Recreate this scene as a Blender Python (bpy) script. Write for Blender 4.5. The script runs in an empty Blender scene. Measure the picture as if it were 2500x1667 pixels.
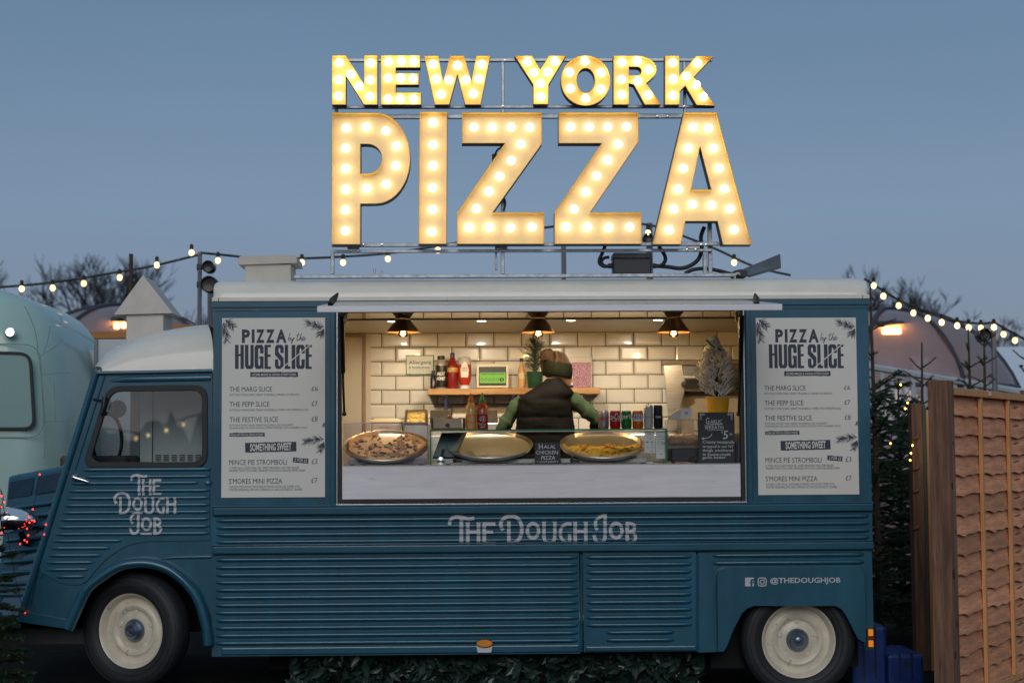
import bpy, bmesh, math, random
from mathutils import Vector, Matrix, geometry, noise
R = math.radians
rnd = random.Random(7)
scene = bpy.context.scene
COL = scene.collection

# ------------------------------------------------------------------ camera
FPX = 4167.0; DIST = 10.4; CAMZ = 1.45
yaw, pitch, roll = R(1.2), math.atan(277 / FPX), 0.0063
fwd = Vector((math.sin(yaw) * math.cos(pitch), math.cos(yaw) * math.cos(pitch), math.sin(pitch)))
r0 = Vector((math.cos(yaw), -math.sin(yaw), 0)); u0 = r0.cross(fwd)
right = r0 * math.cos(roll) - u0 * math.sin(roll)
up = u0 * math.cos(roll) + r0 * math.sin(roll)
CAM = Vector((-DIST * math.tan(yaw), -DIST, CAMZ))
cd = bpy.data.cameras.new('camera'); cam = bpy.data.objects.new('camera', cd); COL.objects.link(cam)
cd.sensor_width = 36; cd.lens = 36 * FPX / 2500; cd.clip_end = 2000; cd.clip_start = 0.1
cam.matrix_world = Matrix(((right.x, up.x, -fwd.x, CAM.x), (right.y, up.y, -fwd.y, CAM.y), (right.z, up.z, -fwd.z, CAM.z), (0, 0, 0, 1)))
cd.dof.use_dof = True; cd.dof.focus_distance = 10.45; cd.dof.aperture_fstop = 2.6
scene.camera = cam

# ------------------------------------------------------------------ sky and dusk light
world = bpy.data.worlds.new('World'); scene.world = world; world.use_nodes = True
nt = world.node_tree; nt.nodes.clear()
wo = nt.nodes.new('ShaderNodeOutputWorld'); bg = nt.nodes.new('ShaderNodeBackground')
sky = nt.nodes.new('ShaderNodeTexSky'); sky.sky_type = 'NISHITA'; sky.sun_disc = False
sky.sun_elevation = R(30.0); sky.sun_rotation = R(200); sky.altitude = 0
sky.air_density = 1.0; sky.dust_density = 1.0; sky.ozone_density = 4.0
# the sun is down behind thin cloud: a blue dusk, the same all the way round, over a little of the clear-sky model
wtc = nt.nodes.new('ShaderNodeTexCoord'); wsp = nt.nodes.new('ShaderNodeSeparateXYZ'); wcr = nt.nodes.new('ShaderNodeValToRGB')
nt.links.new(wtc.outputs['Generated'], wsp.inputs[0]); nt.links.new(wsp.outputs[2], wcr.inputs[0])
for i, (p, c) in enumerate(((0.0, (1.5, 1.62, 2.2)), (.06, (1.75, 2.05, 2.9)), (.14, (1.82, 2.52, 3.6)), (.27, (1.25, 2.08, 3.05)), (.6, (1.8, 2.7, 3.6)), (1.0, (2.2, 3.1, 4.0)))):  # stops above the view raised to brighten roof and rib tops
    e = wcr.color_ramp.elements[i] if i < 2 else wcr.color_ramp.elements.new(p)
    e.position = p; e.color = (*[v * .25 for v in c], 1)
wsc = nt.nodes.new('ShaderNodeVectorMath'); wsc.operation = 'SCALE'; wsc.inputs['Scale'].default_value = 4.0
wmp = nt.nodes.new('ShaderNodeMapping'); wmp.inputs['Scale'].default_value = (1.5, 1.5, 6); wno = nt.nodes.new('ShaderNodeTexNoise'); wno.inputs['Scale'].default_value = 2.2; wno.inputs['Detail'].default_value = 5
nt.links.new(wtc.outputs['Generated'], wmp.inputs[0]); nt.links.new(wmp.outputs[0], wno.inputs['Vector'])   # faint veils of cloud
wmr = nt.nodes.new('ShaderNodeMapRange'); wmr.inputs[3].default_value = .90; wmr.inputs[4].default_value = 1.10; nt.links.new(wno.outputs['Fac'], wmr.inputs[0])
wvm = nt.nodes.new('ShaderNodeVectorMath'); wvm.operation = 'SCALE'; nt.links.new(wcr.outputs[0], wvm.inputs[0]); nt.links.new(wmr.outputs[0], wvm.inputs['Scale'])
nt.links.new(wvm.outputs[0], wsc.inputs[0])
tint = nt.nodes.new('ShaderNodeMix'); tint.data_type = 'RGBA'; tint.inputs[0].default_value = .85
nt.links.new(sky.outputs[0], tint.inputs[6]); nt.links.new(wsc.outputs[0], tint.inputs[7]); nt.links.new(tint.outputs[2], bg.inputs[0])
bg.inputs[1].default_value = 0.10
nt.links.new(bg.outputs[0], wo.inputs[0])
sd = bpy.data.lights.new('sun', 'SUN'); sun = bpy.data.objects.new('sun', sd); COL.objects.link(sun)
sd.energy = 0.9; sd.angle = R(34); sd.color = (1.0, 0.95, 0.9)
sdir = Vector((-0.06, -1.0, 0.47)).normalized()      # towards the bright western sky behind the camera
sun.rotation_euler = sdir.to_track_quat('Z', 'Y').to_euler()
scene.view_settings.view_transform = 'Standard'; scene.view_settings.look = 'None'
scene.view_settings.exposure = 0; scene.view_settings.gamma = 1
scene.render.engine = 'CYCLES'
scene.cycles.use_denoising = True; scene.cycles.max_bounces = 8; scene.cycles.transparent_max_bounces = 16
scene.cycles.caustics_reflective = False; scene.cycles.caustics_refractive = False
scene.cycles.sample_clamp_indirect = 6

# ------------------------------------------------------------------ helpers
def W(px, py, Y=0.0):
    """point of the place on the upright plane y=Y that the photograph shows at px,py"""
    d = fwd + right * ((px - 1250) / FPX) + up * ((833.5 - py) / FPX)
    return CAM + d * ((Y - CAM.y) / d.y)
def WX(px, py, Y=0.0): return W(px, py, Y).x
def WZ(px, py, Y=0.0): return W(px, py, Y).z
def S(Y=0.0): return FPX / (DIST + Y)

_mats = {}
def M(name, col, rough=.5, metal=0, coat=0, var=0.0, vscale=6, bump=0, bscale=60, emit=None, estr=0, stretch=None, dirt=None, spec=.5, alpha=None, trans=0, orand=0):
    if name in _mats: return _mats[name]
    m = bpy.data.materials.new(name); m.use_nodes = True; t = m.node_tree; b = t.nodes['Principled BSDF']
    b.inputs['Base Color'].default_value = (*col, 1); b.inputs['Roughness'].default_value = rough
    b.inputs['Metallic'].default_value = metal; b.inputs['Coat Weight'].default_value = coat
    b.inputs['Coat Roughness'].default_value = .06; b.inputs['Specular IOR Level'].default_value = spec
    if trans: b.inputs['Transmission Weight'].default_value = trans
    if emit: b.inputs['Emission Color'].default_value = (*emit, 1); b.inputs['Emission Strength'].default_value = estr
    if var or bump or dirt:
        tc = t.nodes.new('ShaderNodeTexCoord'); mp = t.nodes.new('ShaderNodeMapping')
        t.links.new(tc.outputs['Object'], mp.inputs[0])
        if stretch: mp.inputs['Scale'].default_value = stretch
    if var:
        n = t.nodes.new('ShaderNodeTexNoise'); n.inputs['Scale'].default_value = vscale; n.inputs['Detail'].default_value = 6; n.inputs['Roughness'].default_value = .65
        t.links.new(mp.outputs[0], n.inputs['Vector'])
        cr = t.nodes.new('ShaderNodeValToRGB')
        cr.color_ramp.elements[0].position = .32; cr.color_ramp.elements[1].position = .7
        cr.color_ramp.elements[0].color = (*[max(0, c * (1 - var)) for c in col], 1)
        cr.color_ramp.elements[1].color = (*[min(1, c * (1 + var)) for c in col], 1)
        t.links.new(n.outputs['Fac'], cr.inputs[0]); src = cr.outputs[0]
        mr = t.nodes.new('ShaderNodeMapRange'); mr.inputs[3].default_value = max(.03, rough - .12 * min(1, var * 4)); mr.inputs[4].default_value = min(1, rough + .12)
        t.links.new(n.outputs['Fac'], mr.inputs[0]); t.links.new(mr.outputs[0], b.inputs['Roughness'])
        if dirt:
            n2 = t.nodes.new('ShaderNodeTexNoise'); n2.inputs['Scale'].default_value = dirt[1]; n2.inputs['Detail'].default_value = 9
            t.links.new(mp.outputs[0], n2.inputs['Vector'])
            mr2 = t.nodes.new('ShaderNodeMapRange'); mr2.inputs[1].default_value = dirt[2]; mr2.inputs[2].default_value = dirt[2] + .12
            t.links.new(n2.outputs['Fac'], mr2.inputs[0])
            mx = t.nodes.new('ShaderNodeMix'); mx.data_type = 'RGBA'; mx.inputs[7].default_value = (*dirt[0], 1)
            t.links.new(mr2.outputs[0], mx.inputs[0]); t.links.new(src, mx.inputs[6]); src = mx.outputs[2]
        if orand:
            oi = t.nodes.new('ShaderNodeObjectInfo'); hs = t.nodes.new('ShaderNodeHueSaturation'); mr3 = t.nodes.new('ShaderNodeMapRange')
            mr3.inputs[3].default_value = 1 - orand; mr3.inputs[4].default_value = 1 + orand; t.links.new(oi.outputs['Random'], mr3.inputs[0]); t.links.new(mr3.outputs[0], hs.inputs['Value']); t.links.new(src, hs.inputs['Color']); src = hs.outputs[0]
        t.links.new(src, b.inputs['Base Color'])
    if bump:
        n = t.nodes.new('ShaderNodeTexNoise'); n.inputs['Scale'].default_value = bscale; n.inputs['Detail'].default_value = 4
        t.links.new(mp.outputs[0], n.inputs['Vector'])
        bp = t.nodes.new('ShaderNodeBump'); bp.inputs['Strength'].default_value = bump; bp.inputs['Distance'].default_value = .01
        t.links.new(n.outputs['Fac'], bp.inputs['Height']); t.links.new(bp.outputs[0], b.inputs['Normal']); t.links.new(bp.outputs[0], b.inputs['Coat Normal'])
    _mats[name] = m; return m
def GLASS(name, tintc=(1, 1, 1), refl=.06, rough=.02, body=None, bodyfac=0):
    """thin clear sheet: lets light straight through, mirrors a little, optionally milky"""
    if name in _mats: return _mats[name]
    m = bpy.data.materials.new(name); m.use_nodes = True; t = m.node_tree; t.nodes.clear()
    o = t.nodes.new('ShaderNodeOutputMaterial'); tr = t.nodes.new('ShaderNodeBsdfTransparent'); tr.inputs[0].default_value = (*tintc, 1)
    gl = t.nodes.new('ShaderNodeBsdfGlossy'); gl.inputs['Roughness'].default_value = rough
    fr = t.nodes.new('ShaderNodeFresnel'); fr.inputs[0].default_value = 1.45
    ad = t.nodes.new('ShaderNodeMath'); ad.operation = 'ADD'; ad.inputs[1].default_value = refl - .04; ad.use_clamp = True
    t.links.new(fr.outputs[0], ad.inputs[0])
    mx = t.nodes.new('ShaderNodeMixShader'); t.links.new(ad.outputs[0], mx.inputs[0]); t.links.new(gl.outputs[0], mx.inputs[2])
    base = tr.outputs[0]
    if bodyfac:
        df = t.nodes.new('ShaderNodeBsdfDiffuse'); df.inputs[0].default_value = (*body, 1)
        tl = t.nodes.new('ShaderNodeBsdfTranslucent'); tl.inputs[0].default_value = (*body, 1)
        m0 = t.nodes.new('ShaderNodeMixShader'); t.links.new(df.outputs[0], m0.inputs[1]); t.links.new(tl.outputs[0], m0.inputs[2])
        m1 = t.nodes.new('ShaderNodeMixShader'); m1.inputs[0].default_value = bodyfac
        t.links.new(tr.outputs[0], m1.inputs[1]); t.links.new(m0.outputs[0], m1.inputs[2]); base = m1.outputs[0]
    t.links.new(base, mx.inputs[1]); t.links.new(mx.outputs[0], o.inputs[0]); _mats[name] = m; return m
def EMIT(name, col, s):
    if name in _mats: return _mats[name]
    m = bpy.data.materials.new(name); m.use_nodes = True; t = m.node_tree; t.nodes.clear()
    o = t.nodes.new('ShaderNodeOutputMaterial'); e = t.nodes.new('ShaderNodeEmission'); e.inputs[0].default_value = (*col, 1); e.inputs[1].default_value = s
    oi = t.nodes.new('ShaderNodeObjectInfo'); mr = t.nodes.new('ShaderNodeMapRange'); mr.inputs[3].default_value = s * .82; mr.inputs[4].default_value = s * 1.15   # no two lamps burn quite alike
    t.links.new(oi.outputs['Random'], mr.inputs[0]); t.links.new(mr.outputs[0], e.inputs[1])
    t.links.new(e.outputs[0], o.inputs[0]); _mats[name] = m; return m

_wpos = {}
def _link(o, parent, wpos):
    COL.objects.link(o); _wpos[o.name] = Vector(wpos)
    if parent: o.parent = parent; o.location = Vector(wpos) - _wpos[parent.name]
    else: o.location = wpos
    return o
def tag(o, label=None, cat=None, group=None, kind=None):
    if label: o['label'] = label
    if cat: o['category'] = cat
    if group: o['group'] = group
    if kind: o['kind'] = kind
    return o
def thing(name, label, cat, loc=(0, 0, 0), group=None):
    o = bpy.data.objects.new(name, None); o.empty_display_size = .1
    _link(o, None, Vector(loc)); return tag(o, label, cat, group)
def clone(src, name, wpos, parent=None, rot=None, scale=None):
    o = src.copy(); o.name = name; o.parent = None; _link(o, parent, wpos)
    if rot: o.rotation_euler = rot
    if scale: o.scale = scale
    return o

class MB:
    def __init__(s): s.v = []; s.f = []; s.m = []; s.k = 0
    def add(s, vs, fs):
        b = len(s.v); s.v += [Vector(p) for p in vs]; s.f += [tuple(b + i for i in f) for f in fs]; s.m += [s.k] * len(fs); return s
    def box(s, x0, x1, y0, y1, z0, z1):
        return s.add([(x0, y0, z0), (x1, y0, z0), (x1, y1, z0), (x0, y1, z0), (x0, y0, z1), (x1, y0, z1), (x1, y1, z1), (x0, y1, z1)],
                     [(0, 3, 2, 1), (4, 5, 6, 7), (0, 1, 5, 4), (1, 2, 6, 5), (2, 3, 7, 6), (3, 0, 4, 7)])
    def bxp(s, px0, px1, py0, py1, Y, d):
        ym = (py0 + py1) / 2; xm = (px0 + px1) / 2
        return s.box(WX(px0, ym, Y), WX(px1, ym, Y), Y, Y + d, WZ(xm, py1, Y), WZ(xm, py0, Y))
    def poly(s, pts): return s.add(pts, [tuple(range(len(pts)))])
    def prism(s, loop, y0, y1, holes=(), fn=None):
        """outline(s) in x,z extruded from y0 (front) to y1"""
        loops = [loop] + list(holes)
        flat = [p for l in loops for p in l]; n = len(flat)
        tris = geometry.tessellate_polygon([[Vector((p[0], p[1], 0)) for p in l] for l in loops])
        P = fn or (lambda p, y: (p[0], y, p[1]))
        vs = [P(p, y0) for p in flat] + [P(p, y1) for p in flat]
        fs = []
        for t in tris:
            a, b, c = [flat[i] for i in t]
            cr = (b[0] - a[0]) * (c[1] - a[1]) - (b[1] - a[1]) * (c[0] - a[0])
            t = t if cr > 0 else t[::-1]
            fs.append(tuple(t)); fs.append(tuple(n + i for i in reversed(t)))
        o = 0
        for li, l in enumerate(loops):
            m = len(l); ar = sum(l[i][0] * l[(i + 1) % m][1] - l[(i + 1) % m][0] * l[i][1] for i in range(m))
            fl = (ar > 0) == (li == 0)
            for i in range(m):
                j = (i + 1) % m; q = (o + i, n + o + i, n + o + j, o + j)
                fs.append(q if fl else q[::-1])
            o += m
        return s.add(vs, fs)
    def tube(s, path, r, seg=8, caps=True, flat=None):
        path = [Vector(p) for p in path]; n = len(path)
        rs = r if isinstance(r, (list, tuple)) else [r] * n
        vs = []; pu = None
        for i, p in enumerate(path):
            t = (path[min(i + 1, n - 1)] - path[max(i - 1, 0)])
            t = t.normalized() if t.length > 1e-9 else Vector((0, 0, 1))
            if pu is None: a = Vector((0, 0, 1)) if abs(t.z) < .9 else Vector((1, 0, 0)); pu = (a - t * a.dot(t)).normalized()
            else:
                q = pu - t * pu.dot(t); pu = q.normalized() if q.length > 1e-6 else pu
            w = t.cross(pu)
            for k in range(seg):
                an = 2 * math.pi * k / seg; e = flat or 1
                vs.append(p + pu * (math.cos(an) * rs[i]) + w * (math.sin(an) * rs[i] * e))
        fs = [(i * seg + k, i * seg + (k + 1) % seg, (i + 1) * seg + (k + 1) % seg, (i + 1) * seg + k) for i in range(n - 1) for k in range(seg)]
        if caps: fs += [tuple(reversed(range(seg))), tuple((n - 1) * seg + k for k in range(seg))]
        return s.add(vs, fs)
    def lathe(s, prof, o=(0, 0, 0), seg=24, axis='z', caps=True):
        vs = []; O = Vector(o)
        for r_, h in prof:
            for k in range(seg):
                a = 2 * math.pi * k / seg; c, d = r_ * math.cos(a), r_ * math.sin(a)
                vs.append(O + (Vector((c, d, h)) if axis == 'z' else Vector((c, -h, d)) if axis == 'y' else Vector((h, c, d))))
        n = len(prof)
        fs = [(i * seg + k, i * seg + (k + 1) % seg, (i + 1) * seg + (k + 1) % seg, (i + 1) * seg + k) for i in range(n - 1) for k in range(seg)]
        if not caps: return s.add(vs, fs)
        if prof[0][0] > 1e-5: fs.append(tuple(reversed(range(seg))))
        if prof[-1][0] > 1e-5: fs.append(tuple((n - 1) * seg + k for k in range(seg)))
        return s.add(vs, fs)
    def ball(s, c, r, sc=(1, 1, 1), seg=12, rings=8):
        prof = [(math.sin(math.pi * i / rings), -math.cos(math.pi * i / rings)) for i in range(rings + 1)]
        b = len(s.v); s.lathe([(max(p[0], 1e-6), p[1]) for p in prof], (0, 0, 0), seg); C = Vector(c)
        for i in range(b, len(s.v)): q = s.v[i]; s.v[i] = C + Vector((q.x * r * sc[0], q.y * r * sc[1], q.z * r * sc[2]))
        return s
    def grid(s, rows):
        n = len(rows[0]); vs = [p for r_ in rows for p in r_]
        return s.add(vs, [(i * n + k, i * n + k + 1, (i + 1) * n + k + 1, (i + 1) * n + k) for i in range(len(rows) - 1) for k in range(n - 1)])
    def build(s, name, mat, parent=None, smooth=None, bevel=0, origin=None, rot=None, fix=True):
        """one mesh object; vertices are given in the place's coordinates"""
        me = bpy.data.meshes.new(name)
        if origin is None:
            lo = Vector([min(p[i] for p in s.v) for i in range(3)]); hi = Vector([max(p[i] for p in s.v) for i in range(3)]); origin = (lo + hi) / 2
        origin = Vector(origin)
        if rot is not None:
            inv = rot.to_matrix().inverted(); vv = [inv @ (p - origin) for p in s.v]
        else: vv = [p - origin for p in s.v]
        me.from_pydata(vv, [], s.f); me.update()
        for x in (mat if isinstance(mat, (list, tuple)) else [mat]): me.materials.append(x)
        me.polygons.foreach_set('material_index', s.m)
        if fix:
            bm = bmesh.new(); bm.from_mesh(me); bmesh.ops.recalc_face_normals(bm, faces=bm.faces); bm.to_mesh(me); bm.free()
        if smooth:
            me.polygons.foreach_set('use_smooth', [True] * len(me.polygons)); me.set_sharp_from_angle(angle=R(smooth))
        o = bpy.data.objects.new(name, me); _link(o, parent, origin)
        if rot is not None: o.rotation_euler = rot
        if bevel:
            b = o.modifiers.new('bevel', 'BEVEL'); b.width = bevel; b.segments = 2; b.limit_method = 'ANGLE'; b.angle_limit = R(40)
        return o

def cr_spline(pts, n=8, closed=False):
    P = [Vector(p) for p in pts]; out = []; m = len(P)
    for i in range(m if closed else m - 1):
        a, b, c, d = (P[(i - 1) % m], P[i], P[(i + 1) % m], P[(i + 2) % m]) if closed else (P[max(i - 1, 0)], P[i], P[i + 1], P[min(i + 2, m - 1)])
        for k in range(n):
            t = k / n
            out.append(.5 * ((2 * b) + (c - a) * t + (2 * a - 5 * b + 4 * c - d) * t * t + (3 * b - a - 3 * c + d) * t ** 3))
    if not closed: out.append(P[-1].copy())
    return out
def roundpoly(pts, rad, n=5):
    out = []; m = len(pts)
    for i in range(m):
        p = Vector(pts[i][:2]); a = Vector(pts[i - 1][:2]); b = Vector(pts[(i + 1) % m][:2]); r_ = rad[i] if isinstance(rad, (list, tuple)) else rad
        da = (a - p).normalized(); db = (b - p).normalized()
        if r_ <= 0: out.append((p.x, p.y)); continue
        q0 = p + da * min(r_, (a - p).length * .49); q1 = p + db * min(r_, (b - p).length * .49)
        for k in range(n + 1):
            t = k / n; v = q0 * (1 - t) ** 2 + p * 2 * t * (1 - t) + q1 * t * t; out.append((v.x, v.y))
    return out
def offset_loop(l, d):
    """closed outline moved inwards by d"""
    m = len(l); ar = sum(l[i][0] * l[(i + 1) % m][1] - l[(i + 1) % m][0] * l[i][1] for i in range(m)); sg = 1 if ar > 0 else -1
    out = []
    for i in range(m):
        p = Vector(l[i]); e0 = (p - Vector(l[i - 1])); e1 = (Vector(l[(i + 1) % m]) - p)
        e0 = e0.normalized() if e0.length > 1e-9 else e1.normalized(); e1 = e1.normalized() if e1.length > 1e-9 else e0
        n0 = Vector((-e0.y, e0.x)) * sg; n1 = Vector((-e1.y, e1.x)) * sg; b = n0 + n1
        k = b.length_squared
        b = b * (2 / max(k, .6)) * .5 * 1 if k > 1e-6 else n0
        q = p + b * d; out.append((q.x, q.y))
    return out
def px_loop(pts, Y): return [(lambda w: (w.x, w.z))(W(p[0], p[1], Y)) for p in pts]

# ---- flat lettering
def text_geo(s, weight=0.0, shear=0.0, res=2):
    cu = bpy.data.curves.new('t', 'FONT'); cu.body = s; cu.resolution_u = res; cu.offset = weight; cu.shear = shear; cu.fill_mode = 'FRONT'
    ob = bpy.data.objects.new('t', cu); me = bpy.data.meshes.new_from_object(ob)
    vs = [(v.co.x, v.co.y) for v in me.vertices]; fs = [tuple(p.vertices) for p in me.polygons]
    bpy.data.objects.remove(ob); bpy.data.curves.remove(cu); bpy.data.meshes.remove(me)
    return vs, fs
def text_fit(mb, s, x0, y0, x1, y1, Y, weight=0.0, shear=0.0, tilt=0.0, surf=None):
    """lettering stretched to a box of photo pixels on plane Y"""
    vs, fs = text_geo(s, weight, shear)
    a = W(x0, (y0 + y1) / 2, Y); b = W(x1, (y0 + y1) / 2, Y); zt = WZ((x0 + x1) / 2, y0, Y); zb = WZ((x0 + x1) / 2, y1, Y)
    lx = min(v[0] for v in vs); hx = max(v[0] for v in vs); ly = min(v[1] for v in vs); hy = max(v[1] for v in vs)
    cx, cz = (a.x + b.x) / 2, (zt + zb) / 2; out = []
    for v in vs:
        x = a.x + (b.x - a.x) * (v[0] - lx) / (hx - lx) - cx; z = zb + (zt - zb) * (v[1] - ly) / (hy - ly) - cz
        x, z = x * math.cos(tilt) - z * math.sin(tilt), x * math.sin(tilt) + z * math.cos(tilt)
        out.append((cx + x, Y, cz + z))
    mb.add(out, fs); return mb
def ribbon(mb, pts, w, Y, k=0, closed=False):
    """a stroke of width w (metres) along x,z points on plane Y"""
    P = [Vector((p[0], p[1])) for p in pts]; m = len(P); L = []; Rr = []
    for i in range(m):
        a = P[i - 1] if (i > 0 or closed) else P[i]; b = P[(i + 1) % m] if (i < m - 1 or closed) else P[i]
        t = (b - a); t = t.normalized() if t.length > 1e-9 else Vector((1, 0)); nrm = Vector((-t.y, t.x))
        ww = w[i] if isinstance(w, list) else w
        L.append(P[i] + nrm * ww / 2); Rr.append(P[i] - nrm * ww / 2)
    y = Y - k * .00025; vs = [(p.x, y, p.y) for p in L] + [(p.x, y, p.y) for p in Rr]
    rng = range(m) if closed else range(m - 1)
    mb.add(vs, [(i, (i + 1) % m, m + (i + 1) % m, m + i) for i in rng]); return mb
# ------------------------------------------------------------------ materials
BLUE = M('blue_paint', (.012, .090, .145), .40, coat=.65, spec=.35, var=.22, vscale=2.2, stretch=(2.2, 2.2, .7), dirt=((.05, .085, .095), 16, .63), bump=.07, bscale=4)
BLUE2 = M('blue_paint_trim', (.011, .085, .137), .34, coat=.75, spec=.35, var=.14, vscale=9, dirt=((.10, .15, .18), 40, .68), stretch=(.25, 1, 1))
CREAM = M('cream_paint', (.76, .71, .62), .35, coat=.4, var=.06, vscale=4, dirt=((.30, .27, .22), 30, .72))
CREAMW = M('cream_wheel_paint', (.70, .63, .50), .4, coat=.25, var=.12, vscale=9, dirt=((.36, .29, .21), 26, .62))
RUBBER = M('tyre_rubber', (.018, .019, .022), .62, var=.25, vscale=30, bump=.15, bscale=90)
BLACK = M('black_plastic', (.012, .013, .015), .45, var=.2, vscale=20)
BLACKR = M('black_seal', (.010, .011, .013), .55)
CHROME = M('chrome', (.75, .77, .80), .08, 1)
STEEL = M('galvanised_steel', (.36, .38, .41), .42, .85, var=.35, vscale=26, bump=.1, bscale=70)
STAIN = M('stainless_steel', (.62, .60, .56), .28, 1, var=.12, vscale=3, stretch=(1, 1, 18))
PANM = M('pan_aluminium', (.80, .78, .74), .32, 1, var=.10, vscale=40, stretch=(1, 6, 1))
ALU = M('aluminium_trim', (.66, .67, .69), .25, 1)
HUBM = M('hub_paint', (.20, .25, .33), .25, .75)
BOARD = M('whitewashed_board', (.80, .77, .80), .36, coat=.3, var=.09, vscale=4, stretch=(.6, 1, 7), dirt=((.50, .47, .49), 9, .66), bump=.05)
MENUW = M('menu_board_white', (.74, .71, .65), .42, var=.02, vscale=3)
INK = M('navy_ink', (.035, .045, .075), .6, var=.35, vscale=60)
INKW = M('cream_ink', (.74, .71, .65), .6)
DECAL = M('grey_vinyl', (.52, .53, .55), .5, var=.08, vscale=20)
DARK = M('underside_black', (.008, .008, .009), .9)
WHITE = M('white_enamel', (.62, .62, .60), .4, var=.05, vscale=4)
CWALL = M('cream_wall_panel', (.60, .52, .40), .5, var=.04, vscale=3)

# ------------------------------------------------------------------ ground
def gz(x): # the pitch falls gently towards the back of the truck
    t = max(0, min(1, (2.2 - x) / 4.6)); return WZ(1946, 1701) + t * (WZ(332, 1678) - WZ(1946, 1701))
GRASS = M('dark_grass', (.007, .008, .005), .95, spec=.1, var=.6, vscale=7, bump=.8, bscale=60, dirt=((.014, .011, .008), 3, .5))
mb = MB()
xs = [-300, -60, -20, -8, -4, -3, -2, -1, 0, 1, 2, 2.5, 3, 5, 12, 40, 300]; ys = [-60, -14, -8, -4, -2, -1, 0, 1, 2, 4, 8, 16, 40, 120, 600]
mb.grid([[(x, y, gz(x)) for x in xs] for y in ys])
ground = mb.build('ground', GRASS, smooth=60); tag(ground, 'dark trampled grass under the truck', kind='structure')

# ------------------------------------------------------------------ the food truck
TRUCK = thing('food_truck', 'vintage blue corrugated food truck with cream roof and open serving hatch', 'food truck', (0, .9, gz(0)))
def part(name, mb_, mat, parent=None, **k): return mb_.build(name, mat, parent or TRUCK, **k)
XL, XR = WX(519, 1170), WX(2127.5, 1170)
zb, z2b, z2t = WZ(519, 1602), WZ(521, 1352), WZ(521, 1333)
z1b, z1t = WZ(524, 1258), WZ(524, 1239)
zgut, zlip, zroof = WZ(525, 736.5), WZ(525, 727), WZ(528, 680)
zo_t, zo_b = WZ(1320, 757), WZ(1320, 1227)     # serving opening
xo_l, xo_r = WX(823, 1000), WX(1818, 1000)
ZC = WZ(1250, 812, 1.76)                        # ceiling inside
YB = 1.95
# roof with rolled edge
mb = MB(); prof = [(0, zlip)] + [(.16 * (1 - math.cos(a)), zlip + (zroof - zlip) * math.sin(a)) for a in [R(x) for x in (12, 25, 38, 50, 62, 74, 84, 90)]]
prof += [(.35, zroof + .012), (.97, zroof + .035)]; prof += [(YB - y, z) for y, z in reversed(prof)]
sts = [(XL - .004, .05), (XL + .006, .028), (XL + .022, .012), (XL + .05, .002), (XL + .08, 0), (XR - .08, 0), (XR - .05, .002), (XR - .022, .012), (XR - .006, .028), (XR + .004, .05)]
rows = []
for x, ins in sts:
    rows.append([(x, min(max(y, ins * .5), YB - ins * .5), zlip + (z - zlip) * (1 - ins * 2.2)) for y, z in prof])
mb.grid(rows); mb.poly(rows[0]); mb.poly(list(reversed(rows[-1]))); part('roof', mb, CREAM, smooth=35)
mb = MB(); mb.box(XL - .008, XL + .032, -.016, .03, zgut, zlip + .002).box(XR - .032, XR + .008, -.016, .03, zgut, zlip + .002); part('gutter_end', mb, CREAM, bevel=.003)
mb = MB(); mb.box(XL + .035, XR - .035, -.014, .03, zgut, zlip + .002); part('gutter', mb, CREAM, bevel=.003)
zs1, zs2 = WZ(525, 751), WZ(525, 753.5)
mb = MB(); mb.box(XL - .01, XR + .01, -.010, .03, zs1, zgut - .001); part('cornice', mb, BLUE2, bevel=.002)
zs3 = WZ(525, 760)
mb = MB(); mb.box(XL - .004, XR + .004, -.004, .03, zs3, zs2); part('cornice_bead', mb, BLUE2, bevel=.002)
# upper side: posts around the opening
mb = MB(); mb.box(XL, xo_l, 0, .035, z1t, zgut - .004); lp = part('side_panel', mb, BLUE)
mb = MB(); mb.box(xo_r, XR, 0, .035, z1t, zgut - .004); part('side_panel', mb, BLUE)
mb = MB(); mb.box(xo_l + .001, xo_r - .001, .001, .035, zo_t, zgut - .005); part('header_panel', mb, BLUE)
mb = MB(); mb.box(xo_l + .001, xo_r - .001, .001, .035, z1t, zo_b - .004); part('sill_panel', mb, BLUE)
# raised frame round the opening
for a, b in ((806, 819), (1822, 1835)):
    mb = MB(); mb.box(WX(a, 1000), WX(b, 1000), -.012, .002, z1t + .003, zs3 - .004); part('hatch_post', mb, BLUE2, bevel=.005)
mb = MB(); mb.box(xo_l - .006, xo_r + .006, -.008, .03, zo_b - .008, zo_b); part('sill_trim', mb, ALU, bevel=.002)
for x in (xo_l, xo_r):
    mb = MB(); mb.box(x - .004, x + .004, -.006, .03, zo_b, zo_t); part('jamb_trim', mb, ALU, bevel=.002)
for s, x in ((1, xo_l), (-1, xo_r)):
    mb = MB(); mb.box(min(x + s * .005, x + s * .026), max(x + s * .005, x + s * .026), .004, .05, zo_b + .003, zo_t); part('jamb_seal', mb, BLACKR)
mb = MB(); mb.box(xo_l + .03, xo_r - .03, .006, .05, zo_b + .003, WZ(1320, 1216)); part('sill_seal', mb, BLACKR)
# belt rails
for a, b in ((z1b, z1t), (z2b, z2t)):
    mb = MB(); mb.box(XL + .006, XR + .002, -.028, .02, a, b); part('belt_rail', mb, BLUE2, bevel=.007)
    mb = MB(); mb.box(XL + .008, XR, -.005, .01, a - .007, a - .0005); part('rail_shadow_strip', mb, BLACKR)  # black strip standing in for the shadow gap under the rail
    mb = MB(); mb.box(XL + .004, XR, -.012, .02, b + .0015, b + .011); part('rail_bead', mb, BLUE2, bevel=.004)
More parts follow.
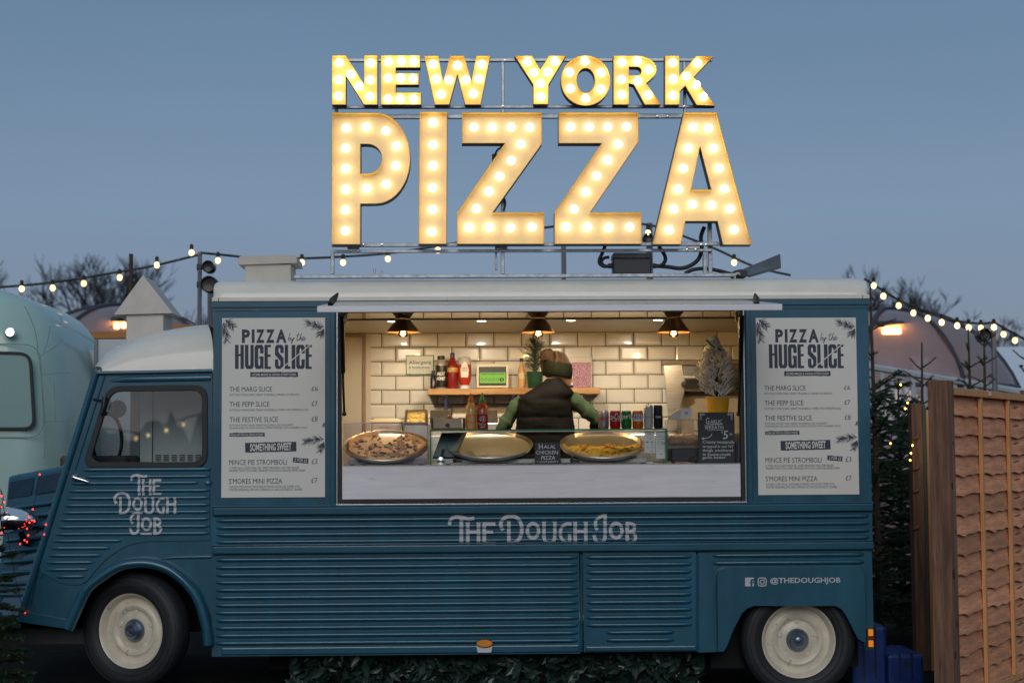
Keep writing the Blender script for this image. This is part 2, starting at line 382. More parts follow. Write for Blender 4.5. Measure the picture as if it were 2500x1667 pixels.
# corrugated bands
RIBS = []
_ribc = {}
def rib(parent, x0, x1, z, Y=0.0, h=.032, d=.018, mat=None):
    key = (round(x1 - x0, 3), h, d)
    c = Vector(((x0 + x1) / 2, Y, z)); L = (x1 - x0) / 2
    RIBS.append((x0, x1, z, Y, h, d))
    if key in _ribc: return clone(_ribc[key], 'rib', c, parent)
    m = MB(); rows = []
    for x, k in ((-L, .02), (-L + .006, .42), (-L + .018, .72), (-L + .035, .92), (-L + .055, 1), (L - .055, 1), (L - .035, .92), (L - .018, .72), (L - .006, .42), (L, .02)):
        rows.append([(c.x + x, Y + .002 - (d + .002) * (math.sin(a) ** 1.3) * k, z + h / 2 * math.cos(a) * (.35 + .65 * k)) for a in [R(180 * i / 8) for i in range(9)]])
    m.grid(rows); o = m.build('rib', mat or BLUE, parent, smooth=75, origin=c); _ribc[key] = o; return o
mb = MB(); mb.box(XL, XR, 0, .03, z2t + .001, z1b - .001); band = part('corrugated_panel', mb, BLUE)
z_up = [WZ(528, y) for y in (1270, 1287.3, 1305, 1322.6)]
for z in z_up: rib(band, XL + .022, XR - .018, z)
mb = MB(); mb.box(XL, WX(1414.5, 1450), 0, .03, zb, z2b - .001); low1 = part('corrugated_panel', mb, BLUE)
ztop_l = WZ(528, 1366); pit = (WZ(528, 1366) - WZ(528, 1569.5)) / 11
for i in range(12): rib(low1, XL + .022, WX(1412, 1450), ztop_l - i * pit)
mb = MB(); mb.box(WX(1424, 1450), WX(1701, 1450), 0, .03, zb + .008, z2b - .001); low2 = part('corrugated_panel', mb, BLUE)
for i in range(10): rib(low2, WX(1431, 1450), WX(1690, 1450), ztop_l - i * pit)
for i in (10, 11): rib(low2, WX(1479, 1560), WX(1647, 1560), ztop_l - i * pit)
for p in (1419.5, 1702.5):
    mb = MB(); mb.tube([W(p, 1352, -.001), W(p, 1590, -.001)], .0085, 8); part('panel_seam', mb, BLUE2)
mb = MB(); mb.box(XL + .06, WX(1414, 1590), -.013, .02, WZ(545, 1598), WZ(545, 1580)); part('skirt_rail', mb, BLUE2, bevel=.007)
mb = MB(); mb.box(WX(1430, 1580), WX(1700, 1580), -.011, .02, zb + .012, zb + .042); part('skirt_rail', mb, BLUE2, bevel=.007)
# rear wheel housing
arch = [(2091, 1557), (2075, 1525), (2061, 1498), (2051, 1485), (2036, 1477), (1838, 1477), (1822, 1483), (1809, 1495), (1790, 1531), (1772, 1576)]
mb = MB(); mb.prism(px_loop([(2112, 1577), (2134, 1577), (2128.5, 1338.5), (1704, 1348), (1704, 1592), (1764, 1590)] + arch[::-1] + [(2100, 1564)], 0), 0, .03); rear = part('wheel_panel', mb, BLUE)
mb = MB(); mb.prism(roundpoly(px_loop([(2111, 1568), (2107, 1380), (1748, 1382), (1751, 1588), (1764, 1588)] + arch[::-1] + [(2100, 1563)], 0), [0, .07, .07] + [0] * 13), -.045, -.0005); part('wheel_bulge', mb, BLUE, bevel=.022)
for i in (0, 1): rib(rear, WX(1739, 1355), WX(2110, 1355), ztop_l - i * pit + .004)
# ends, back wall, floor, underside
mb = MB(); mb.box(XL + .002, XL + .03, .036, YB, zb, zgut); part('bulkhead', mb, BLUE)
mb = MB(); mb.box(XR - .03, XR - .002, .036, YB, zb + .1, zgut); part('tail_panel', mb, BLUE)
mb = MB(); mb.box(XL + .031, XR - .031, YB - .03, YB - .001, zb, zgut); part('far_side_panel', mb, BLUE)
ZF = zb + .14
mb = MB(); mb.box(XL + .031, XR - .031, .34, YB - .031, ZF - .04, ZF); part('floor', mb, M('grey_floor', (.12, .12, .12), .7))
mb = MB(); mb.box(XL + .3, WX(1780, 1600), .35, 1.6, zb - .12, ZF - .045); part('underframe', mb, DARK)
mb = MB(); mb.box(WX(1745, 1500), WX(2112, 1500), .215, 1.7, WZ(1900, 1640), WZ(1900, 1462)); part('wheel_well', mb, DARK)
# lamps on the flank
mb = MB(); mb.box(WX(2112.5, 1580), WX(2133, 1580), -.012, -.001, WZ(2120, 1585), WZ(2120, 1529)); lampb = part('marker_plate', mb, BLUE2, bevel=.002)
ORANGE = M('amber_lens', (.9, .30, .02), .25, emit=(1, .28, .01), estr=.35)
mb = MB(); mb.box(WX(2114, 1555), WX(2130.5, 1555), -.030, -.0125, WZ(2122, 1578.5), WZ(2122, 1531)); mk = part('tail_marker', mb, M('amber_dark', (.12, .02, .01), .4), bevel=.005)
for a, b in ((1534, 1550), (1561, 1577)):
    mb = MB(); mb.box(WX(2117, 1555), WX(2129, 1555), -.036, -.0305, WZ(2122, b), WZ(2122, a)); mb.build('lens', ORANGE, mk, bevel=.002)
mb = MB(); mb.prism(px_loop([(1161.5, 1570), (1204, 1570), (1199, 1592), (1166, 1592)], -.016), -.020, -.0135); sm = part('side_marker', mb, WHITE, bevel=.002)
c = W(1183, 1569, -.021)
mb = MB(); mb.prism([(c.x + .0535 * math.cos(R(a)), c.z + .026 * math.sin(R(a))) for a in range(0, 360, 12)], -.028, -.0205); mb.build('lens_rim', BLACK, sm, bevel=.003)
mb = MB(); mb.prism([(c.x + .047 * math.cos(R(a)), c.z + .021 * math.sin(R(a))) for a in range(0, 360, 12)], -.036, -.0285); mb.build('lens', M('amber_reflector', (.75, .27, .03), .3, var=.2, vscale=60), sm, bevel=.004)

# ---- cab
YC = .02
cab_out = [(234, 911), (519, 905), (519, 1574), (511, 1574), (500, 1560), (494, 1535), (472, 1463), (446, 1428), (413, 1404), (380, 1391), (346, 1386), (320, 1387), (299, 1392), (258, 1412), (220, 1446), (193, 1490), (172, 1533), (163, 1533), (45, 1516)]
glass_in = roundpoly(px_loop([(220, 1128), (494, 1127), (494, 953), (272, 956)], YC), .062)
gask_out = roundpoly(px_loop([(201, 1141.5), (507, 1141), (507, 939), (263, 942)], YC), .085)
gask_mid = offset_loop(gask_out, .012)
mb = MB(); mb.prism(px_loop(cab_out, YC)[::-1], YC, YC + .03, holes=[gask_mid]); cab = part('cab_side', mb, BLUE)
mb = MB(); mb.prism(gask_out, YC - .014, YC + .02, holes=[glass_in]); part('window_seal', mb, BLACKR, bevel=.006)
mb = MB(); mb.prism(offset_loop(glass_in, -.004), YC + .006, YC + .010); part('cab_window', mb, GLASS('cab_glass', (.88, .92, .93), .12))
# door skin, a shallow raised sheet
door = roundpoly(px_loop([(96, 1392), (153, 1426), (205, 1428), (230, 1395), (262, 1362), (300, 1335), (346, 1321), (512, 1318), (512, 1146), (190, 1146), (172, 1150)], YC), [0, .06, .06, .03, .03, .03, .05, .0, .03, .03, .02])
mb = MB(); mb.prism(door, YC - .009, YC - .0005); dr = part('door_skin', mb, BLUE, bevel=.006)
K3 = 2.541
for y, a, b in ((243, 505, 1305), (287, 520, 1300), (327, 437, 1235), (374, 422, 1300), (420, 410, 1300), (464, 395, 1300), (508, 383, 1300), (552, 367, 1298), (597, 353, 1298), (641, 338, 1298), (685, 325, 757), (730, 312, 683), (775, 297, 628), (819, 283, 583), (863, 283, 552), (907, 345, 527)):
    py = 1050 + y / K3; rib(dr, WX(a / K3, py), WX(b / K3, py), WZ((a + b) / 2 / K3, py), YC - .009, .028, .011)
# pillar, drip rail, window moulding, arch lip
mb = MB(); mb.tube([W(236, 908, YC), W(160, 1150, YC), W(47, 1512, YC)], .022, 10); part('pillar', mb, BLUE2, smooth=60)
mb = MB(); mb.tube([W(256, 915, YC - .002), W(182, 1150, YC - .002), W(100, 1410, YC - .002)], .006, 8); part('door_edge', mb, BLUE2, smooth=60)
mb = MB(); mb.tube([W(236, 911, YC - .01), W(370, 908.5, YC - .01), W(518, 905, YC - .01)], .012, 8); part('drip_rail', mb, BLUE2, smooth=60)
mb = MB(); mb.tube([W(270, 930, YC + .004), W(300, 926, YC), W(515, 922, YC)], [.008, .02, .02], 10, flat=.6); part('window_moulding', mb, BLUE, smooth=60)
lip = [(168, 1534), (190, 1483), (214, 1436), (256, 1402), (298, 1379), (346, 1373), (384, 1378), (420, 1393), (456, 1423), (484, 1462), (503, 1525), (509, 1573)]
mb = MB(); pts = cr_spline([W(x, y, YC - .035) for x, y in lip], 5); mb.tube(pts, .033, 12, flat=1.5); part('wheel_arch', mb, BLUE2, smooth=60)
mb = MB(); mb.tube([W(385, 1366, YC), W(420, 1360, YC), W(516, 1358, YC)], [.004, .011, .012], 8); part('wing_crease', mb, BLUE2, smooth=60)
mb = MB(); mb.prism(px_loop([(47, 1490), (172, 1512), (166, 1534), (45, 1516)], YC), YC - .022, YC); part('step_plate', mb, BLUE2, bevel=.006)
# door handle and hinge
hz = MB(); hz.ball(W(181, 1165, YC - .03), .018, (1, .8, 1)); hz.tube([W(180, 1165, YC - .04), W(200, 1171, YC - .045), W(216, 1176, YC - .045)], [.011, .010, .005], 8); hz.tube([W(186, 1157, YC), W(186, 1163, YC - .03)], .012, 8); part('door_handle', hz, CHROME, smooth=50)
mb = MB(); mb.ball(W(507, 1179, YC), .028, (1, .5, .8)); part('door_hinge', mb, BLUE2, smooth=60)
# mirror stub on the pillar
mb = MB(); mb.tube([W(229, 975, YC), W(262, 980, YC - .05)], .008, 6); mb.tube([W(256, 968, YC - .04), W(254, 990, YC - .05), W(247, 1013, YC - .05)], [.014, .016, .008], 8); part('mirror_bracket', mb, BLACK, smooth=50)
# cab roof, domed
prof_t = [(250, 906), (256, 897), (266, 884), (284, 867), (308, 852.5), (340, 838.5), (376, 826.5), (410, 817.5), (446, 810.5), (484, 805), (521, 801)]
rows = []; Yc = .97; zbase0 = WZ(380, 906, YC)
for i, (px_, py_) in enumerate(prof_t):
    x = WX(px_, py_, Yc); zt = WZ(px_, py_, Yc); zb_ = zbase0 + .004; row = []
    xs_ = WX(px_, 906, YC)
    for k in range(25):
        a = math.pi * k / 24; cy = math.cos(a); sy = max(0, math.sin(a))
        y = Yc - (Yc - YC - .004) * math.copysign(abs(cy) ** .62, cy)
        z = zb_ + (zt - zb_) * sy ** .62
        f = abs((y - Yc) / (Yc - YC)) ** 2
        row.append((x * (1 - f) + xs_ * f, y, z))
    rows.append(row)
mb = MB(); mb.grid(rows); mb.poly(rows[0]); part('cab_roof', mb, CREAM, smooth=60)
# windscreen and far side
mb = MB(); a, b = W(240, 912, YC + .03), W(166, 1136, YC + .03)
mb.add([a, b, (b.x, 1.9, b.z), (a.x, 1.9, a.z)], [(0, 1, 2, 3)]); part('windscreen', mb, GLASS('screen_glass', (.85, .92, .93), .07))
mb = MB(); mb.prism(px_loop([(234, 911), (519, 905), (519, 1574), (45, 1516)], YC)[::-1], 1.90, 1.92); part('cab_side', mb, BLUE)
mb = MB(); mb.box(WX(236, 906), XL - .001, YC + .002, 1.92, zbase0 - .012, zbase0 + .003); part('roof_lining', mb, WHITE)
# nose
nA_t, nA_b = W(168, 1133, .045), W(50, 1512, .045); nF_t, nF_b = W(20, 1162, .34), W(-14, 1506, .34)
mir = lambda p: Vector((p.x, 1.94 - p.y, p.z))
mb = MB(); V = [nA_t, nA_b, nF_b, nF_t, mir(nA_t), mir(nA_b), mir(nF_b), mir(nF_t)]
mb.add(V, [(0, 1, 2, 3), (4, 7, 6, 5), (3, 2, 6, 7), (0, 3, 7, 4), (1, 5, 6, 2)]); nose = part('bonnet', mb, BLUE, bevel=.02)
for i in range(9):
    t = .24 + i * .075; p, q = nA_t.lerp(nA_b, t), nF_t.lerp(nF_b, t); dv = q - p
    m = MB(); m.tube([p + dv * .07, p + dv * .13, p + dv * .85, p + dv * .93], [.003, .013, .013, .003], 8, flat=1); m.build('rib', BLUE, nose, smooth=60)
for t0, t1 in ((.04, .47), (.54, .96)):
    f = lambda s, u: nA_t.lerp(nF_t, s) .lerp(nA_b.lerp(nF_b, s), u) + Vector((0, -.004, 0))
    m = MB(); m.add([f(t0, .045), f(t1, .045), f(t1, .165), f(t0, .165)], [(0, 1, 2, 3)]); m.build('vent_louvre', M('louvre_dark', (.012, .04, .07), .5, var=.4, vscale=90), nose)
mb = MB(); prof_h = [(.001, .17), (.018, .165), (.045, .13), (.070, .07), (.080, .01), (.083, -.02), (.080, -.035), (.001, -.04)]
hl = W(26, 1270, .05); mb.lathe(prof_h, hl, 28, axis='x'); part('headlamp', mb, CHROME, smooth=50)
mb = MB(); mb.tube([hl + Vector((.06, 0, -.06)), hl + Vector((.06, .1, -.14)), hl + Vector((.1, .28, -.16))], .02, 8); part('headlamp_bracket', mb, BLACK)
mb = MB(); mb.box(WX(-60, 1540, .2), WX(205, 1550, .2), .2, .28, WZ(100, 1571, .2), WZ(100, 1534, .2)); part('chassis_rail', mb, M('grey_chassis', (.05, .048, .046), .7, var=.3))
mb = MB(); mb.box(WX(-80, 1520, -.02), WX(23, 1520, -.02), -.02, .4, WZ(10, 1531, -.02), WZ(10, 1514, -.02)); part('bumper', mb, STEEL, bevel=.008)
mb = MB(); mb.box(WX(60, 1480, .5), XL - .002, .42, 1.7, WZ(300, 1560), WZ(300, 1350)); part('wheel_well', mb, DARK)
# what shows through the cab window
mb = MB(); mb.box(WX(342, 1000, .55), XL - .01, .55, 1.5, WZ(420, 1145, .55), WZ(420, 925, .55)); fr = part('cab_cabinet', mb, M('cabinet_white', (.80, .79, .76), .4, var=.03), bevel=.004)
mb = MB(); mb.box(WX(372, 1000, .546), WX(374, 1000, .546), .545, .5495, WZ(420, 1145, .55), WZ(420, 925, .55)); mb.build('cabinet_joint', BLACK, fr)
mb = MB(); mb.box(WX(318, 1000, .6), WX(341, 1000, .6), .6, 1.4, WZ(420, 1145, .6), WZ(420, 925, .6)); mb.build('cabinet_side', M('cabinet_grey', (.30, .30, .30), .5), fr)
for j in range(4):
    for i in range(6):
        mb = MB(); x = 379 + i * 19.5; mb.box(WX(x, 1100, .54), WX(x + 14, 1100, .54), .546, .5495, WZ(420, 1112 + j * 4.2, .545), WZ(420, 1110 + j * 4.2, .545)); mb.build('vent_slot', BLACK, fr)
mb = MB(); mb.prism([(W(287, 998, .3).x + .055 * math.cos(R(a)), W(287, 998, .3).z + .055 * math.sin(R(a))) for a in range(0, 360, 12)], .3, .304); part('permit_disc', mb, M('disc_grey', (.10, .14, .18), .6))
mb = MB(); mb.box(WX(150, 1100, .3), WX(318, 1100, .3), .25, 1.8, WZ(250, 1160, .3), WZ(250, 1112, .3)); part('dashboard', mb, M('dash_red_brown', (.06, .035, .03), .6), bevel=.02)
mb = MB(); cc = W(262, 1075, .5)
mb.tube([cc + Vector((.05 * math.cos(a), .2 * math.cos(a), .17 * math.sin(a))) for a in [2 * math.pi * i / 24 for i in range(25)]], .012, 8, caps=False); part('steering_wheel', mb, BLACK, smooth=60)
# chimney cowl behind the cab roof and roof vent
YV = .98
cx0, cx1 = WX(307.5, 810, YV), WX(399, 810, YV)
mb = MB(); mb.box(cx0, cx1, YV, YV + .33, WZ(350, 862, YV), WZ(350, 765, YV)); ch = part('chimney', mb, M('dull_zinc', (.50, .47, .43), .45, .25, var=.12, vscale=5, dirt=((.2, .17, .15), 60, .72)), bevel=.004)
mb = MB(); mb.prism(px_loop([(278.5, 768), (421.5, 764), (348.5, 671.5)], YV - .03), YV - .03, YV + .36); mb.build('cowl', _mats['dull_zinc'], ch)
mb = MB(); mb.tube(cr_spline([W(373, 827, YV - .03), W(380, 822, YV - .045), W(391, 818, YV - .04), W(394, 822, YV - .02)], 4), .006, 6); mb.build('hook', STEEL, ch)
YR = .30
VENTC = M('vent_paint', (.58, .53, .46), .5, var=.08, vscale=6, dirt=((.2, .17, .14), 60, .73))
mb = MB(); mb.box(WX(598, 660, YR), WX(710, 660, YR), YR, YR + .3, zroof - .01, WZ(650, 645, YR)); rv = part('roof_vent', mb, VENTC, bevel=.003)
mb = MB(); mb.prism(roundpoly(px_loop([(581.5, 646.5), (724.5, 642), (724.5, 622), (581.5, 624.5)], YR - .02), [0, 0, .03, .03]), YR - .02, YR + .34); mb.build('vent_lid', VENTC, rv, bevel=.004)

# ---- wheels
def wheel(cx, cy, turn, Y):
    c = W(cx, cy, Y); w = bpy.data.objects.new('wheel', None); w.empty_display_size = .1; _link(w, TRUCK, c)
    T = [(.222, .055), (.232, .072), (.255, .082), (.285, .088), (.312, .084), (.333, .070), (.345, .055), (.349, .02), (.349, -.02), (.345, -.055), (.333, -.07), (.29, -.088), (.23, -.07), (.222, -.05)]
    m = MB(); m.lathe(T, c, 56, 'y', caps=False); t = m.build('tyre', RUBBER, w, smooth=50, origin=c)
    m = MB()
    for k in range(5):     # moulded bands on the sidewall
        rr = (.262, .268, .300, .326, .338)[k]; hh = (.0845, .0855, .0865, .0775, .066)[k]
        m.lathe([(rr - .002, hh - .001), (rr, hh + .0015), (rr + .002, hh - .001)], c, 56, 'y', caps=False)
    m.build('sidewall_band', RUBBER, w, smooth=60, origin=c)
    P = [(.001, .012), (.06, .012), (.094, .012), (.100, .008), (.118, .008), (.132, .022), (.148, .024), (.158, .012), (.170, .008), (.196, .012), (.204, .03), (.213, .050), (.222, .060), (.231, .062), (.233, .056), (.228, .04), (.20, -.05), (.001, -.05)]
    m = MB(); m.lathe(P, c, 56, 'y'); m.build('rim', CREAMW, w, smooth=40, origin=c)
    H = [(.066, .010), (.070, .018), (.066, .030), (.056, .040), (.044, .048), (.040, .060), (.034, .066), (.026, .066), (.020, .058), (.010, .060), (.001, .061)]
    m = MB(); m.lathe(H, c, 36, 'y'); m.build('hub_cap', HUBM, w, smooth=40, origin=c)
    for k in range(5):
        a = R(90 + 72 * k); q = c + Vector((.110 * math.cos(a), 0, .110 * math.sin(a)))
        m = MB(); m.lathe([(.015, .006), (.015, .012), (.011, .014), (.010, .011), (.001, .011)], q, 14, 'y'); m.build('bolt', CREAMW, w, smooth=40, origin=q)
    w.rotation_euler = (0, 0, R(turn)); return w
wheel(332.5, 1537, -22, .13); wheel(1945.6, 1560.5, 0, .10)

# ---- truck lettering
def logo(words, boxes, Y, name, ribs=True, wsc=1.0):
    G = {
     'THE': ((58, 588, 80, 412), [([(80, 184), (84, 145), (105, 112), (150, 96), (205, 99), (270, 116), (315, 116), (352, 106)], 38, 1), ([(210, 104), (210, 410)], 42, 0), ([(188, 404), (234, 404)], 14, 0),
        ([(281, 156), (281, 408)], 40, 0), ([(399, 156), (399, 408)], 40, 0), ([(281, 262), (399, 262)], 34, 0), ([(256, 403), (306, 403)], 12, 0), ([(374, 403), (424, 403)], 12, 0), ([(256, 162), (306, 162)], 12, 0), ([(374, 162), (424, 162)], 12, 0),
        ([(463, 156), (463, 406)], 42, 0), ([(442, 174), (586, 174)], 38, 0), ([(463, 262), (560, 262)], 32, 0), ([(442, 386), (588, 386)], 38, 0)]),
     'DOUGH': ((625, 1605, 68, 405), [([(672, 242), (648, 205), (650, 150), (690, 104), (755, 86), (820, 102), (865, 160), (876, 245), (858, 320), (815, 368), (765, 384), (716, 384)], 40, 1), ([(734, 146), (734, 402)], 40, 0), ([(712, 152), (756, 152)], 12, 0),
        ('O', 1000, 248, 62, 80, 38), ([(917, 386), (1082, 386)], 28, 0),
        ([(1122, 150), (1122, 300), (1128, 345), (1150, 374), (1181, 381), (1212, 374), (1234, 345), (1240, 300), (1240, 150)], 38, 2), ([(1098, 155), (1146, 155)], 12, 0), ([(1216, 155), (1262, 155)], 12, 0),
        ([(1424, 176), (1395, 170), (1350, 180), (1315, 220), (1302, 275), (1315, 332), (1350, 370), (1390, 380), (1422, 380)], 36, 1), ([(1404, 380), (1404, 280)], 38, 0),
        ([(1466, 150), (1466, 400)], 40, 0), ([(1582, 150), (1582, 400)], 40, 0), ([(1466, 255), (1582, 255)], 34, 0), ([(1440, 155), (1490, 155)], 12, 0), ([(1556, 155), (1605, 155)], 12, 0), ([(1440, 394), (1490, 394)], 12, 0), ([(1556, 394), (1605, 394)], 12, 0)]),
     'JOB': ((1655, 2150, 65, 400), [([(1712, 240), (1690, 200), (1692, 150), (1722, 108), (1765, 88), (1812, 80)], 36, 1), ([(1795, 66), (1795, 290), (1790, 335), (1768, 370), (1735, 380), (1702, 366), (1682, 335), (1676, 298)], 38, 2),
        ('O', 1918, 246, 64, 80, 38), ([(1836, 384), (2000, 384)], 28, 0),
        ([(2040, 150), (2040, 398)], 40, 0), ([(2020, 167), (2075, 168), (2110, 182), (2122, 208), (2110, 240), (2075, 256), (2040, 258)], 36, 1), ([(2050, 260), (2095, 268), (2126, 295), (2130, 330), (2110, 364), (2075, 379), (2020, 380)], 36, 1)])}
    for wd in words:
        (gx0, gx1, gy0, gy1), st = G[wd]; bx0, bx1, by0, by1 = boxes[wd]
        tp = lambda p: W(bx0 + (p[0] - gx0) / (gx1 - gx0) * (bx1 - bx0), by0 + (p[1] - gy0) / (gy1 - gy0) * (by1 - by0), Y)
        sc = (W(bx1, by1, Y).x - W(bx0, by1, Y).x) / (gx1 - gx0); m = MB()
        for k, s_ in enumerate(st):
            if s_[0] == 'O':
                ribbon(m, [(lambda w_: (w_.x, w_.z))(tp((s_[1] + s_[3] * math.cos(a), s_[2] + s_[4] * math.sin(a)))) for a in [2 * math.pi * i / 28 for i in range(28)]], s_[5] * sc * wsc, Y, k, True)
            else:
                pts = s_[0] if s_[2] == 0 else [tuple(p) for p in cr_spline([Vector((*p, 0)) for p in s_[0]], 5)]
                ribbon(m, [(lambda w_: (w_.x, w_.z))(tp(p)) for p in pts], s_[1] * sc * wsc, Y, k)
        o = m.build(name, DECAL, TRUCK, fix=False)
        if ribs:
            bm = bmesh.new(); bm.from_mesh(o.data); wp = _wpos[o.name]
            lo = min(v.co.z for v in bm.verts); hi = max(v.co.z for v in bm.verts); z = lo + .004
            while z < hi:
                bmesh.ops.bisect_plane(bm, geom=bm.verts[:] + bm.edges[:] + bm.faces[:], plane_co=(0, 0, z), plane_no=(0, 0, 1)); z += .0045
            for v in bm.verts:
                zz = v.co.z + wp.z; xx = v.co.x + wp.x; dmax = 0
                for x0, x1, zc_, Yr, h, d in RIBS:
                    if x0 < xx < x1 and abs(zz - zc_) < h / 2 and abs(Yr - Y) < .02: dmax = max(dmax, d * (math.sqrt(1 - ((zz - zc_) / (h / 2)) ** 2)))
                v.co.y -= dmax
            bm.to_mesh(o.data); bm.free()
K6 = 2352 / 520
bx = lambda a, b, c_, d: (1080 + a / K6, 1080 + b / K6, 1240 + c_ / K6, 1240 + d / K6)
logo(('THE', 'DOUGH', 'JOB'), {'THE': bx(58, 588, 80, 412), 'DOUGH': bx(625, 1605, 68, 405), 'JOB': bx(1655, 2150, 65, 400)}, -.003, 'logo_lettering')
bd = lambda a, b, c_, d: (a / K3, b / K3, 1050 + c_ / K3, 1050 + d / K3)
logo(('THE', 'DOUGH', 'JOB'), {'THE': bd(808, 1002, 272, 403), 'DOUGH': bd(705, 1096, 380, 523), 'JOB': bd(800, 1007, 503, 648)}, YC - .0125, 'door_lettering', wsc=1.05)
YS = -.0465
mb = MB(); text_fit(mb, '@THEDOUGHJOB', 1880, 1408.5, 2052, 1426, YS, weight=.02); part('social_lettering', mb, DECAL, fix=False)
mb = MB(); mb.prism(roundpoly(px_loop([(1819, 1430.5), (1840.5, 1430.5), (1840.5, 1409), (1819, 1409)], YS), .006), YS, YS + .0008); fb = part('social_icon', mb, DECAL)
mb = MB(); ribbon(mb, [(p.x, p.z) for p in cr_spline([W(1838, 1413.5, 0), W(1834, 1413.5, 0), W(1831.5, 1416, 0), W(1831.5, 1430, 0)], 4)], .011, YS - .0006); ribbon(mb, [(p.x, p.z) for p in (W(1828, 1420, 0), W(1837, 1420, 0))], .009, YS - .0006, 1); mb.build('icon_letter', BLUE, fb, fix=False)
mb = MB(); ribbon(mb, roundpoly(px_loop([(1851, 1429.5), (1870.5, 1429.5), (1870.5, 1410), (1851, 1410)], YS), .014), .006, YS, 0, True); cI = W(1860.8, 1419.8, YS)
ribbon(mb, [(cI.x + .0125 * math.cos(a), cI.z + .0125 * math.sin(a)) for a in [2 * math.pi * i / 20 for i in range(20)]], .006, YS, 1, True); mb.box(cI.x + .0125, cI.x + .0165, YS, YS + .001, cI.z + .0125, cI.z + .0165); part('social_icon', mb, DECAL, fix=False)

# ---- lifting hatch
YH = -1.13
fl, frr = W(774, 743, YH), W(1910, 743, YH); thick = WZ(1300, 743, YH) - WZ(1300, 760, YH)
hz_ = WZ(1320, 734); hx0, hx1 = xo_l + .02, xo_r - .02
zf = (fl.z + frr.z) / 2
def slab(m, x0, x1, f0, f1, t0, t1, y0=YH, y1=-.022):
    return m.add([(f0, y0, zf - t0), (f1, y0, zf - t0), (x1, y1, hz_ - t0), (x0, y1, hz_ - t0), (f0, y0, zf - t1), (f1, y0, zf - t1), (x1, y1, hz_ - t1), (x0, y1, hz_ - t1)],
                 [(0, 1, 2, 3), (7, 6, 5, 4), (4, 5, 1, 0), (5, 6, 2, 1), (6, 7, 3, 2), (7, 4, 0, 3)])
mb = MB(); slab(mb, hx0, hx1, fl.x, frr.x, .004, thick); hatch = part('hatch_flap', mb, BOARD, bevel=.003)
mb = MB(); slab(mb, hx0 + .004, hx1 - .004, fl.x + .004, frr.x - .004, 0, .0035, YH + .02); mb.build('flap_skin', BLUE, hatch)
for p in (1089, 1584): mb = MB(); mb.box(WX(p - 3, 740, YH), WX(p + 3, 740, YH), YH + .001, YH + .02, zf - .001, zf + .010); mb.build('flap_stud', WHITE, hatch)
for s, x in ((-1, 817), (1, 1852)):
    mb = MB(); mb.tube([W(x - s * 4, 743, -1.05), W(x + s * 2 - (0 if s < 0 else 8), 731, -1.0), W(x + s * (-9) , 717, -.98)] if s > 0 else [W(806, 743, -1.05), W(814, 731, -1.0), W(825, 716, -.98)], [.016, .02, .006], 6); mb.build('flap_catch', BLACK, hatch)
for s, xt, xb in ((1, 834, 840.5), (-1, 1811, 1803)):
    top = W(xt, 772, -.35); mid = W(xt + s * 3, 908, -.12); bot = W(xb, 1010, .03)
    mb = MB(); mb.tube([top, mid], .016, 10); mb.tube([mid, bot], .007, 8); mb.ball(bot, .014); part('gas_strut', mb, BLACK, smooth=40)
    mb = MB(); x = WX(836 if s > 0 else 1796, 775, .06); mb.box(x, x + (.03 if s > 0 else .055), .06, .10, WZ(840, 789, .06), WZ(840, 755, .06)); part('strut_bracket', mb, CWALL, bevel=.003)
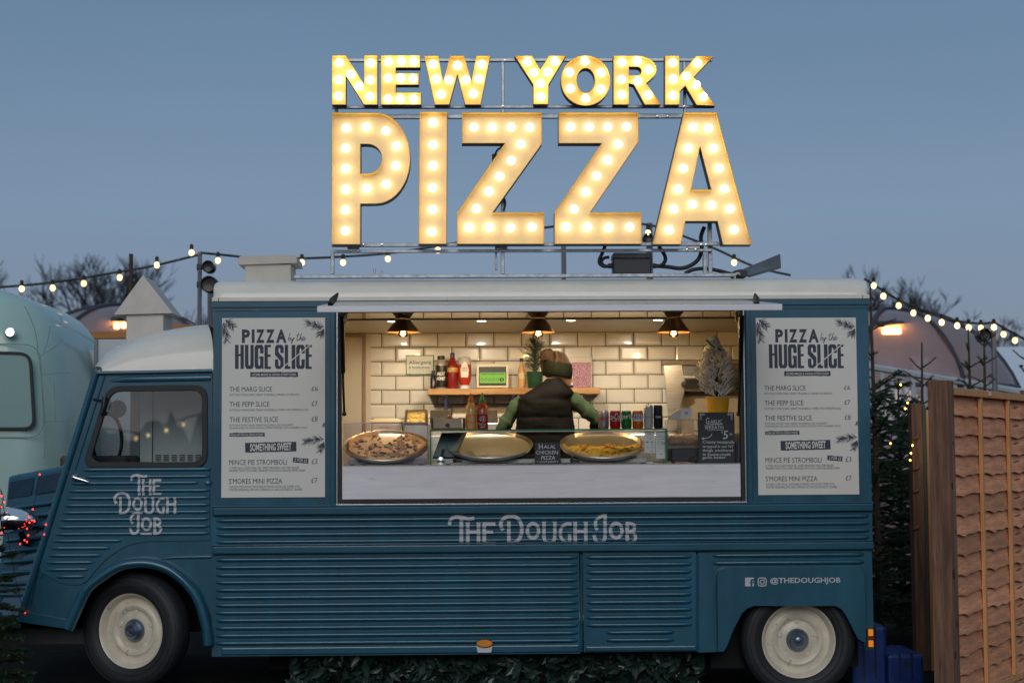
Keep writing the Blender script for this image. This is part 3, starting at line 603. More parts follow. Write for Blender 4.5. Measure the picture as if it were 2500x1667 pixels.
# ------------------------------------------------------------------ menu boards
def menu_board():
    c0 = W(668, 995, 0); t = thing('menu_board', 'printed cream menu board on the flank beside the cab', 'menu board', (c0.x, -.005, WZ(668, 1214)), 'menu boards on the truck flank')
    x0, x1 = WX(541.6, 995), WX(794, 995); z0, z1 = WZ(668, 1213.8), WZ(668, 776.2)
    mb = MB(); mb.box(x0, x1, -.008, -.0005, z0, z1); mb.build('panel', MENUW, t, bevel=.001)
    Y = -.0088
    A = lambda x, y: (540 + x / 6.82, 770 + y / 6.82); B = lambda x, y: (540 + x / 6.533, 980 + y / 6.533)
    def tx(f, s, a, b, c_, d, w=.0, sh=0, tilt=0, y=Y, m=None):
        p, q = f(a, c_), f(b, d); return text_fit(m or MB(), s, p[0], p[1], q[0], q[1], y, w, sh, tilt)
    def out(m, mat=INK, name='lettering', y=None): m.build(name, mat, t, fix=False)
    def rect(f, a, b, c_, d, tilt=0, seed=0):
        p, q = f(a, c_), f(b, d); rr = random.Random(seed); P = []
        n = 14
        for i in range(n + 1): P.append((p[0] + (q[0] - p[0]) * i / n, p[1] + rr.uniform(-.6, .6)))
        for i in range(n, -1, -1): P.append((p[0] + (q[0] - p[0]) * i / n + rr.uniform(-.3, .3), q[1] + rr.uniform(-.6, .6)))
        L = px_loop(P, Y); cx = sum(v[0] for v in L) / len(L); cz = sum(v[1] for v in L) / len(L)
        L = [(cx + (u - cx) * math.cos(tilt) - (v - cz) * math.sin(tilt), cz + (u - cx) * math.sin(tilt) + (v - cz) * math.cos(tilt)) for u, v in L]
        m = MB(); m.prism(L, Y, Y + .0006); m.build('ink_banner', INK, t)
    # headline
    def hl(s, a, b, c_, d, w): out(tx(A, s, a, b, c_, d, w), name='headline')
    for ch_, a, b in (('P', 345, 480), ('I', 508, 556), ('Z', 580, 722), ('Z', 745, 888), ('A', 912, 1090)): hl(ch_, a, b, 232, 458, .045)
    H = [  # heavy condensed capitals as outlines in a 0..1 box
      ('H', 230, 377, [[(0, 0), (.4, 0), (.4, .38), (.62, .38), (.62, 0), (1, 0), (1, 1), (.62, 1), (.62, .47), (.4, .47), (.4, 1), (0, 1)]], []),
      ('U', 395, 542, [[(0, 0), (.4, 0), (.4, .8), (.47, .87), (.55, .87), (.62, .8), (.62, 0), (1, 0), (1, .88), (.82, 1), (.18, 1), (0, .88)]], []),
      ('G', 556, 706, [[(.18, 0), (.82, 0), (1, .1), (1, .36), (.62, .36), (.62, .2), (.55, .14), (.47, .14), (.4, .2), (.4, .8), (.47, .87), (.55, .87), (.62, .8), (.62, .58), (.52, .58), (.52, .48), (1, .48), (1, 1), (.85, 1), (.8, .95), (.7, 1), (.18, 1), (0, .9), (0, .1)]], []),
      ('E', 720, 828, [[(0, 0), (1, 0), (1, .1), (.52, .1), (.52, .4), (.95, .4), (.95, .5), (.52, .5), (.52, .9), (1, .9), (1, 1), (0, 1)]], []),
      ('S', 895, 1040, [[(.18, 0), (.82, 0), (1, .1), (1, .34), (.62, .34), (.62, .18), (.55, .13), (.47, .13), (.4, .18), (.4, .3), (1, .55), (1, .9), (.82, 1), (.18, 1), (0, .9), (0, .6), (.4, .6), (.4, .82), (.47, .88), (.55, .88), (.62, .82), (.62, .66), (0, .42), (0, .1)]], []),
      ('L', 1058, 1152, [[(0, 0), (.6, 0), (.6, .89), (1, .89), (1, 1), (0, 1)]], []),
      ('I', 1172, 1235, [[(0, 0), (1, 0), (1, 1), (0, 1)]], []),
      ('C', 1248, 1392, [[(.18, 0), (.82, 0), (1, .1), (1, .36), (.62, .36), (.62, .2), (.55, .14), (.47, .14), (.4, .2), (.4, .8), (.47, .87), (.55, .87), (.62, .8), (.62, .6), (1, .6), (1, .9), (.82, 1), (.18, 1), (0, .9), (0, .1)]], []),
      ('E', 1405, 1508, [[(0, 0), (1, 0), (1, .1), (.55, .1), (.55, .4), (1, .4), (1, .5), (.55, .5), (.55, .9), (1, .9), (1, 1), (0, 1)]], [])]
    for ch_, a, b, loops, _ in H:
        m = MB(); m.prism(px_loop([A(a + (b - a) * u, 488 + (890 - 488) * v) for u, v in loops[0]], Y), Y, Y + .0006); m.build('headline', INK, t)
    m = MB(); m.prism(px_loop([A(985, 888), A(1012, 888), A(1490, 494), A(1475, 485)], Y), Y - .0008, Y - .0003); m.build('slash', MENUW, t)
    m = MB()
    for k, st in enumerate(([(1150, 292), (1130, 350), (1120, 410), (1140, 415), (1158, 385), (1140, 370), (1125, 395)], [(1165, 372), (1165, 405), (1185, 405), (1205, 370), (1190, 430), (1168, 465), (1172, 430), (1222, 375)],
                            [(1290, 290), (1272, 350), (1262, 410), (1280, 415), (1300, 390)], [(1250, 335), (1310, 318)], [(1345, 292), (1318, 360), (1305, 415), (1325, 370), (1342, 372), (1335, 412), (1355, 410)], [(1358, 395), (1385, 380), (1378, 355), (1360, 375), (1362, 412), (1385, 412), (1412, 372)])):
        ribbon(m, [(w_.x, w_.z) for w_ in cr_spline([W(*A(*p), Y) for p in st], 5)], .0032, Y, k)
    out(m, name='script_lettering')
    rect(A, 485, 1278, 942, 1022, 0, 1); out(tx(A, 'HOME-MADE & HAND-STRETCHED', 518, 1245, 964, 1004, .01, y=Y - .0008), INKW)
    for f, s, a, b, c_, d, w in ((A, 'THE MARG SLICE', 140, 845, 1185, 1266, .0), (A, '£6', 1505, 1608, 1178, 1255, .0), (A, 'MUTTI RICH TOMATO BASE, CREAMY MOZZARELLA, SPRINKLE OF OREGANO', 140, 1298, 1302, 1340, .0),
            (A, 'THE PEPP SLICE', 140, 803, 1435, 1518, .0), (A, '£7', 1505, 1605, 1425, 1505, .0), (B, 'MUTTI RICH TOMATO BASE, CREAMY MOZZARELLA, TOPPED WITH PEPPERONI SLICES', 132, 1385, 117, 154, .0),
            (B, 'THE FESTIVE SLICE', 135, 903, 245, 326, .0), (B, '£8', 1442, 1538, 235, 315, .0), (B, 'MUTTI RICH TOMATO BASE, CREAMY MOZZARELLA, PIGS IN BLANKETS', 132, 1155, 360, 396, .0), (B, '(SAUSAGE & BACON) SAGE & ONIONS STUFFING DRIZZLED WITH CRANBERRY SAUCE', 132, 1370, 403, 442, .0),
            (B, 'MINCE PIE STROMBOLI', 128, 1048, 925, 1008, .0), (B, '£3', 1442, 1535, 912, 995, .0), (B, 'A TWIST ON A CLASSIC MINCE PIE - SWEET MINCEMEAT AND STEM GINGER', 128, 1240, 1038, 1076, .0), (B, 'WRAPPED TIGHTLY IN A SWIRL, SPRINKLED WITH ICING SUGAR AND SERVED WARM', 128, 1338, 1083, 1122, .0),
            (B, "S'MORES MINI PIZZA", 125, 975, 1225, 1308, .0), (B, '£7', 1438, 1535, 1215, 1295, .0), (B, 'OUR NEW YORK DOUGH, SMOTHERED IN MELTED CHOCOLATE, TOPPED WITH', 125, 1250, 1338, 1378, .0), (B, 'TOASTED MARSHMALLOWS AND A SPRINKLE OF CHOCOLATE BISCUIT CRUMBLE', 125, 1295, 1383, 1421, .0)):
        out(tx(f, s, a, b, c_, d, w))
    rect(B, 132, 693, 496, 556, R(.6), 2); out(tx(B, 'PLEASE ASK FOR GF & VEGAN OPTIONS', 150, 668, 510, 545, .008, tilt=R(.6), y=Y - .0008), INKW)
    rect(B, 382, 1200, 648, 802, R(1.4), 3); out(tx(B, 'SOMETHING SWEET', 460, 1120, 664, 784, .03, tilt=R(1.2), y=Y - .0008), INKW)
    rect(B, 1143, 1390, 900, 976, R(-5), 4); out(tx(B, '2 FOR £5', 1170, 1368, 912, 962, .008, tilt=R(-5), y=Y - .0008), INKW)
    rr = random.Random(3)
    def sprig(f, base, tip, n, ln, clipf):
        m = MB(); a = Vector(f(*base)); b = Vector(f(*tip)); dv = (b - a)
        ang0 = math.atan2(dv.y, dv.x)
        for i in range(n):
            s_ = rr.uniform(.02, 1); p = a + dv * s_; an = ang0 + rr.choice((-1, 1)) * R(rr.uniform(18, 55)); L = ln * rr.uniform(.6, 1.1) * (1.1 - .3 * s_)
            q = p + Vector((math.cos(an), math.sin(an))) * L; mdl = (p + q) / 2 + Vector((0, L * .05))
            q.x = min(max(q.x, 543), 792.5); mdl.x = min(max(mdl.x, 543), 792.5); q.y = max(q.y, 778); mdl.y = max(mdl.y, 778)
            ribbon(m, [(w_.x, w_.z) for w_ in (W(p.x, p.y, Y), W(mdl.x, mdl.y, Y), W(q.x, q.y, Y))], [.0018, .0018, .0006], Y, i * .01)
        ribbon(m, [(w_.x, w_.z) for w_ in (W(a.x, a.y, Y), W(b.x, b.y, Y))], .002, Y, .5); m.build('pine_print', INK, t, fix=False)
    sprig(A, (60, 70), (200, 190), 60, 17, 0); sprig(A, (40, 110), (95, 420), 80, 19, 0)
    sprig(A, (1715, 190), (1440, 130), 80, 18, 0); sprig(A, (1715, 220), (1640, 330), 60, 17, 0)
    sprig(B, (1640, 600), (1340, 640), 80, 18, 0); sprig(B, (1640, 640), (1570, 790), 60, 15, 0); sprig(B, (1650, 330), (1640, 390), 14, 9, 0)
    return t
board1 = menu_board()
board2 = clone(board1, 'menu_board', (WX(1970.5, 990), -.005, WZ(1970, 1207.5)))
board2.scale = (.985, 1, .992)
board2['label'] = 'printed cream menu board on the flank above the rear wheel'
for ch in list(board1.children):
    c_ = ch.copy(); COL.objects.link(c_); c_.parent = board2

# ------------------------------------------------------------------ illuminated roof sign
GX = lambda x: 780 + x / 2.1778
GY = lambda y: 110 + y / 2.1778
YL = .03                                       # plane of the letter rims
def arc(cx, cy, rx, ry, a0, a1, n=12): return [(cx + rx * math.cos(R(a0 + (a1 - a0) * i / n)), cy + ry * math.sin(R(a0 + (a1 - a0) * i / n))) for i in range(n + 1)]
LET = [
 ('N', [(67, 56), (140, 56), (238, 213), (238, 56), (308, 56), (308, 318), (236, 318), (140, 163), (140, 318), (66, 318)], [], [(105, 95), (103, 185), (101, 273), (166, 157), (209, 219), (273, 97), (269, 187), (268, 276)]),
 ('E', [(327, 56), (535, 56), (535, 121), (406, 121), (406, 152), (527, 152), (527, 212), (406, 212), (406, 254), (540, 254), (540, 318), (327, 318)], [], [(367, 90), (435, 88), (501, 89), (365, 178), (433, 178), (497, 180), (364, 288), (430, 287), (500, 288)]),
 ('W', [(556, 58), (632, 58), (657, 200), (695, 58), (770, 58), (808, 200), (834, 58), (908, 58), (857, 318), (774, 318), (733, 155), (690, 318), (613, 318)], [], [(604, 103), (621, 182), (645, 263), (689, 187), (734, 110), (777, 187), (818, 260), (848, 180), (863, 105)]),
 ('Y', [(1037, 58), (1130, 58), (1174, 133), (1220, 58), (1310, 58), (1218, 212), (1216, 316), (1137, 316), (1137, 212)], [], [(1105, 90), (1140, 147), (1175, 206), (1177, 276), (1214, 145), (1251, 88)]),
 ('O', arc(1415, 190, 132, 134, 0, 350, 35), [arc(1416, 190, 48, 66, 0, 345, 23)], [(1411, 87), (1329, 146), (1334, 232), (1415, 285), (1495, 236), (1497, 147)]),
 ('R', [(1563, 58)] + arc(1690, 131, 103, 73, -90, 45, 9) + [(1738, 205), (1815, 318), (1730, 318), (1672, 212), (1645, 205), (1645, 318), (1563, 318)], [[(1645, 117)] + arc(1688, 140, 24, 23, -90, 90, 6) + [(1645, 163)]], [(1608, 93), (1690, 87), (1752, 132), (1606, 184), (1693, 193), (1607, 266), (1747, 267)]),
 ('K', [(1837, 58), (1913, 58), (1913, 165), (2002, 60), (2094, 62), (1990, 172), (2105, 324), (2005, 320), (1945, 218), (1915, 248), (1915, 318), (1837, 318)], [], [(1878, 95), (1880, 182), (1879, 270), (1951, 168), (2010, 98), (2003, 213), (2040, 277)]),
 ('P', [(67, 360)] + arc(300, 602, 183, 242, -90, 90, 20) + [(218, 845), (217, 1060), (64, 1060)], [[(218, 527), (250, 527)] + arc(255, 605, 78, 78, -90, 90, 12) + [(218, 683)]], [(142, 442), (248, 437), (353, 457), (411, 538), (406, 643), (355, 741), (250, 763), (139, 549), (139, 658), (138, 768), (137, 878), (138, 988)]),
 ('I', [(532, 355), (680, 355), (676, 1058), (526, 1058)], [], [(604, 412), (604, 530), (603, 642), (602, 759), (601, 876), (597, 993)]),
 ('Z', [(757, 358), (1182, 358), (1183, 525), (922, 890), (1195, 890), (1195, 1058), (731, 1058), (731, 893), (985, 523), (757, 523)], [], [(821, 438), (919, 438), (1017, 437), (1118, 438), (1071, 528), (1019, 615), (957, 699), (901, 779), (835, 870), (795, 970), (903, 969), (1016, 971), (1130, 968)]),
 ('Z', [(1271, 358), (1695, 358), (1697, 515), (1440, 890), (1712, 890), (1713, 1058), (1249, 1058), (1249, 890), (1500, 523), (1271, 523)], [], [(1335, 436), (1434, 436), (1533, 436), (1633, 435), (1588, 528), (1532, 612), (1474, 697), (1417, 782), (1353, 873), (1311, 968), (1424, 968), (1538, 970), (1650, 968)]),
 ('A', [(1938, 358), (2111, 358), (2298, 1062), (2145, 1062), (2116, 937), (1946, 937), (1922, 1060), (1770, 1060)], [[(2023, 537), (2082, 768), (1977, 768)]], [(1987, 438), (2068, 443), (1961, 549), (2095, 550), (1934, 657), (2125, 656), (1907, 767), (2153, 766), (1883, 873), (2184, 872), (1985, 848), (2085, 852), (1859, 983), (2205, 982)])]
SIGN = thing('pizza_sign', 'large roof sign of bulb-lit yellow letters reading NEW YORK PIZZA', 'sign', W(1300, 672, .12))
LSH = M('letter_return_metal', (.16, .13, .11), .5, .4, var=.2, vscale=20)
LIN = M('letter_rim_yellow', (.80, .56, .13), .45)
FACE1 = M('letter_face_cream', (.86, .70, .43), .55, var=.04, vscale=5)
FACE2 = M('letter_face_yellow', (.80, .57, .22), .5, var=.04, vscale=5)
BULB = EMIT('sign_bulb_glow', (1.0, .79, .44), 5.0)
bulb0 = None
sp = lambda p, Y: (lambda w_: (w_.x, w_.z))(W(GX(p[0]), GY(p[1]), Y))
for ci, (nm, loop, holes, bulbs) in enumerate(LET):
    big = ci > 6; dp = .105 if big else .085; fd = .05 if big else .038; tk = .006
    L = [sp(p, YL) for p in loop]; Hs = [[sp(p, YL) for p in h] for h in holes]
    ar = sum(L[i][0] * L[(i + 1) % len(L)][1] - L[(i + 1) % len(L)][0] * L[i][1] for i in range(len(L)))
    if ar < 0: L = L[::-1]
    loops = [(L, tk)] + [(h, -tk) for h in Hs]
    m = MB()
    for l, t in loops:
        ins = offset_loop(l, t); n = len(l)
        m.k = 1; m.add([(x, YL, z) for x, z in l] + [(x, YL, z) for x, z in ins], [(i, (i + 1) % n, n + (i + 1) % n, n + i) for i in range(n)])
        m.add([(x, YL, z) for x, z in ins] + [(x, YL + fd, z) for x, z in ins], [(i, (i + 1) % n, n + (i + 1) % n, n + i) for i in range(n)])
        m.k = 0; m.add([(x, YL, z) for x, z in l] + [(x, YL + dp, z) for x, z in l], [(i, (i + 1) % n, n + (i + 1) % n, n + i) for i in range(n)])
    flat = [p for l, _ in loops for p in l]; tr_ = geometry.tessellate_polygon([[Vector((x, z, 0)) for x, z in l] for l, _ in loops])
    m.k = 0; m.add([(x, YL + dp, z) for x, z in flat], [tuple(t) for t in tr_])
    lo = m.build('letter', [LSH, LIN], SIGN, fix=False)
    lo['label'] = 'tray letter ' + nm + (' of the big lower word' if big else ' of the small upper words')
    m = MB(); il = [offset_loop(l, t * .5) for l, t in loops]; flat = [p for l in il for p in l]
    m.add([(x, YL + fd - .001, z) for x, z in flat], [tuple(t) for t in geometry.tessellate_polygon([[Vector((x, z, 0)) for x, z in l] for l in il])]); m.build('face', FACE1 if big else FACE2, lo)
    for bxp_ in bulbs:
        wv = W(GX(bxp_[0]), GY(bxp_[1]), YL + fd - .035)
        if bulb0 is None:
            q = MB(); q.lathe([(.001, .031), (.014, .028), (.024, .018), (.0275, .0), (.025, -.010), (.016, -.020), (.013, -.034), (.001, -.034)], wv, 16, 'y'); bulb0 = q.build('bulb', BULB, lo, smooth=60, origin=wv)
        else: clone(bulb0, 'bulb', wv, lo)
# frame of square tube
YF = YL + .115
def bar(x0, y0, x1, y1, Y=YF, d=.03, name='frame_tube'):
    m = MB(); a, b = W(GX(x0), GY((y0 + y1) / 2), Y), W(GX(x1), GY((y0 + y1) / 2), Y); c_, e = W(GX((x0 + x1) / 2), GY(y0), Y), W(GX((x0 + x1) / 2), GY(y1), Y)
    m.box(a.x, b.x, Y, Y + d, e.z, c_.z); return m.build(name, STEEL, SIGN, bevel=.003)
bar(68, 70, 2090, 88); bar(66, 321, 2100, 336); bar(68, 367, 2110, 390); bar(64, 1050, 2296, 1069, YL + .10); bar(60, 1086, 2088, 1101); bar(-138, 1217, 2215, 1236, .105, .05, 'base_rail')
for x0, y0, x1, y1, Yq in ((966, 89, 984, 366, YF + .001), (1934, 89, 1950, 366, YF + .001), (80, 337, 98, 366, YF + .002), (964, 391, 984, 1049, YF + .004), (964, 1102, 984, 1216, YF), (60, 1102, 78, 1216, YF), (2040, 1102, 2060, 1216, YF), (2066, 900, 2088, 1216, YF + .036), (933, 1102, 945, 1195, YF + .03)):
    bar(x0, y0, x1, y1, Yq)
for p in (180, 965, 1985):
    bar(p - 32, 1070, p + 32, 1085, YF - .008, .03, 'clamp_plate')
rr = random.Random(2)
bolt_m = MB(); bolt_m.lathe([(.007, 0), (.007, .006), (.001, .007)], (0, 0, 0), 8, 'y'); first = None
for x, y in ((232, 1062), (332, 1062), (975, 328), (985, 84), (1797, 380), (1852, 380), (1940, 328), (165, 1095), (205, 1095), (950, 1085), (1000, 1085), (1955, 1088), (2000, 1088), (2030, 1062), (2055, 1062)):
    p = W(GX(x), GY(y), YL + .098)
    if first is None: q = MB(); q.lathe([(.007, 0), (.007, .006), (.001, .007)], p, 8, 'y'); first = q.build('bolt', ALU, SIGN, origin=p)
    else: clone(first, 'bolt', p, SIGN)
m = MB(); m.box(WX(GX(917), 300, YF), WX(GX(945), 300, YF), YF + .05, YF + .11, WZ(GX(930), GY(622), YF), WZ(GX(930), GY(572), YF)); m.build('cable_gland', BLACK, SIGN)
for P_, r_ in (([(965, 545, .06), (945, 560, .06), (935, 580, .07)], .006), ([(975, 800, -.01), (988, 840, -.01), (980, 880, -.01)], .007)):
    m = MB(); m.tube(cr_spline([W(GX(x), GY(y), YF + d) for x, y, d in P_], 5), r_, 6); m.build('sign_wire', BLACK, SIGN, smooth=60)

# ------------------------------------------------------------------ gear on the roof behind the sign
KB = 3.36; QX = lambda x: 1440 + x / KB; QY = lambda y: 560 + y / KB
PBOX = M('box_black_plastic', (.016, .016, .026), .42, var=.15, vscale=12)
pb = thing('power_box', 'black plastic power box standing on the roof below the sign', 'junction box', W(QX(350), QY(362), .18))
m = MB(); m.prism(px_loop([(QX(188), QY(238)), (QX(513), QY(238)), (QX(505), QY(362)), (QX(195), QY(362))], .16), .16, .30); m.build('box_body', PBOX, pb, bevel=.008)
m = MB(); m.prism(px_loop([(QX(192), QY(192)), (QX(500), QY(192)), (QX(512), QY(236)), (QX(186), QY(236))], .16), .155, .31); m.build('box_lid', PBOX, pb, bevel=.006)
for x in (232, 470): m = MB(); m.box(WX(QX(x - 6), QY(200), .15), WX(QX(x + 6), QY(200), .15), .146, .154, WZ(QX(x), QY(232), .15), WZ(QX(x), QY(194), .15)); m.build('lid_clip', BLACK, pb)
for x0, x1 in ((150, 183), (516, 545)): m = MB(); m.tube([W(QX(x0), QY(300), .22), W(QX(x1), QY(300), .22)], .016, 10); m.build('cable_gland', BLACK, pb)
for i, (pts, r_, lab) in enumerate((
    ([(125, 135), (105, 190), (78, 250), (85, 285), (120, 305), (155, 300)], .011, 'black cable looping down from the sign to the left of the power box'),
    ([(160, 228), (120, 235), (95, 262), (110, 292), (135, 302)], .010, 'short black cable curling back into the left gland of the power box'),
    ([(565, 140), (610, 205), (620, 250), (600, 285), (580, 295)], .012, 'black cable hanging from the sign to the right of the power box'),
    ([(540, 300), (640, 308), (740, 320), (820, 300), (890, 245), (918, 160), (912, 60), (940, -20)], .013, 'long black cable rising from the power box behind the letter A'),
    ([(780, 362), (850, 330), (950, 322), (1050, 338), (1180, 372)], .012, 'black cable lying along the roof towards the floodlight'))):
    m = MB(); m.tube(cr_spline([W(QX(x), QY(y), .20 + .015 * i) for x, y in pts], 6), r_, 8); tag(m.build('cable', BLACK, smooth=60), lab, 'cable', 'cables on the truck roof')
fl_ = thing('floodlight', 'grey slab floodlight tilted up at the right end of the sign', 'floodlight', W(QX(1235), QY(392), .2))
m = MB(); m.prism(roundpoly(px_loop([(QX(1175), QY(388)), (QX(1295), QY(388)), (QX(1295), QY(340)), (QX(1235), QY(326)), (QX(1175), QY(340))], .14), .01), .14, .26); m.build('lamp_bracket', BLACK, fl_, bevel=.005)
m = MB(); a, b, c_, d_ = [W(QX(x), QY(y), Yq) for x, y, Yq in ((1240, 330, .16), (1560, 198, .40), (1566, 302, .40), (1300, 378, .16))]
off = Vector((.012, .05, -.01)); m.add([a, b, c_, d_, a + off, b + off, c_ + off, d_ + off], [(0, 1, 2, 3), (7, 6, 5, 4), (0, 4, 5, 1), (1, 5, 6, 2), (2, 6, 7, 3), (3, 7, 4, 0)]); m.build('lamp_housing', M('lamp_grey', (.16, .18, .20), .5, .3, var=.15), fl_, bevel=.004)
m = MB(); m.tube(cr_spline([W(QX(1190), QY(402), .12), W(QX(1192), QY(375), .11), W(QX(1210), QY(360), .11), W(QX(1228), QY(366), .12)], 5), .007, 6); m.build('white_tail', WHITE, fl_, smooth=60)
for x, h in ((914, 26), (933, 18)): m = MB(); m.tube([W(x, 672, .13), W(x, 672 - h * .6, .13)], .006, 6); m.tube([W(x - 3, 669, .13), W(x + 3, 669, .13)], .005, 6); tag(m.build('roof_stud', STEEL), 'small threaded stud on the roof rail, ' + ('taller left one' if h > 20 else 'shorter right one'), 'stud')
# ------------------------------------------------------------------ inside the truck
YW = 1.76
GROUT = M('grout', (.085, .06, .04), .9, var=.2)
TILE = M('glazed_tile', (.72, .67, .58), .2, coat=.35, var=.03, vscale=2, orand=.05)
tw_x0, tw_x1 = WX(901, 900, YW), XR - .035
mb = MB(); mb.box(tw_x0, tw_x1, YW, YW + .02, ZF + .002, ZC + .02); tw = part('tiled_wall', mb, GROUT)
tile_h = (WZ(1250, 811.8, YW) - WZ(1250, 1020.5, YW)) / 6; tile_w = 68.55 / S(YW); jt = .0058
def tile(x0, x1, z0, z1):
    key = (round(x1 - x0, 3), round(z1 - z0, 3)); c = Vector(((x0 + x1) / 2, YW, (z0 + z1) / 2))
    if key in _tc: return clone(_tc[key], 'tile', c, tw)
    m = MB(); a, b, c0, d = x0 + jt / 2, x1 - jt / 2, z0 + jt / 2, z1 - jt / 2; e = min(.013, (b - a) * .3)
    L0 = [(a, YW - .001, c0), (b, YW - .001, c0), (b, YW - .001, d), (a, YW - .001, d)]; L1 = [(p[0], YW - .004, p[2]) for p in L0]
    L2 = [(a + e, YW - .0095, c0 + e), (b - e, YW - .0095, c0 + e), (b - e, YW - .0095, d - e), (a + e, YW - .0095, d - e)]
    m.add(L0 + L1 + L2, [(i, (i + 1) % 4, 4 + (i + 1) % 4, 4 + i) for i in range(4)] + [(4 + i, 4 + (i + 1) % 4, 8 + (i + 1) % 4, 8 + i) for i in range(4)] + [(8, 9, 10, 11)])
    o = m.build('tile', TILE, tw, origin=c); _tc[key] = o; return o
_tc = {}
xj0 = WX(931.5, 830, YW); xj1 = WX(965.8, 860, YW); zt = WZ(1250, 811.8, YW)
for r_ in range(10):
    z1_ = zt - r_ * tile_h; z0_ = z1_ - tile_h; x = (xj0 if r_ % 2 == 0 else xj1) - tile_w
    while x < tw_x1 - .02:
        a, b = max(x, tw_x0), min(x + tile_w, tw_x1)
        if b - a > .02: tile(a, b, z0_, z1_)
        x += tile_w
# left: plain wall with a door
mb = MB(); mb.box(XL + .035, tw_x0 - .002, YW + .002, YW + .02, ZF, ZC + .02); part('inner_wall', mb, CWALL)
xa, xb = WX(815, 900, YW - .02), WX(884, 900, YW - .02)
mb = MB(); mb.box(xa, xb, YW - .02, YW - .001, ZF, WZ(860, 826, YW - .02)); part('inner_door', mb, M('door_cream', (.56, .49, .38), .5, var=.03), bevel=.003)
mb = MB(); mb.box(xb + .002, xb + .026, YW - .03, YW - .001, ZF, WZ(860, 822, YW)); mb.box(xa, xb + .026, YW - .03, YW - .001, WZ(860, 822, YW) + .001, WZ(860, 822, YW) + .02); part('door_frame', mb, M('door_frame_wood', (.30, .19, .12), .5, var=.2, vscale=12), bevel=.002)
mb = MB(); mb.box(WX(893, 900, YW), tw_x0 + .012, YW - .016, YW - .001, ZF, zt); part('corner_strip', mb, CWALL, bevel=.002)
# ceiling: satin back sheet and mirror-gloss front sheet with a trim between
yj = .53
CEIL = M('ceiling_satin', (.62, .54, .42), .32, var=.03, vscale=3)
mb = MB(); mb.box(XL + .035, XR - .035, yj + .012, YW + .02, ZC, ZC + .015); part('ceiling', mb, CEIL)
mb = MB(); mb.box(XL + .035, XR - .035, .037, yj - .002, ZC + .001, ZC + .016); part('ceiling_gloss_sheet', mb, M('ceiling_gloss', (.55, .48, .38), .03, .75))
mb = MB(); mb.box(XL + .035, XR - .035, yj - .0015, yj + .0115, ZC - .004, ZC + .012); part('ceiling_trim', mb, M('trim_brown', (.10, .07, .05), .5))
for x in (XL + .031, XR - .06):
    mb = MB(); mb.box(x, x + .028, .04, YW + .02, ZF, ZC + .02); part('inner_end_wall', mb, CWALL)
# downlights
GLOW = EMIT('downlight_glow', (1, .80, .52), 14)
for i, px_ in enumerate((957, 1176, 1394, 1608)):
    p = Vector((WX(px_, 783, .62), .62, ZC))
    p.y = .66
    t = thing('downlight', ('leftmost', 'second from left', 'third from left', 'rightmost')[i] + ' recessed round ceiling downlight in the serving hatch', 'downlight', p, 'ceiling downlights')
    m = MB(); m.lathe([(.030, -.002), (.043, -.004), (.045, -.001), (.030, 0)], p, 24, caps=False); m.build('bezel', CREAM, t, smooth=50)
    m = MB(); m.lathe([(.001, -.006), (.029, -.003), (.029, -.0005), (.001, -.0005)], p, 20); m.build('lens', GLOW, t)
    ld = bpy.data.lights.new('downlight_beam', 'SPOT'); ld.energy = 33; ld.color = (1, .89, .70); ld.spot_size = R(110); ld.spot_blend = .6; ld.shadow_soft_size = .025
    lo = bpy.data.objects.new('downlight_beam', ld); _link(lo, t, p + Vector((0, 0, -.012))); lo.rotation_euler = (R(38), 0, 0)
# pendant lamps
SHB = M('shade_bronze', (.22, .18, .13), .38, .85, var=.1); SHI = M('shade_copper', (.75, .33, .12), .35, .9)
FIL = EMIT('filament', (1, .62, .22), 60); BGL = GLASS('amber_bulb_glass', (1, .78, .45), .10)
for i, px_ in enumerate((984, 1314, 1644)):
    Yp = .50; p = W(px_, 779, Yp); p.z = ZC - .001; k = 1 / S(Yp)
    zb_ = WZ(px_, 811.5, Yp)
    t = thing('pendant_lamp', ('left', 'middle', 'right')[i] + ' bronze cone pendant lamp with a glowing clear bulb', 'lamp', p, 'cone lamps over the counter')
    m = MB(); m.lathe([(16.5 * k, ZC - .001), (17.5 * k, ZC - .006), (40 * k, zb_ + .004), (40.5 * k, zb_)], (p.x, p.y, 0), 36, caps=False); m.build('shade', SHB, t, smooth=40)
    m = MB(); m.lathe([(15.5 * k, ZC - .009), (38.8 * k, zb_ + .003), (40.3 * k, zb_ + .0005)], (p.x, p.y, 0), 36, caps=False); m.build('shade_lining', SHI, t, smooth=40)
    m = MB(); m.lathe([(.018, ZC - .012), (.02, zb_ + .03), (.016, zb_ + .028), (.001, zb_ + .026)], (p.x, p.y, 0), 16); m.build('lampholder', BLACK, t, smooth=40)
    m = MB(); m.lathe([(.012, zb_ + .026), (.018, zb_ + .018), (.030, zb_), (.033, zb_ - .010), (.028, zb_ - .023), (.014, zb_ - .031), (.001, zb_ - .033)], (p.x, p.y, 0), 20); m.build('bulb', BGL, t, smooth=60)
    m = MB()
    for a in range(6): q = Vector((p.x + .009 * math.cos(a * 1.05), p.y + .009 * math.sin(a * 1.05), 0)); m.tube([q + Vector((0, 0, zb_ + .012)), q * 1 + Vector((0, 0, zb_ - .014))], .0022, 5)
    m.build('filament', FIL, t)
    ld = bpy.data.lights.new('pendant_glow', 'POINT'); ld.energy = 14; ld.color = (1, .80, .55); ld.shadow_soft_size = .02
    lo = bpy.data.objects.new('pendant_glow', ld); _link(lo, t, (p.x, p.y, zb_ - .006))
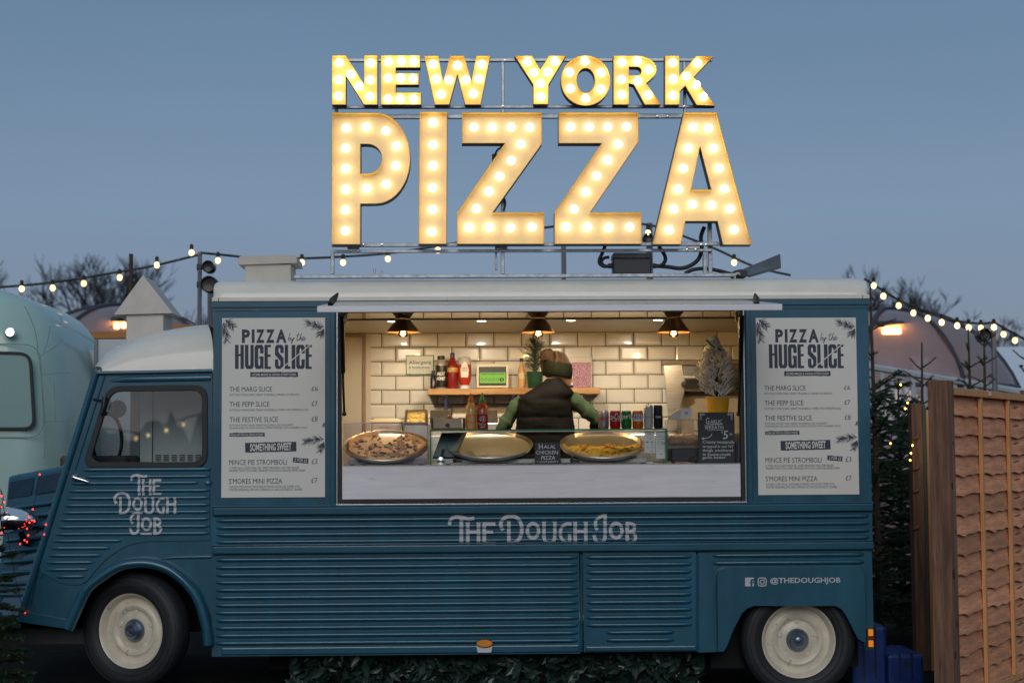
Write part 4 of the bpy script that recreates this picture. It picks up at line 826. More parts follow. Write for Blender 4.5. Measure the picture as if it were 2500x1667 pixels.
# counter
zct = WZ(1320, 1133.5)
mb = MB(); mb.box(xo_l + .03, xo_r - .03, .008, .026, WZ(1320, 1215.5), zct - .004); part('counter_front', mb, BOARD, bevel=.002)
mb = MB(); mb.box(xo_l + .03, xo_r - .03, .004, .62, zct - .0035, zct); part('counter_top', mb, M('counter_top_white', (.5, .49, .48), .35, var=.06), bevel=.001)
mb = MB(); mb.box(xo_l + .04, xo_r - .04, .36, .60, ZF + .3, zct - .006); part('counter_cabinet', mb, CWALL)
mb = MB(); mb.box(WX(903, 1100, 1.3), XR - .1, 1.30, YW - .012, ZF + .001, WZ(1250, 1062, 1.3)); part('back_worktop', mb, STAIN, bevel=.005)
zwt = WZ(1250, 1062, 1.3)

# ---- shelf and what stands on it
WOOD = M('oak_shelf', (.42, .22, .08), .45, var=.3, vscale=5, stretch=(1, 8, 8))
YSf = 1.50
zsh = WZ(1255, 947.5, YSf)
sh = thing('wall_shelf', 'long oak shelf on the tiled wall behind the counter', 'shelf', (WX(1255, 950, YSf), YW - .01, zsh - .04))
mb = MB(); mb.box(WX(1044, 955, YSf), WX(1466, 955, YSf), YSf, YW - .010, zsh - .042, zsh); mb.build('shelf_board', WOOD, sh, bevel=.004)
PURP = M('bracket_metal', (.35, .25, .40), .2, 1)
for px_ in (1087, 1254, 1422):
    m = MB(); x = WX(px_, 970, YSf); m.box(x - .013, x + .013, YSf + .03, YW - .010, zsh - .052, zsh - .043); m.box(x - .013, x + .013, YW - .020, YW - .0105, zsh - .15, zsh - .0525); m.build('bracket', PURP, sh, bevel=.003)
def lathe_thing(name, label, cat, c, parts, group=None):
    t = thing(name, label, cat, c, group)
    for nm, prof, mat in parts: m = MB(); m.lathe(prof, c, 24); m.build(nm, mat, t, smooth=45)
    return t
def wrap_text(mb_, s, c, r_, z0, z1, a0, a1, weight=.02, shear=0):
    """lettering wrapped on an upright cylinder; angles in degrees, 0 faces the camera"""
    vs, fs = text_geo(s, weight, shear); lx = min(v[0] for v in vs); hx = max(v[0] for v in vs); ly = min(v[1] for v in vs); hy = max(v[1] for v in vs)
    o = []
    for v in vs:
        a = R(a0 + (a1 - a0) * (v[0] - lx) / (hx - lx)); o.append((c[0] + r_ * math.sin(a), c[1] - r_ * math.cos(a), z0 + (z1 - z0) * (v[1] - ly) / (hy - ly)))
    mb_.add(o, fs); return mb_
def shelf_at(px_, Yq=1.6): return Vector((WX(px_, 930, Yq), Yq, zsh))
kS = 1 / S(1.6)
cc = shelf_at(1077); r_ = 13.8 * kS
DKB = M('dark_bottle', (.015, .012, .010), .25, coat=.3); WLET = M('white_print', (.75, .73, .68), .5)
t = lathe_thing('honey_bottle', 'black-labelled squeeze bottle with black cap on the shelf', 'bottle', cc, [('bottle_body', [(r_ * .95, 0), (r_, .01), (r_, .175), (r_ * .9, .19), (r_ * .62, .207)], M('clear_amber_plastic', (.28, .22, .16), .2, coat=.5)), ('cap', [(r_ * .64, .207), (r_ * .64, .232), (r_ * .58, .234)], BLACK), ('label_band', [(r_ * 1.015, .012), (r_ * 1.015, .165)], DKB)])
m = MB(); wrap_text(m, 'HOT', cc, r_ * 1.03, .092 + zsh, .120 + zsh, -42, 42, .03); wrap_text(m, 'HONEY', cc, r_ * 1.03, .060 + zsh, .086 + zsh, -48, 48, .03); m.build('lettering', WLET, t, fix=False)
cc = shelf_at(1105); r_ = 13.6 * kS; REDS = M('red_sauce', (.20, .012, .008), .18, coat=.5, var=.2, vscale=20)
lathe_thing('sauce_bottle', 'tall dark red sauce bottle with blue cap on the shelf', 'bottle', cc, [('bottle_body', [(r_ * .9, 0), (r_, .012), (r_ * .96, .06), (r_, .11), (r_ * .95, .16), (r_ * .6, .2), (r_ * .38, .225)], REDS), ('cap', [(r_ * .42, .225), (r_ * .42, .25), (r_ * .35, .255)], M('navy_cap', (.02, .03, .10), .4)), ('label_band', [(r_ * 1.01, .118), (r_ * .985, .150)], M('label_gold', (.50, .28, .06), .5, var=.5, vscale=50))])
cc = shelf_at(1134.5); r_ = 16.5 * kS
lathe_thing('ketchup_bottle', 'upside-down tomato ketchup bottle with white cap on the shelf', 'bottle', cc, [('cap', [(r_ * .72, 0), (r_ * .74, .022), (r_ * .6, .026)], WHITE), ('bottle_body', [(r_ * .6, .026), (r_ * .85, .05), (r_, .09), (r_, .17)], M('tomato_red', (.42, .03, .012), .2, coat=.5)), ('bottle_top', [(r_ * 1.0, .1705), (r_ * .97, .2), (r_ * .8, .222), (r_ * .2, .228)], M('clear_plastic', (.5, .45, .38), .15, coat=.5))])
m = MB(); m.prism([(cc.x + .030 * u, zsh + .125 + .045 * v) for u, v in ((-.8, -1), (.8, -1), (1, .2), (.6, 1), (-.6, 1), (-1, .2))], cc.y - r_ - .003, cc.y - r_ - .001); o = m.build('label_patch', M('label_cream', (.66, .60, .46), .5), bpy.data.objects['ketchup_bottle'])
m = MB(); Yk = cc.y - r_ - .0036
for s_, z0, z1 in (('TOMATO', .138, .150), ('KETCHUP', .122, .134)):
    vs, fs = text_geo(s_, .02); hx = max(v[0] for v in vs); m.add([(cc.x - .023 + .046 * v[0] / hx, Yk, zsh + z0 + (z1 - z0) * v[1] / .73) for v in vs], fs)
m.build('lettering', M('dark_red_print', (.12, .02, .02), .5), bpy.data.objects['ketchup_bottle'], fix=False)
cc = shelf_at(1058, 1.64)
lathe_thing('small_bottle', 'small dark bottle at the left end of the shelf', 'bottle', cc, [('bottle_body', [(.022, 0), (.022, .08), (.012, .1), (.01, .12)], DKB), ('cap', [(.012, .12), (.012, .132)], BLACK)])
cc = shelf_at(1273.5); r_ = 9 * kS
lathe_thing('oil_bottle', 'slim glass bottle of pale amber oil beside the plant pot', 'bottle', cc, [('bottle_body', [(r_ * .95, 0), (r_, .008), (r_, .13), (r_ * .5, .165), (r_ * .42, .19)], M('amber_oil', (.50, .28, .10), .12, coat=.6)), ('cap', [(r_ * .5, .19), (r_ * .5, .214)], BLACK), ('label_band', [(r_ * 1.02, .07), (r_ * 1.02, .11)], M('label_sand', (.5, .38, .2), .5))])
# hygiene rating in a clear frame
Yq = 1.62
hf = thing('rating_frame', 'framed green and black hygiene rating card on the shelf', 'picture frame', shelf_at(1202, Yq))
bxq = lambda m, a, b, c_, d, y, t=.004: m.box(WX(a, 915, y), WX(b, 915, y), y, y + t, WZ(1200, d, y), WZ(1200, c_, y))
m = MB(); bxq(m, 1163, 1241, 888, 946.5, Yq, .012); m.build('frame', M('frame_cream_gold', (.62, .52, .34), .35), hf, bevel=.003)
m = MB(); bxq(m, 1169, 1236, 895, 941, Yq - .004); m.build('card', BLACK, hf)
m = MB(); bxq(m, 1171, 1234, 909, 935, Yq - .006, .0015); m.build('green_panel', M('rating_green', (.13, .42, .03), .5), hf)
m = MB(); text_fit(m, 'FOOD HYGIENE RATING', 1174, 911, 1230, 915, Yq - .0068, .02)
for i in range(6):
    c_ = W(1177 + i * 9.5, 926, Yq - .0068); ribbon(m, [(c_.x + .009 * math.cos(a), c_.z + .009 * math.sin(a)) for a in [2 * math.pi * k / 14 for k in range(14)]], .003, Yq - .0068, i, True)
m.build('lettering', BLACK, hf, fix=False)
m = MB(); c_ = W(1225, 926.5, Yq - .009); m.prism([(c_.x + .016 * math.cos(R(a)), c_.z + .016 * math.sin(R(a))) for a in range(0, 360, 20)], Yq - .009, Yq - .0075); m.build('score_disc', BLACK, hf)
m = MB(); text_fit(m, '5', 1223, 922.5, 1227.5, 930.5, Yq - .0096, .02); m.build('lettering', M('rating_green', (0, 0, 0)), hf, fix=False)
# floral print in a frame, small jar
ff = thing('flower_frame', 'framed print of pink and white blossom at the right end of the shelf', 'picture frame', shelf_at(1416, 1.66))
m = MB(); m.box(WX(1386, 900, 1.66), WX(1445, 900, 1.66), 1.66, 1.672, zsh, WZ(1416, 871, 1.66)); m.build('frame', M('frame_pale', (.55, .48, .38), .3), ff, bevel=.002)
FLOW = bpy.data.materials.new('blossom_print'); FLOW.use_nodes = True; t_ = FLOW.node_tree; vo = t_.nodes.new('ShaderNodeTexVoronoi'); vo.inputs['Scale'].default_value = 130
tcn = t_.nodes.new('ShaderNodeTexCoord'); t_.links.new(tcn.outputs['Object'], vo.inputs['Vector']); crr = t_.nodes.new('ShaderNodeValToRGB')
crr.color_ramp.elements[0].color = (.62, .50, .45, 1); crr.color_ramp.elements[1].color = (.10, .03, .06, 1); e = crr.color_ramp.elements.new(.35); e.color = (.45, .20, .26, 1)
t_.links.new(vo.outputs['Distance'], crr.inputs[0]); t_.links.new(crr.outputs[0], t_.nodes['Principled BSDF'].inputs['Base Color'])
m = MB(); m.box(WX(1391, 910, 1.656), WX(1443, 910, 1.656), 1.656, 1.6595, zsh + .004, WZ(1416, 884, 1.656)); m.build('print', FLOW, ff)
cc = shelf_at(1393, 1.58); lathe_thing('spice_jar', 'little spice jar with a red and white label in front of the blossom print', 'jar', cc, [('jar_body', [(.017, 0), (.017, .022), (.012, .024)], DKB), ('label_band', [(.0172, .023), (.0172, .082), (.012, .09)], WLET)])
# allergen notice on the tiles
ag = thing('allergen_sign', 'green-edged white allergen notice fixed to the tiled wall', 'sign', W(1025, 915, YW - .012))
m = MB(); m.box(WX(990.5, 890, YW - .016), WX(1060, 890, YW - .016), YW - .016, YW - .0105, WZ(1025, 915, YW), WZ(1025, 867, YW)); m.build('border', M('sign_green', (.03, .16, .05), .4), ag)
m = MB(); m.box(WX(993, 890, YW - .018), WX(1057.5, 890, YW - .018), YW - .0185, YW - .0162, WZ(1025, 912.5, YW), WZ(1025, 869.5, YW)); m.build('panel', M('sign_white', (.68, .64, .54), .4), ag)
m = MB(); Yq2 = YW - .019; text_fit(m, 'Allergens', 998, 880, 1052, 891.5, Yq2, .02); text_fit(m, '& Intolerances', 998, 893, 1048, 900, Yq2, .02); text_fit(m, 'If you have any allergies please', 998, 902.5, 1048, 905.5, Yq2); text_fit(m, 'speak to a member of our staff', 998, 907, 1050, 910, Yq2); m.build('lettering', M('sign_green_ink', (.05, .14, .06), .5), ag, fix=False)

# ---- left back corner: tubs
cb = thing('ingredient_tub', 'cream plastic tub with a sloping lid behind the left glass', 'tub', W(943, 1062, 1.35))
m = MB(); m.box(WX(906, 1050, 1.32), WX(982, 1050, 1.32), 1.32, 1.6, zwt + .001, WZ(940, 1031, 1.32)); m.build('tub', M('tub_beige', (.46, .38, .30), .4), cb, bevel=.012)
m = MB(); m.prism(px_loop([(904, 1031), (984, 1031), (980, 1024), (970, 1021), (916, 1021), (907, 1025)], 1.31), 1.31, 1.61); m.build('lid', M('lid_cream', (.72, .58, .36), .4), cb, bevel=.004)
m = MB(); text_fit(m, 'MIX FLOUR', 926, 1042, 952, 1045, 1.3195, .02); m.build('lettering', BLACK, cb, fix=False)
gp = thing('cheese_pan', 'steel pan of grated cheese tilted on a steel unit', 'steel pan', W(1015, 1062, 1.25))
m = MB(); m.box(WX(984, 1050, 1.2), WX(1046, 1050, 1.2), 1.2, 1.5, ZF + .3, WZ(1015, 1034, 1.2)); m.build('unit', STAIN, gp, bevel=.01)
m = MB(); A_ = [W(986, 1034, 1.19), W(1046, 1034, 1.19), W(1044, 1000, 1.36), W(990, 1000, 1.36)]
Bn = [p + Vector((0, .03, -.03)) for p in A_]; ctr = sum(A_, Vector()) / 4; In = [ctr + (p - ctr) * .8 for p in A_]; Dp = [p + Vector((0, .025, -.02)) for p in In]
m.add(A_ + In + Dp + Bn, [(i, (i + 1) % 4, 4 + (i + 1) % 4, 4 + i) for i in range(4)] + [(4 + i, 4 + (i + 1) % 4, 8 + (i + 1) % 4, 8 + i) for i in range(4)] + [(8, 9, 10, 11), (15, 14, 13, 12)] + [(i, 12 + i, 12 + (i + 1) % 4, (i + 1) % 4) for i in range(4)]); m.build('pan', STAIN, gp)
m = MB(); rr = random.Random(5); n_ = (A_[1] - A_[0]).cross(A_[3] - A_[0]).normalized()
for i in range(260):
    u, v = rr.uniform(.02, .98), rr.uniform(.02, .98); p = Dp[0].lerp(Dp[1], u).lerp(Dp[3].lerp(Dp[2], u), v) + n_ * rr.uniform(-.002, .012)
    d = Vector((rr.uniform(-1, 1), rr.uniform(-.6, .6), rr.uniform(-.6, .6))).normalized() * .014; m.tube([p - d, p + d], .0028, 4)
tag(m.build('grated_cheese', M('cheese_shreds', (.72, .52, .16), .5), gp), kind='stuff')
for i, (a, b, lab) in enumerate(((1049, 1104, 'dark topping pan behind the napkin holder'), (1150, 1216, 'dark slatted topping pan beside the green sleeve'))):
    tp = thing('topping_pan', lab, 'pan', W((a + b) / 2, 1045, 1.4), 'topping pans on the back worktop')
    m = MB(); m.prism(px_loop([(a, 1045), (b, 1045), (b - 2, 1001), (a + 2, 1001)], 1.42), 1.42, 1.46); m.build('pan_back', M('pan_dark', (.06, .045, .03), .4, var=.4, vscale=30), tp, bevel=.004)
    m = MB(); m.box(WX(a, 1050, 1.36), WX(b, 1050, 1.36), 1.36, 1.415, zwt + .001, WZ(1100, 1032, 1.36)); m.build('pan_front', STAIN, tp, bevel=.008)

# ---- pizzas on tilted pans
def pan(cx, cy, rx, ry, lab, Yq=.27):
    c = W(cx, cy, Yq); r_ = rx / S(Yq); tilt = math.asin(min(.99, ry / rx)) - R(0.0)
    el = math.atan2(CAMZ - c.z, DIST + Yq); tilt = math.asin(ry / rx) - el       # the lens looks slightly up at the pans
    t = thing('pizza_pan', lab, 'pizza pan', c, 'round pizza pans on the counter')
    m = MB(); m.lathe([(.001, 0), (r_ * .93, 0), (r_ * .955, .004), (r_ * .985, .019), (r_, .021), (r_ * 1.005, .019), (r_ * .965, -.002), (r_ * .94, -.005), (.001, -.005)], c, 64); o = m.build('pan_dish', PANM, t, smooth=50, origin=c)
    t.rotation_euler = (tilt, 0, 0); return c, r_, tilt, t
def tiltp(c, tilt, p):
    return c + Matrix.Rotation(tilt, 3, 'X') @ Vector(p)
STANDM = M('warmer_grey', (.42, .44, .46), .4, .3)
def stand(a, b, lab):
    t = thing('pan_stand', lab, 'stand', (WX((a + b) / 2, 1125, .15), .15, zct), 'pan stands')
    m = MB(); m.box(WX(a, 1125, .14), WX(b, 1125, .14), .14, .20, zct + .006, WZ(1200, 1120, .14)); m.build('base', STANDM, t, bevel=.004)
    m = MB(); m.prism([(.15, zct + .03), (.16, zct + .036), (.5, zct + .16), (.5, zct + .006), (.16, zct + .006)], WX(a + 30, 1120, .3), WX(b - 30, 1120, .3), fn=lambda p, x: (x, p[0], p[1])); m.build('sloping_rack', BLACK, t)
    for x in (a + 12, b - 12): m = MB(); m.box(WX(x - 6, 1125, .145), WX(x + 6, 1125, .145), .145, .17, zct + .0005, zct + .0055); m.build('foot', BLACK, t)
    m = MB(); p = W(a + 28, 1124, .13); m.ball(p, .012); m.tube([p, p + Vector((.045, 0, -.004))], .006, 6); m.build('knob', BLACK, t, smooth=60)
stand(1082, 1307, 'grey stand under the empty middle pan'); stand(1368, 1580, 'grey stand under the right pan'); stand(850, 1040, 'stand under the left pan')
CRUST = M('pizza_crust', (.74, .45, .19), .7, var=.3, vscale=16, bump=.5, bscale=40)
CHEESE = M('pizza_cheese', (.95, .74, .47), .5, var=.12, vscale=22, bump=.5, bscale=50, dirt=((.60, .20, .08), 13, .66))
CHEESE2 = M('golden_cheese', (.86, .54, .07), .45, var=.25, vscale=20, bump=.6, bscale=50, dirt=((.55, .10, .01), 14, .57))
def pizza(cx, cy, rx, ry, lab, planab, seed, keep, cheese, tops):
    c, r_, tilt, t = pan(cx, cy, rx, ry, planab)
    p = thing('pizza', lab, 'pizza', c); rr = random.Random(seed); Rz = r_ * .93
    m = MB(); N = 72; rings = [0, .2, .4, .6, .76, .86, .91, .955, .985, 1.0]; hs = [.008, .009, .009, .0095, .010, .012, .020, .024, .018, .006]
    ok = []
    rows = []
    for i in range(N + 1):
        a = 2 * math.pi * i / N; wob = 1 + .022 * math.sin(a * 5 + seed) + .015 * math.sin(a * 11 + 1); row = []
        for q, h in zip(rings, hs):
            x, y = Rz * q * wob * math.cos(a), Rz * q * wob * math.sin(a); z = h + .003 * noise.noise(Vector((x * 18, y * 18, seed)))
            row.append((x, y, max(z, .003)))
        rows.append(row)
    def cut(row, i):
        return row
    for i in range(N):
        for k in range(len(rings) - 1):
            pts = [rows[i][k], rows[i][k + 1], rows[i + 1][k + 1], rows[i + 1][k]]
            mx_ = sum(q[0] for q in pts) / 4; my_ = sum(q[1] for q in pts) / 4
            if not keep(mx_ / Rz, my_ / Rz): continue
            m.k = 1 if rings[k] >= .86 else 0
            pts = [keep.snap(q, Rz) if hasattr(keep, 'snap') else q for q in pts]
            top = [tiltp(c, tilt, q) for q in pts]; bot = [tiltp(c, tilt, (q[0], q[1], .001)) for q in pts]
            m.add(top + bot, [(0, 1, 2, 3), (0, 4, 5, 1), (1, 5, 6, 2), (2, 6, 7, 3), (3, 7, 4, 0)])
    base = m.build('base', [cheese, CRUST], p, fix=False)
    bm = bmesh.new(); bm.from_mesh(base.data); bmesh.ops.remove_doubles(bm, verts=bm.verts, dist=.0004)
    bmesh.ops.recalc_face_normals(bm, faces=bm.faces); bm.to_mesh(base.data); bm.free()
    for nm, mat, n, s0, s1, flat in tops:
        m = MB(); cnt = 0
        while cnt < n:
            a, q = rr.uniform(0, 6.283), Rz * .86 * math.sqrt(rr.random()); x, y = q * math.cos(a), q * math.sin(a)
            if not keep(x / Rz, y / Rz): continue
            cnt += 1; s_ = rr.uniform(s0, s1); b0 = len(m.v); m.ball((0, 0, 0), s_, (1, rr.uniform(.55, 1), flat), 7, 4); an = rr.uniform(0, 6.28); mt = Matrix.Rotation(an, 3, 'Z') @ Matrix.Rotation(rr.uniform(-.4, .4), 3, 'X')
            for i in range(b0, len(m.v)):
                v = m.v[i]; m.v[i] = tiltp(c, tilt, Vector((x, y, .013)) + mt @ (v * (1 + .35 * noise.noise(v * 90 + Vector((cnt, 0, 0))))))
        tag(m.build(nm, mat, p, smooth=40, fix=False), kind='stuff')
def keep1(u, v):
    a = math.degrees(math.atan2(v, u + .04)); return not (60 < a < 104 and math.hypot(u, v) > .05)
def keep2(u, v): return v < .02 + .07 * math.sin(u * 9)
MUSH = M('mushroom', (.58, .43, .30), .6, var=.3, vscale=60); OLIVE = M('olive_purple', (.13, .05, .08), .3, var=.4, vscale=60)
pizza(943, 1093, 104, 37, 'large pizza with mushrooms and olives missing one slice', 'left aluminium pan holding the mushroom pizza', 1, keep1, CHEESE, [('mushroom_topping', MUSH, 95, .010, .017, .5), ('olive_topping', OLIVE, 52, .008, .013, .7), ('ham_topping', M('ham_pink', (.55, .22, .16), .5), 24, .008, .014, .25)])
pizza(1470, 1091, 104, 33, 'remaining half of a cheese pizza at the front of the pan', 'right aluminium pan holding half a cheese pizza', 4, keep2, CHEESE2, [('browned_cheese', M('browned', (.50, .17, .03), .5, var=.5, vscale=60), 26, .008, .02, .14)])
pan(1194.6, 1091, 106, 33, 'empty middle aluminium pan')

# ---- glass guards
CLEAR = GLASS('guard_glass', (.97, .99, .98), .025); GEDGE = M('glass_edge_green', (.03, .30, .15), .15, coat=.5, trans=.3)
gg = thing('glass_guard', 'long glass food guard with green edges and a glass top shelf', 'glass guard', W(1340, 1133, .08))
gx0, gx1 = WX(1049, 1090, .08), WX(1628, 1090, .08); zg = WZ(1340, 1049, .08)
m = MB(); m.box(gx0 + .012, gx1 - .012, .08, .086, zct + .001, zg - .005); m.build('front_pane', CLEAR, gg)
m = MB(); m.box(gx0, gx1, .078, .46, zg - .004, zg + .004); m.build('top_pane', CLEAR, gg)
m = MB(); m.box(gx0, gx1, .0735, .0775, zg - .0045, zg + .0045); m.build('top_edge', GEDGE, gg)
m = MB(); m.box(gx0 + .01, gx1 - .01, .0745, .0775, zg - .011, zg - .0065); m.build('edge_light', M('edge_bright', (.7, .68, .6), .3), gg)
for x in (gx0, gx1 - .009):
    m = MB(); m.box(x, x + .009, .078, .45, zct + .001, zg - .005); m.build('end_pane', GLASS('guard_glass', ()), gg)
    m = MB(); m.box(x, x + .010, .0735, .0775, zct + .001, zg - .005); m.build('end_edge', GEDGE, gg)
ag2 = thing('acrylic_guard', 'clear acrylic sheet in front of the mushroom pizza', 'guard', W(941, 1134, .06))
m = MB(); m.box(WX(838, 1080, .06), WX(1045, 1080, .06), .06, .064, zct + .001, WZ(940, 1032, .06)); m.build('sheet', GLASS('acrylic', (.93, .93, .96), .08, body=(.62, .58, .64), bodyfac=.09), ag2)
m = MB(); m.box(WX(838, 1080, .06), WX(1045, 1080, .06), .0585, .0655, WZ(940, 1032, .06), WZ(940, 1030.8, .06)); m.build('sheet_edge', M('edge_bright', ()), ag2)
# teal tilted board behind the glass, for a reflecting heated plate
tb = thing('plate', 'pale teal plate leaning behind the left end of the glass guard', 'plate', W(1095, 1118, .22))
m = MB(); q = [W(1056, 1118, .16), W(1110, 1118, .16), W(1140, 1056, .34), W(1078, 1056, .34)]; of = Vector((0, .012, -.004))
m.add(q + [p + of for p in q], [(0, 1, 2, 3), (7, 6, 5, 4), (0, 4, 5, 1), (1, 5, 6, 2), (2, 6, 7, 3), (3, 7, 4, 0)]); m.build('plate_body', BLACK, tb, bevel=.003)
ct = sum(q, Vector()) / 4; nn = (q[1] - q[0]).cross(q[3] - q[0]).normalized()
if nn.y > 0: nn = -nn
m = MB(); m.add([ct + (p - ct) * .93 + nn * .003 for p in q], [(0, 1, 2, 3)]); m.build('surface', M('plate_teal', (.26, .34, .34), .3), tb)
kn = thing('pizza_cutter', 'pizza cutter with black handle propped by the plate', 'cutter', W(1080, 1130, .11))
m = MB(); m.tube([W(1076, 1122, .11), W(1083, 1096, .12)], [.007, .009], 8); m.build('handle', BLACK, kn, smooth=50)
m = MB(); m.lathe([(.001, .003), (.022, .001), (.022, -.001), (.001, -.003)], W(1076, 1124.5, .105), 20, 'y'); m.build('blade', CHROME, kn)

# ---- on the glass shelf: cans, sauces, napkins
zgs = zg + .0045
Yc_ = .24
def can(p0, p1, h, body, top, word, inkm, lab, z0, z1, a0, a1, shear=0, weight=.03, slim=False):
    c = Vector((WX((p0 + p1) / 2, 1040, Yc_), Yc_, zgs)); r_ = (p1 - p0) / 2 / S(Yc_)
    t = thing('drink_can', lab, 'can', c, 'drink cans on the glass shelf')
    m = MB(); m.lathe([(r_ * .78, 0), (r_ * .82, .003), (r_, .012), (r_, h - .016)], c, 28); m.build('can_body', body, t, smooth=45)
    m = MB(); m.lathe([(r_, h - .0155), (r_ * .86, h - .003), (r_ * .88, h), (r_ * .84, h), (r_ * .82, h - .005), (.001, h - .005)], c, 28); m.build('can_top', top, t, smooth=45)
    if word:
        m = MB(); wrap_text(m, word, c, r_ * 1.012, c.z + z0, c.z + z1, a0, a1, weight, shear); m.build('lettering', inkm, t, fix=False)
    return t, c, r_
CANS = M('can_silver', (.66, .64, .64), .28, .9); CANR = M('can_red', (.45, .012, .015), .28, .3, coat=.4); CANG = M('can_green', (.015, .22, .04), .28, .3, coat=.4); CANO = M('can_orange', (.72, .16, .015), .28, .3, coat=.4)
CANW = M('can_white', (.50, .52, .54), .4); CANK = M('can_black', (.015, .017, .025), .35, .2)
can(1460.8, 1487, .113, CANS, CANS, 'Coke', M('can_red_ink', (.45, .01, .02), .4), 'silver drink can with red lettering, leftmost on the glass shelf', .050, .094, -130, 62, weight=.015)
t, c_, r_ = can(1488.5, 1515.5, .113, CANR, CANR, 'Coca-Cola', WLET, 'red drink can with white script', .056, .100, -130, 75, shear=.35, weight=.02)
m = MB(); wrap_text(m, 'ORIGINAL TASTE', c_, r_ * 1.012, c_.z + .047, c_.z + .053, -45, 60, .01); m.build('lettering', WLET, t, fix=False)
t, c_, r_ = can(1516.5, 1542.5, .113, CANG, CANG, 'Sprite', WLET, 'green drink can with white lettering', .052, .096, -95, 110, shear=.2, weight=.02)
t, c_, r_ = can(1543.8, 1571, .113, CANO, CANO, None, None, 'orange drink can with a blue and white badge', 0, 0, 0, 0)
m = MB(); rows = [[(c_.x + r_ * 1.008 * math.sin(R(a)), c_.y - r_ * 1.008 * math.cos(R(a)), c_.z + z) for a in range(-65, 70, 15)] for z in (.048, .092)]; m.grid(rows); m.build('badge', WLET, t)
m = MB(); wrap_text(m, 'FANTA', c_, r_ * 1.022, c_.z + .058, c_.z + .092, -62, 88, .02); m.build('lettering', M('can_blue_ink', (.02, .03, .28), .4), t, fix=False)
can(1572.3, 1594.5, .147, CANW, CANS, 'Cano', M('can_grey_ink', (.12, .13, .15), .5), 'tall white slim can', .068, .082, -45, 40, weight=.0)
can(1595.5, 1618, .147, CANK, CANK, 'Cano', WLET, 'tall black slim can, rightmost on the glass shelf', .068, .082, -35, 35, weight=.02)
Ys = .22; kq = 1 / S(Ys)
ORS = M('sauce_orange', (.90, .36, .04), .2, coat=.5); ORT = M('sauce_neck_orange', (.95, .55, .16), .2, coat=.5); SRR = M('sauce_dark_red', (.30, .015, .008), .2, coat=.5, var=.2, vscale=30); SRT = M('sauce_neck_red', (.55, .10, .02), .2, coat=.5)
def squeezy(px_, lab, lower, upper, cap, capname):
    c = Vector((WX(px_, 1040, Ys), Ys, zgs)); r_ = 13.6 * kq
    t = lathe_thing('squeeze_bottle', lab, 'sauce bottle', c, [('bottle_body', [(r_ * .93, 0), (r_, .006), (r_, .095)], lower), ('bottle_shoulder', [(r_, .0955), (r_ * .99, .125), (r_ * .8, .152), (r_ * .5, .168), (r_ * .45, .176)], upper),
        ('cap', [(r_ * .52, .172), (r_ * .55, .176), (r_ * .52, .190), (r_ * .32, .198), (r_ * .16, .222), (r_ * .13, .23), (.001, .231)], cap)], 'squeeze bottles on the glass shelf')
    m = MB(); wrap_text(m, '@', c, r_ * 1.012, c.z + .048, c.z + .088, -32, 32, .0)
    for i, s_ in enumerate(('SRIRACHA', 'HOT CHILI', 'SAUCE')): wrap_text(m, s_, c, r_ * 1.012, c.z + .034 - i * .011, c.z + .041 - i * .011, -42 + i * 8, 42 - i * 8, .01)
    m.v = m.v; m.build('lettering', WLET, t, fix=False)
squeezy(1150.2, 'orange sauce squeeze bottle with orange tip', ORS, ORT, M('cap_orange', (.75, .22, .04), .4), 0); squeezy(1178, 'red chilli sauce squeeze bottle with green tip', SRR, SRT, M('cap_green', (.02, .32, .05), .4), 0)
nh = thing('napkin_holder', 'wooden napkin holder with a ball weight on the napkins', 'napkin holder', W(1094, 1047, .22))
WAL = M('walnut', (.13, .065, .035), .5, var=.3, vscale=20)
zn = zgs
m = MB(); m.box(WX(1052, 1045, .2), WX(1136, 1045, .2), .20, .36, zn, zn + .012); m.build('tray', WAL, nh, bevel=.002)
for a, b in ((1052, 1057), (1129, 1136)): m = MB(); m.box(WX(a, 1045, .2), WX(b, 1045, .2), .202, .358, zn + .0125, zn + .075); m.build('side', WAL, nh, bevel=.006)
for i in range(11):
    m = MB(); z = zn + .013 + i * .0050; dz = .016 * i / 11; jx = random.Random(i).uniform(-.002, .002)
    P = [(1058, dz), (1076, dz * .45), (1094, 0), (1112, dz * .3), (1127.5, dz * .8)]
    top = [(WX(a, 1040, .2) + jx, z + h) for a, h in P]; m.prism(top + [(x, zz + .0042) for x, zz in reversed(top)], .203 + jx, .352); m.build('napkin', M('napkin_kraft', (.82, .68, .50), .9), nh)
m = MB(); m.ball(W(1097, 1019, .26), .0175, (1, 1, 1), 16, 10); m.tube([W(1097, 1022, .26), W(1092, 1040, .198)], [.008, .016], 6); m.build('ball_weight', M('ball_wood', (.28, .12, .05), .45, var=.2), nh, smooth=60)

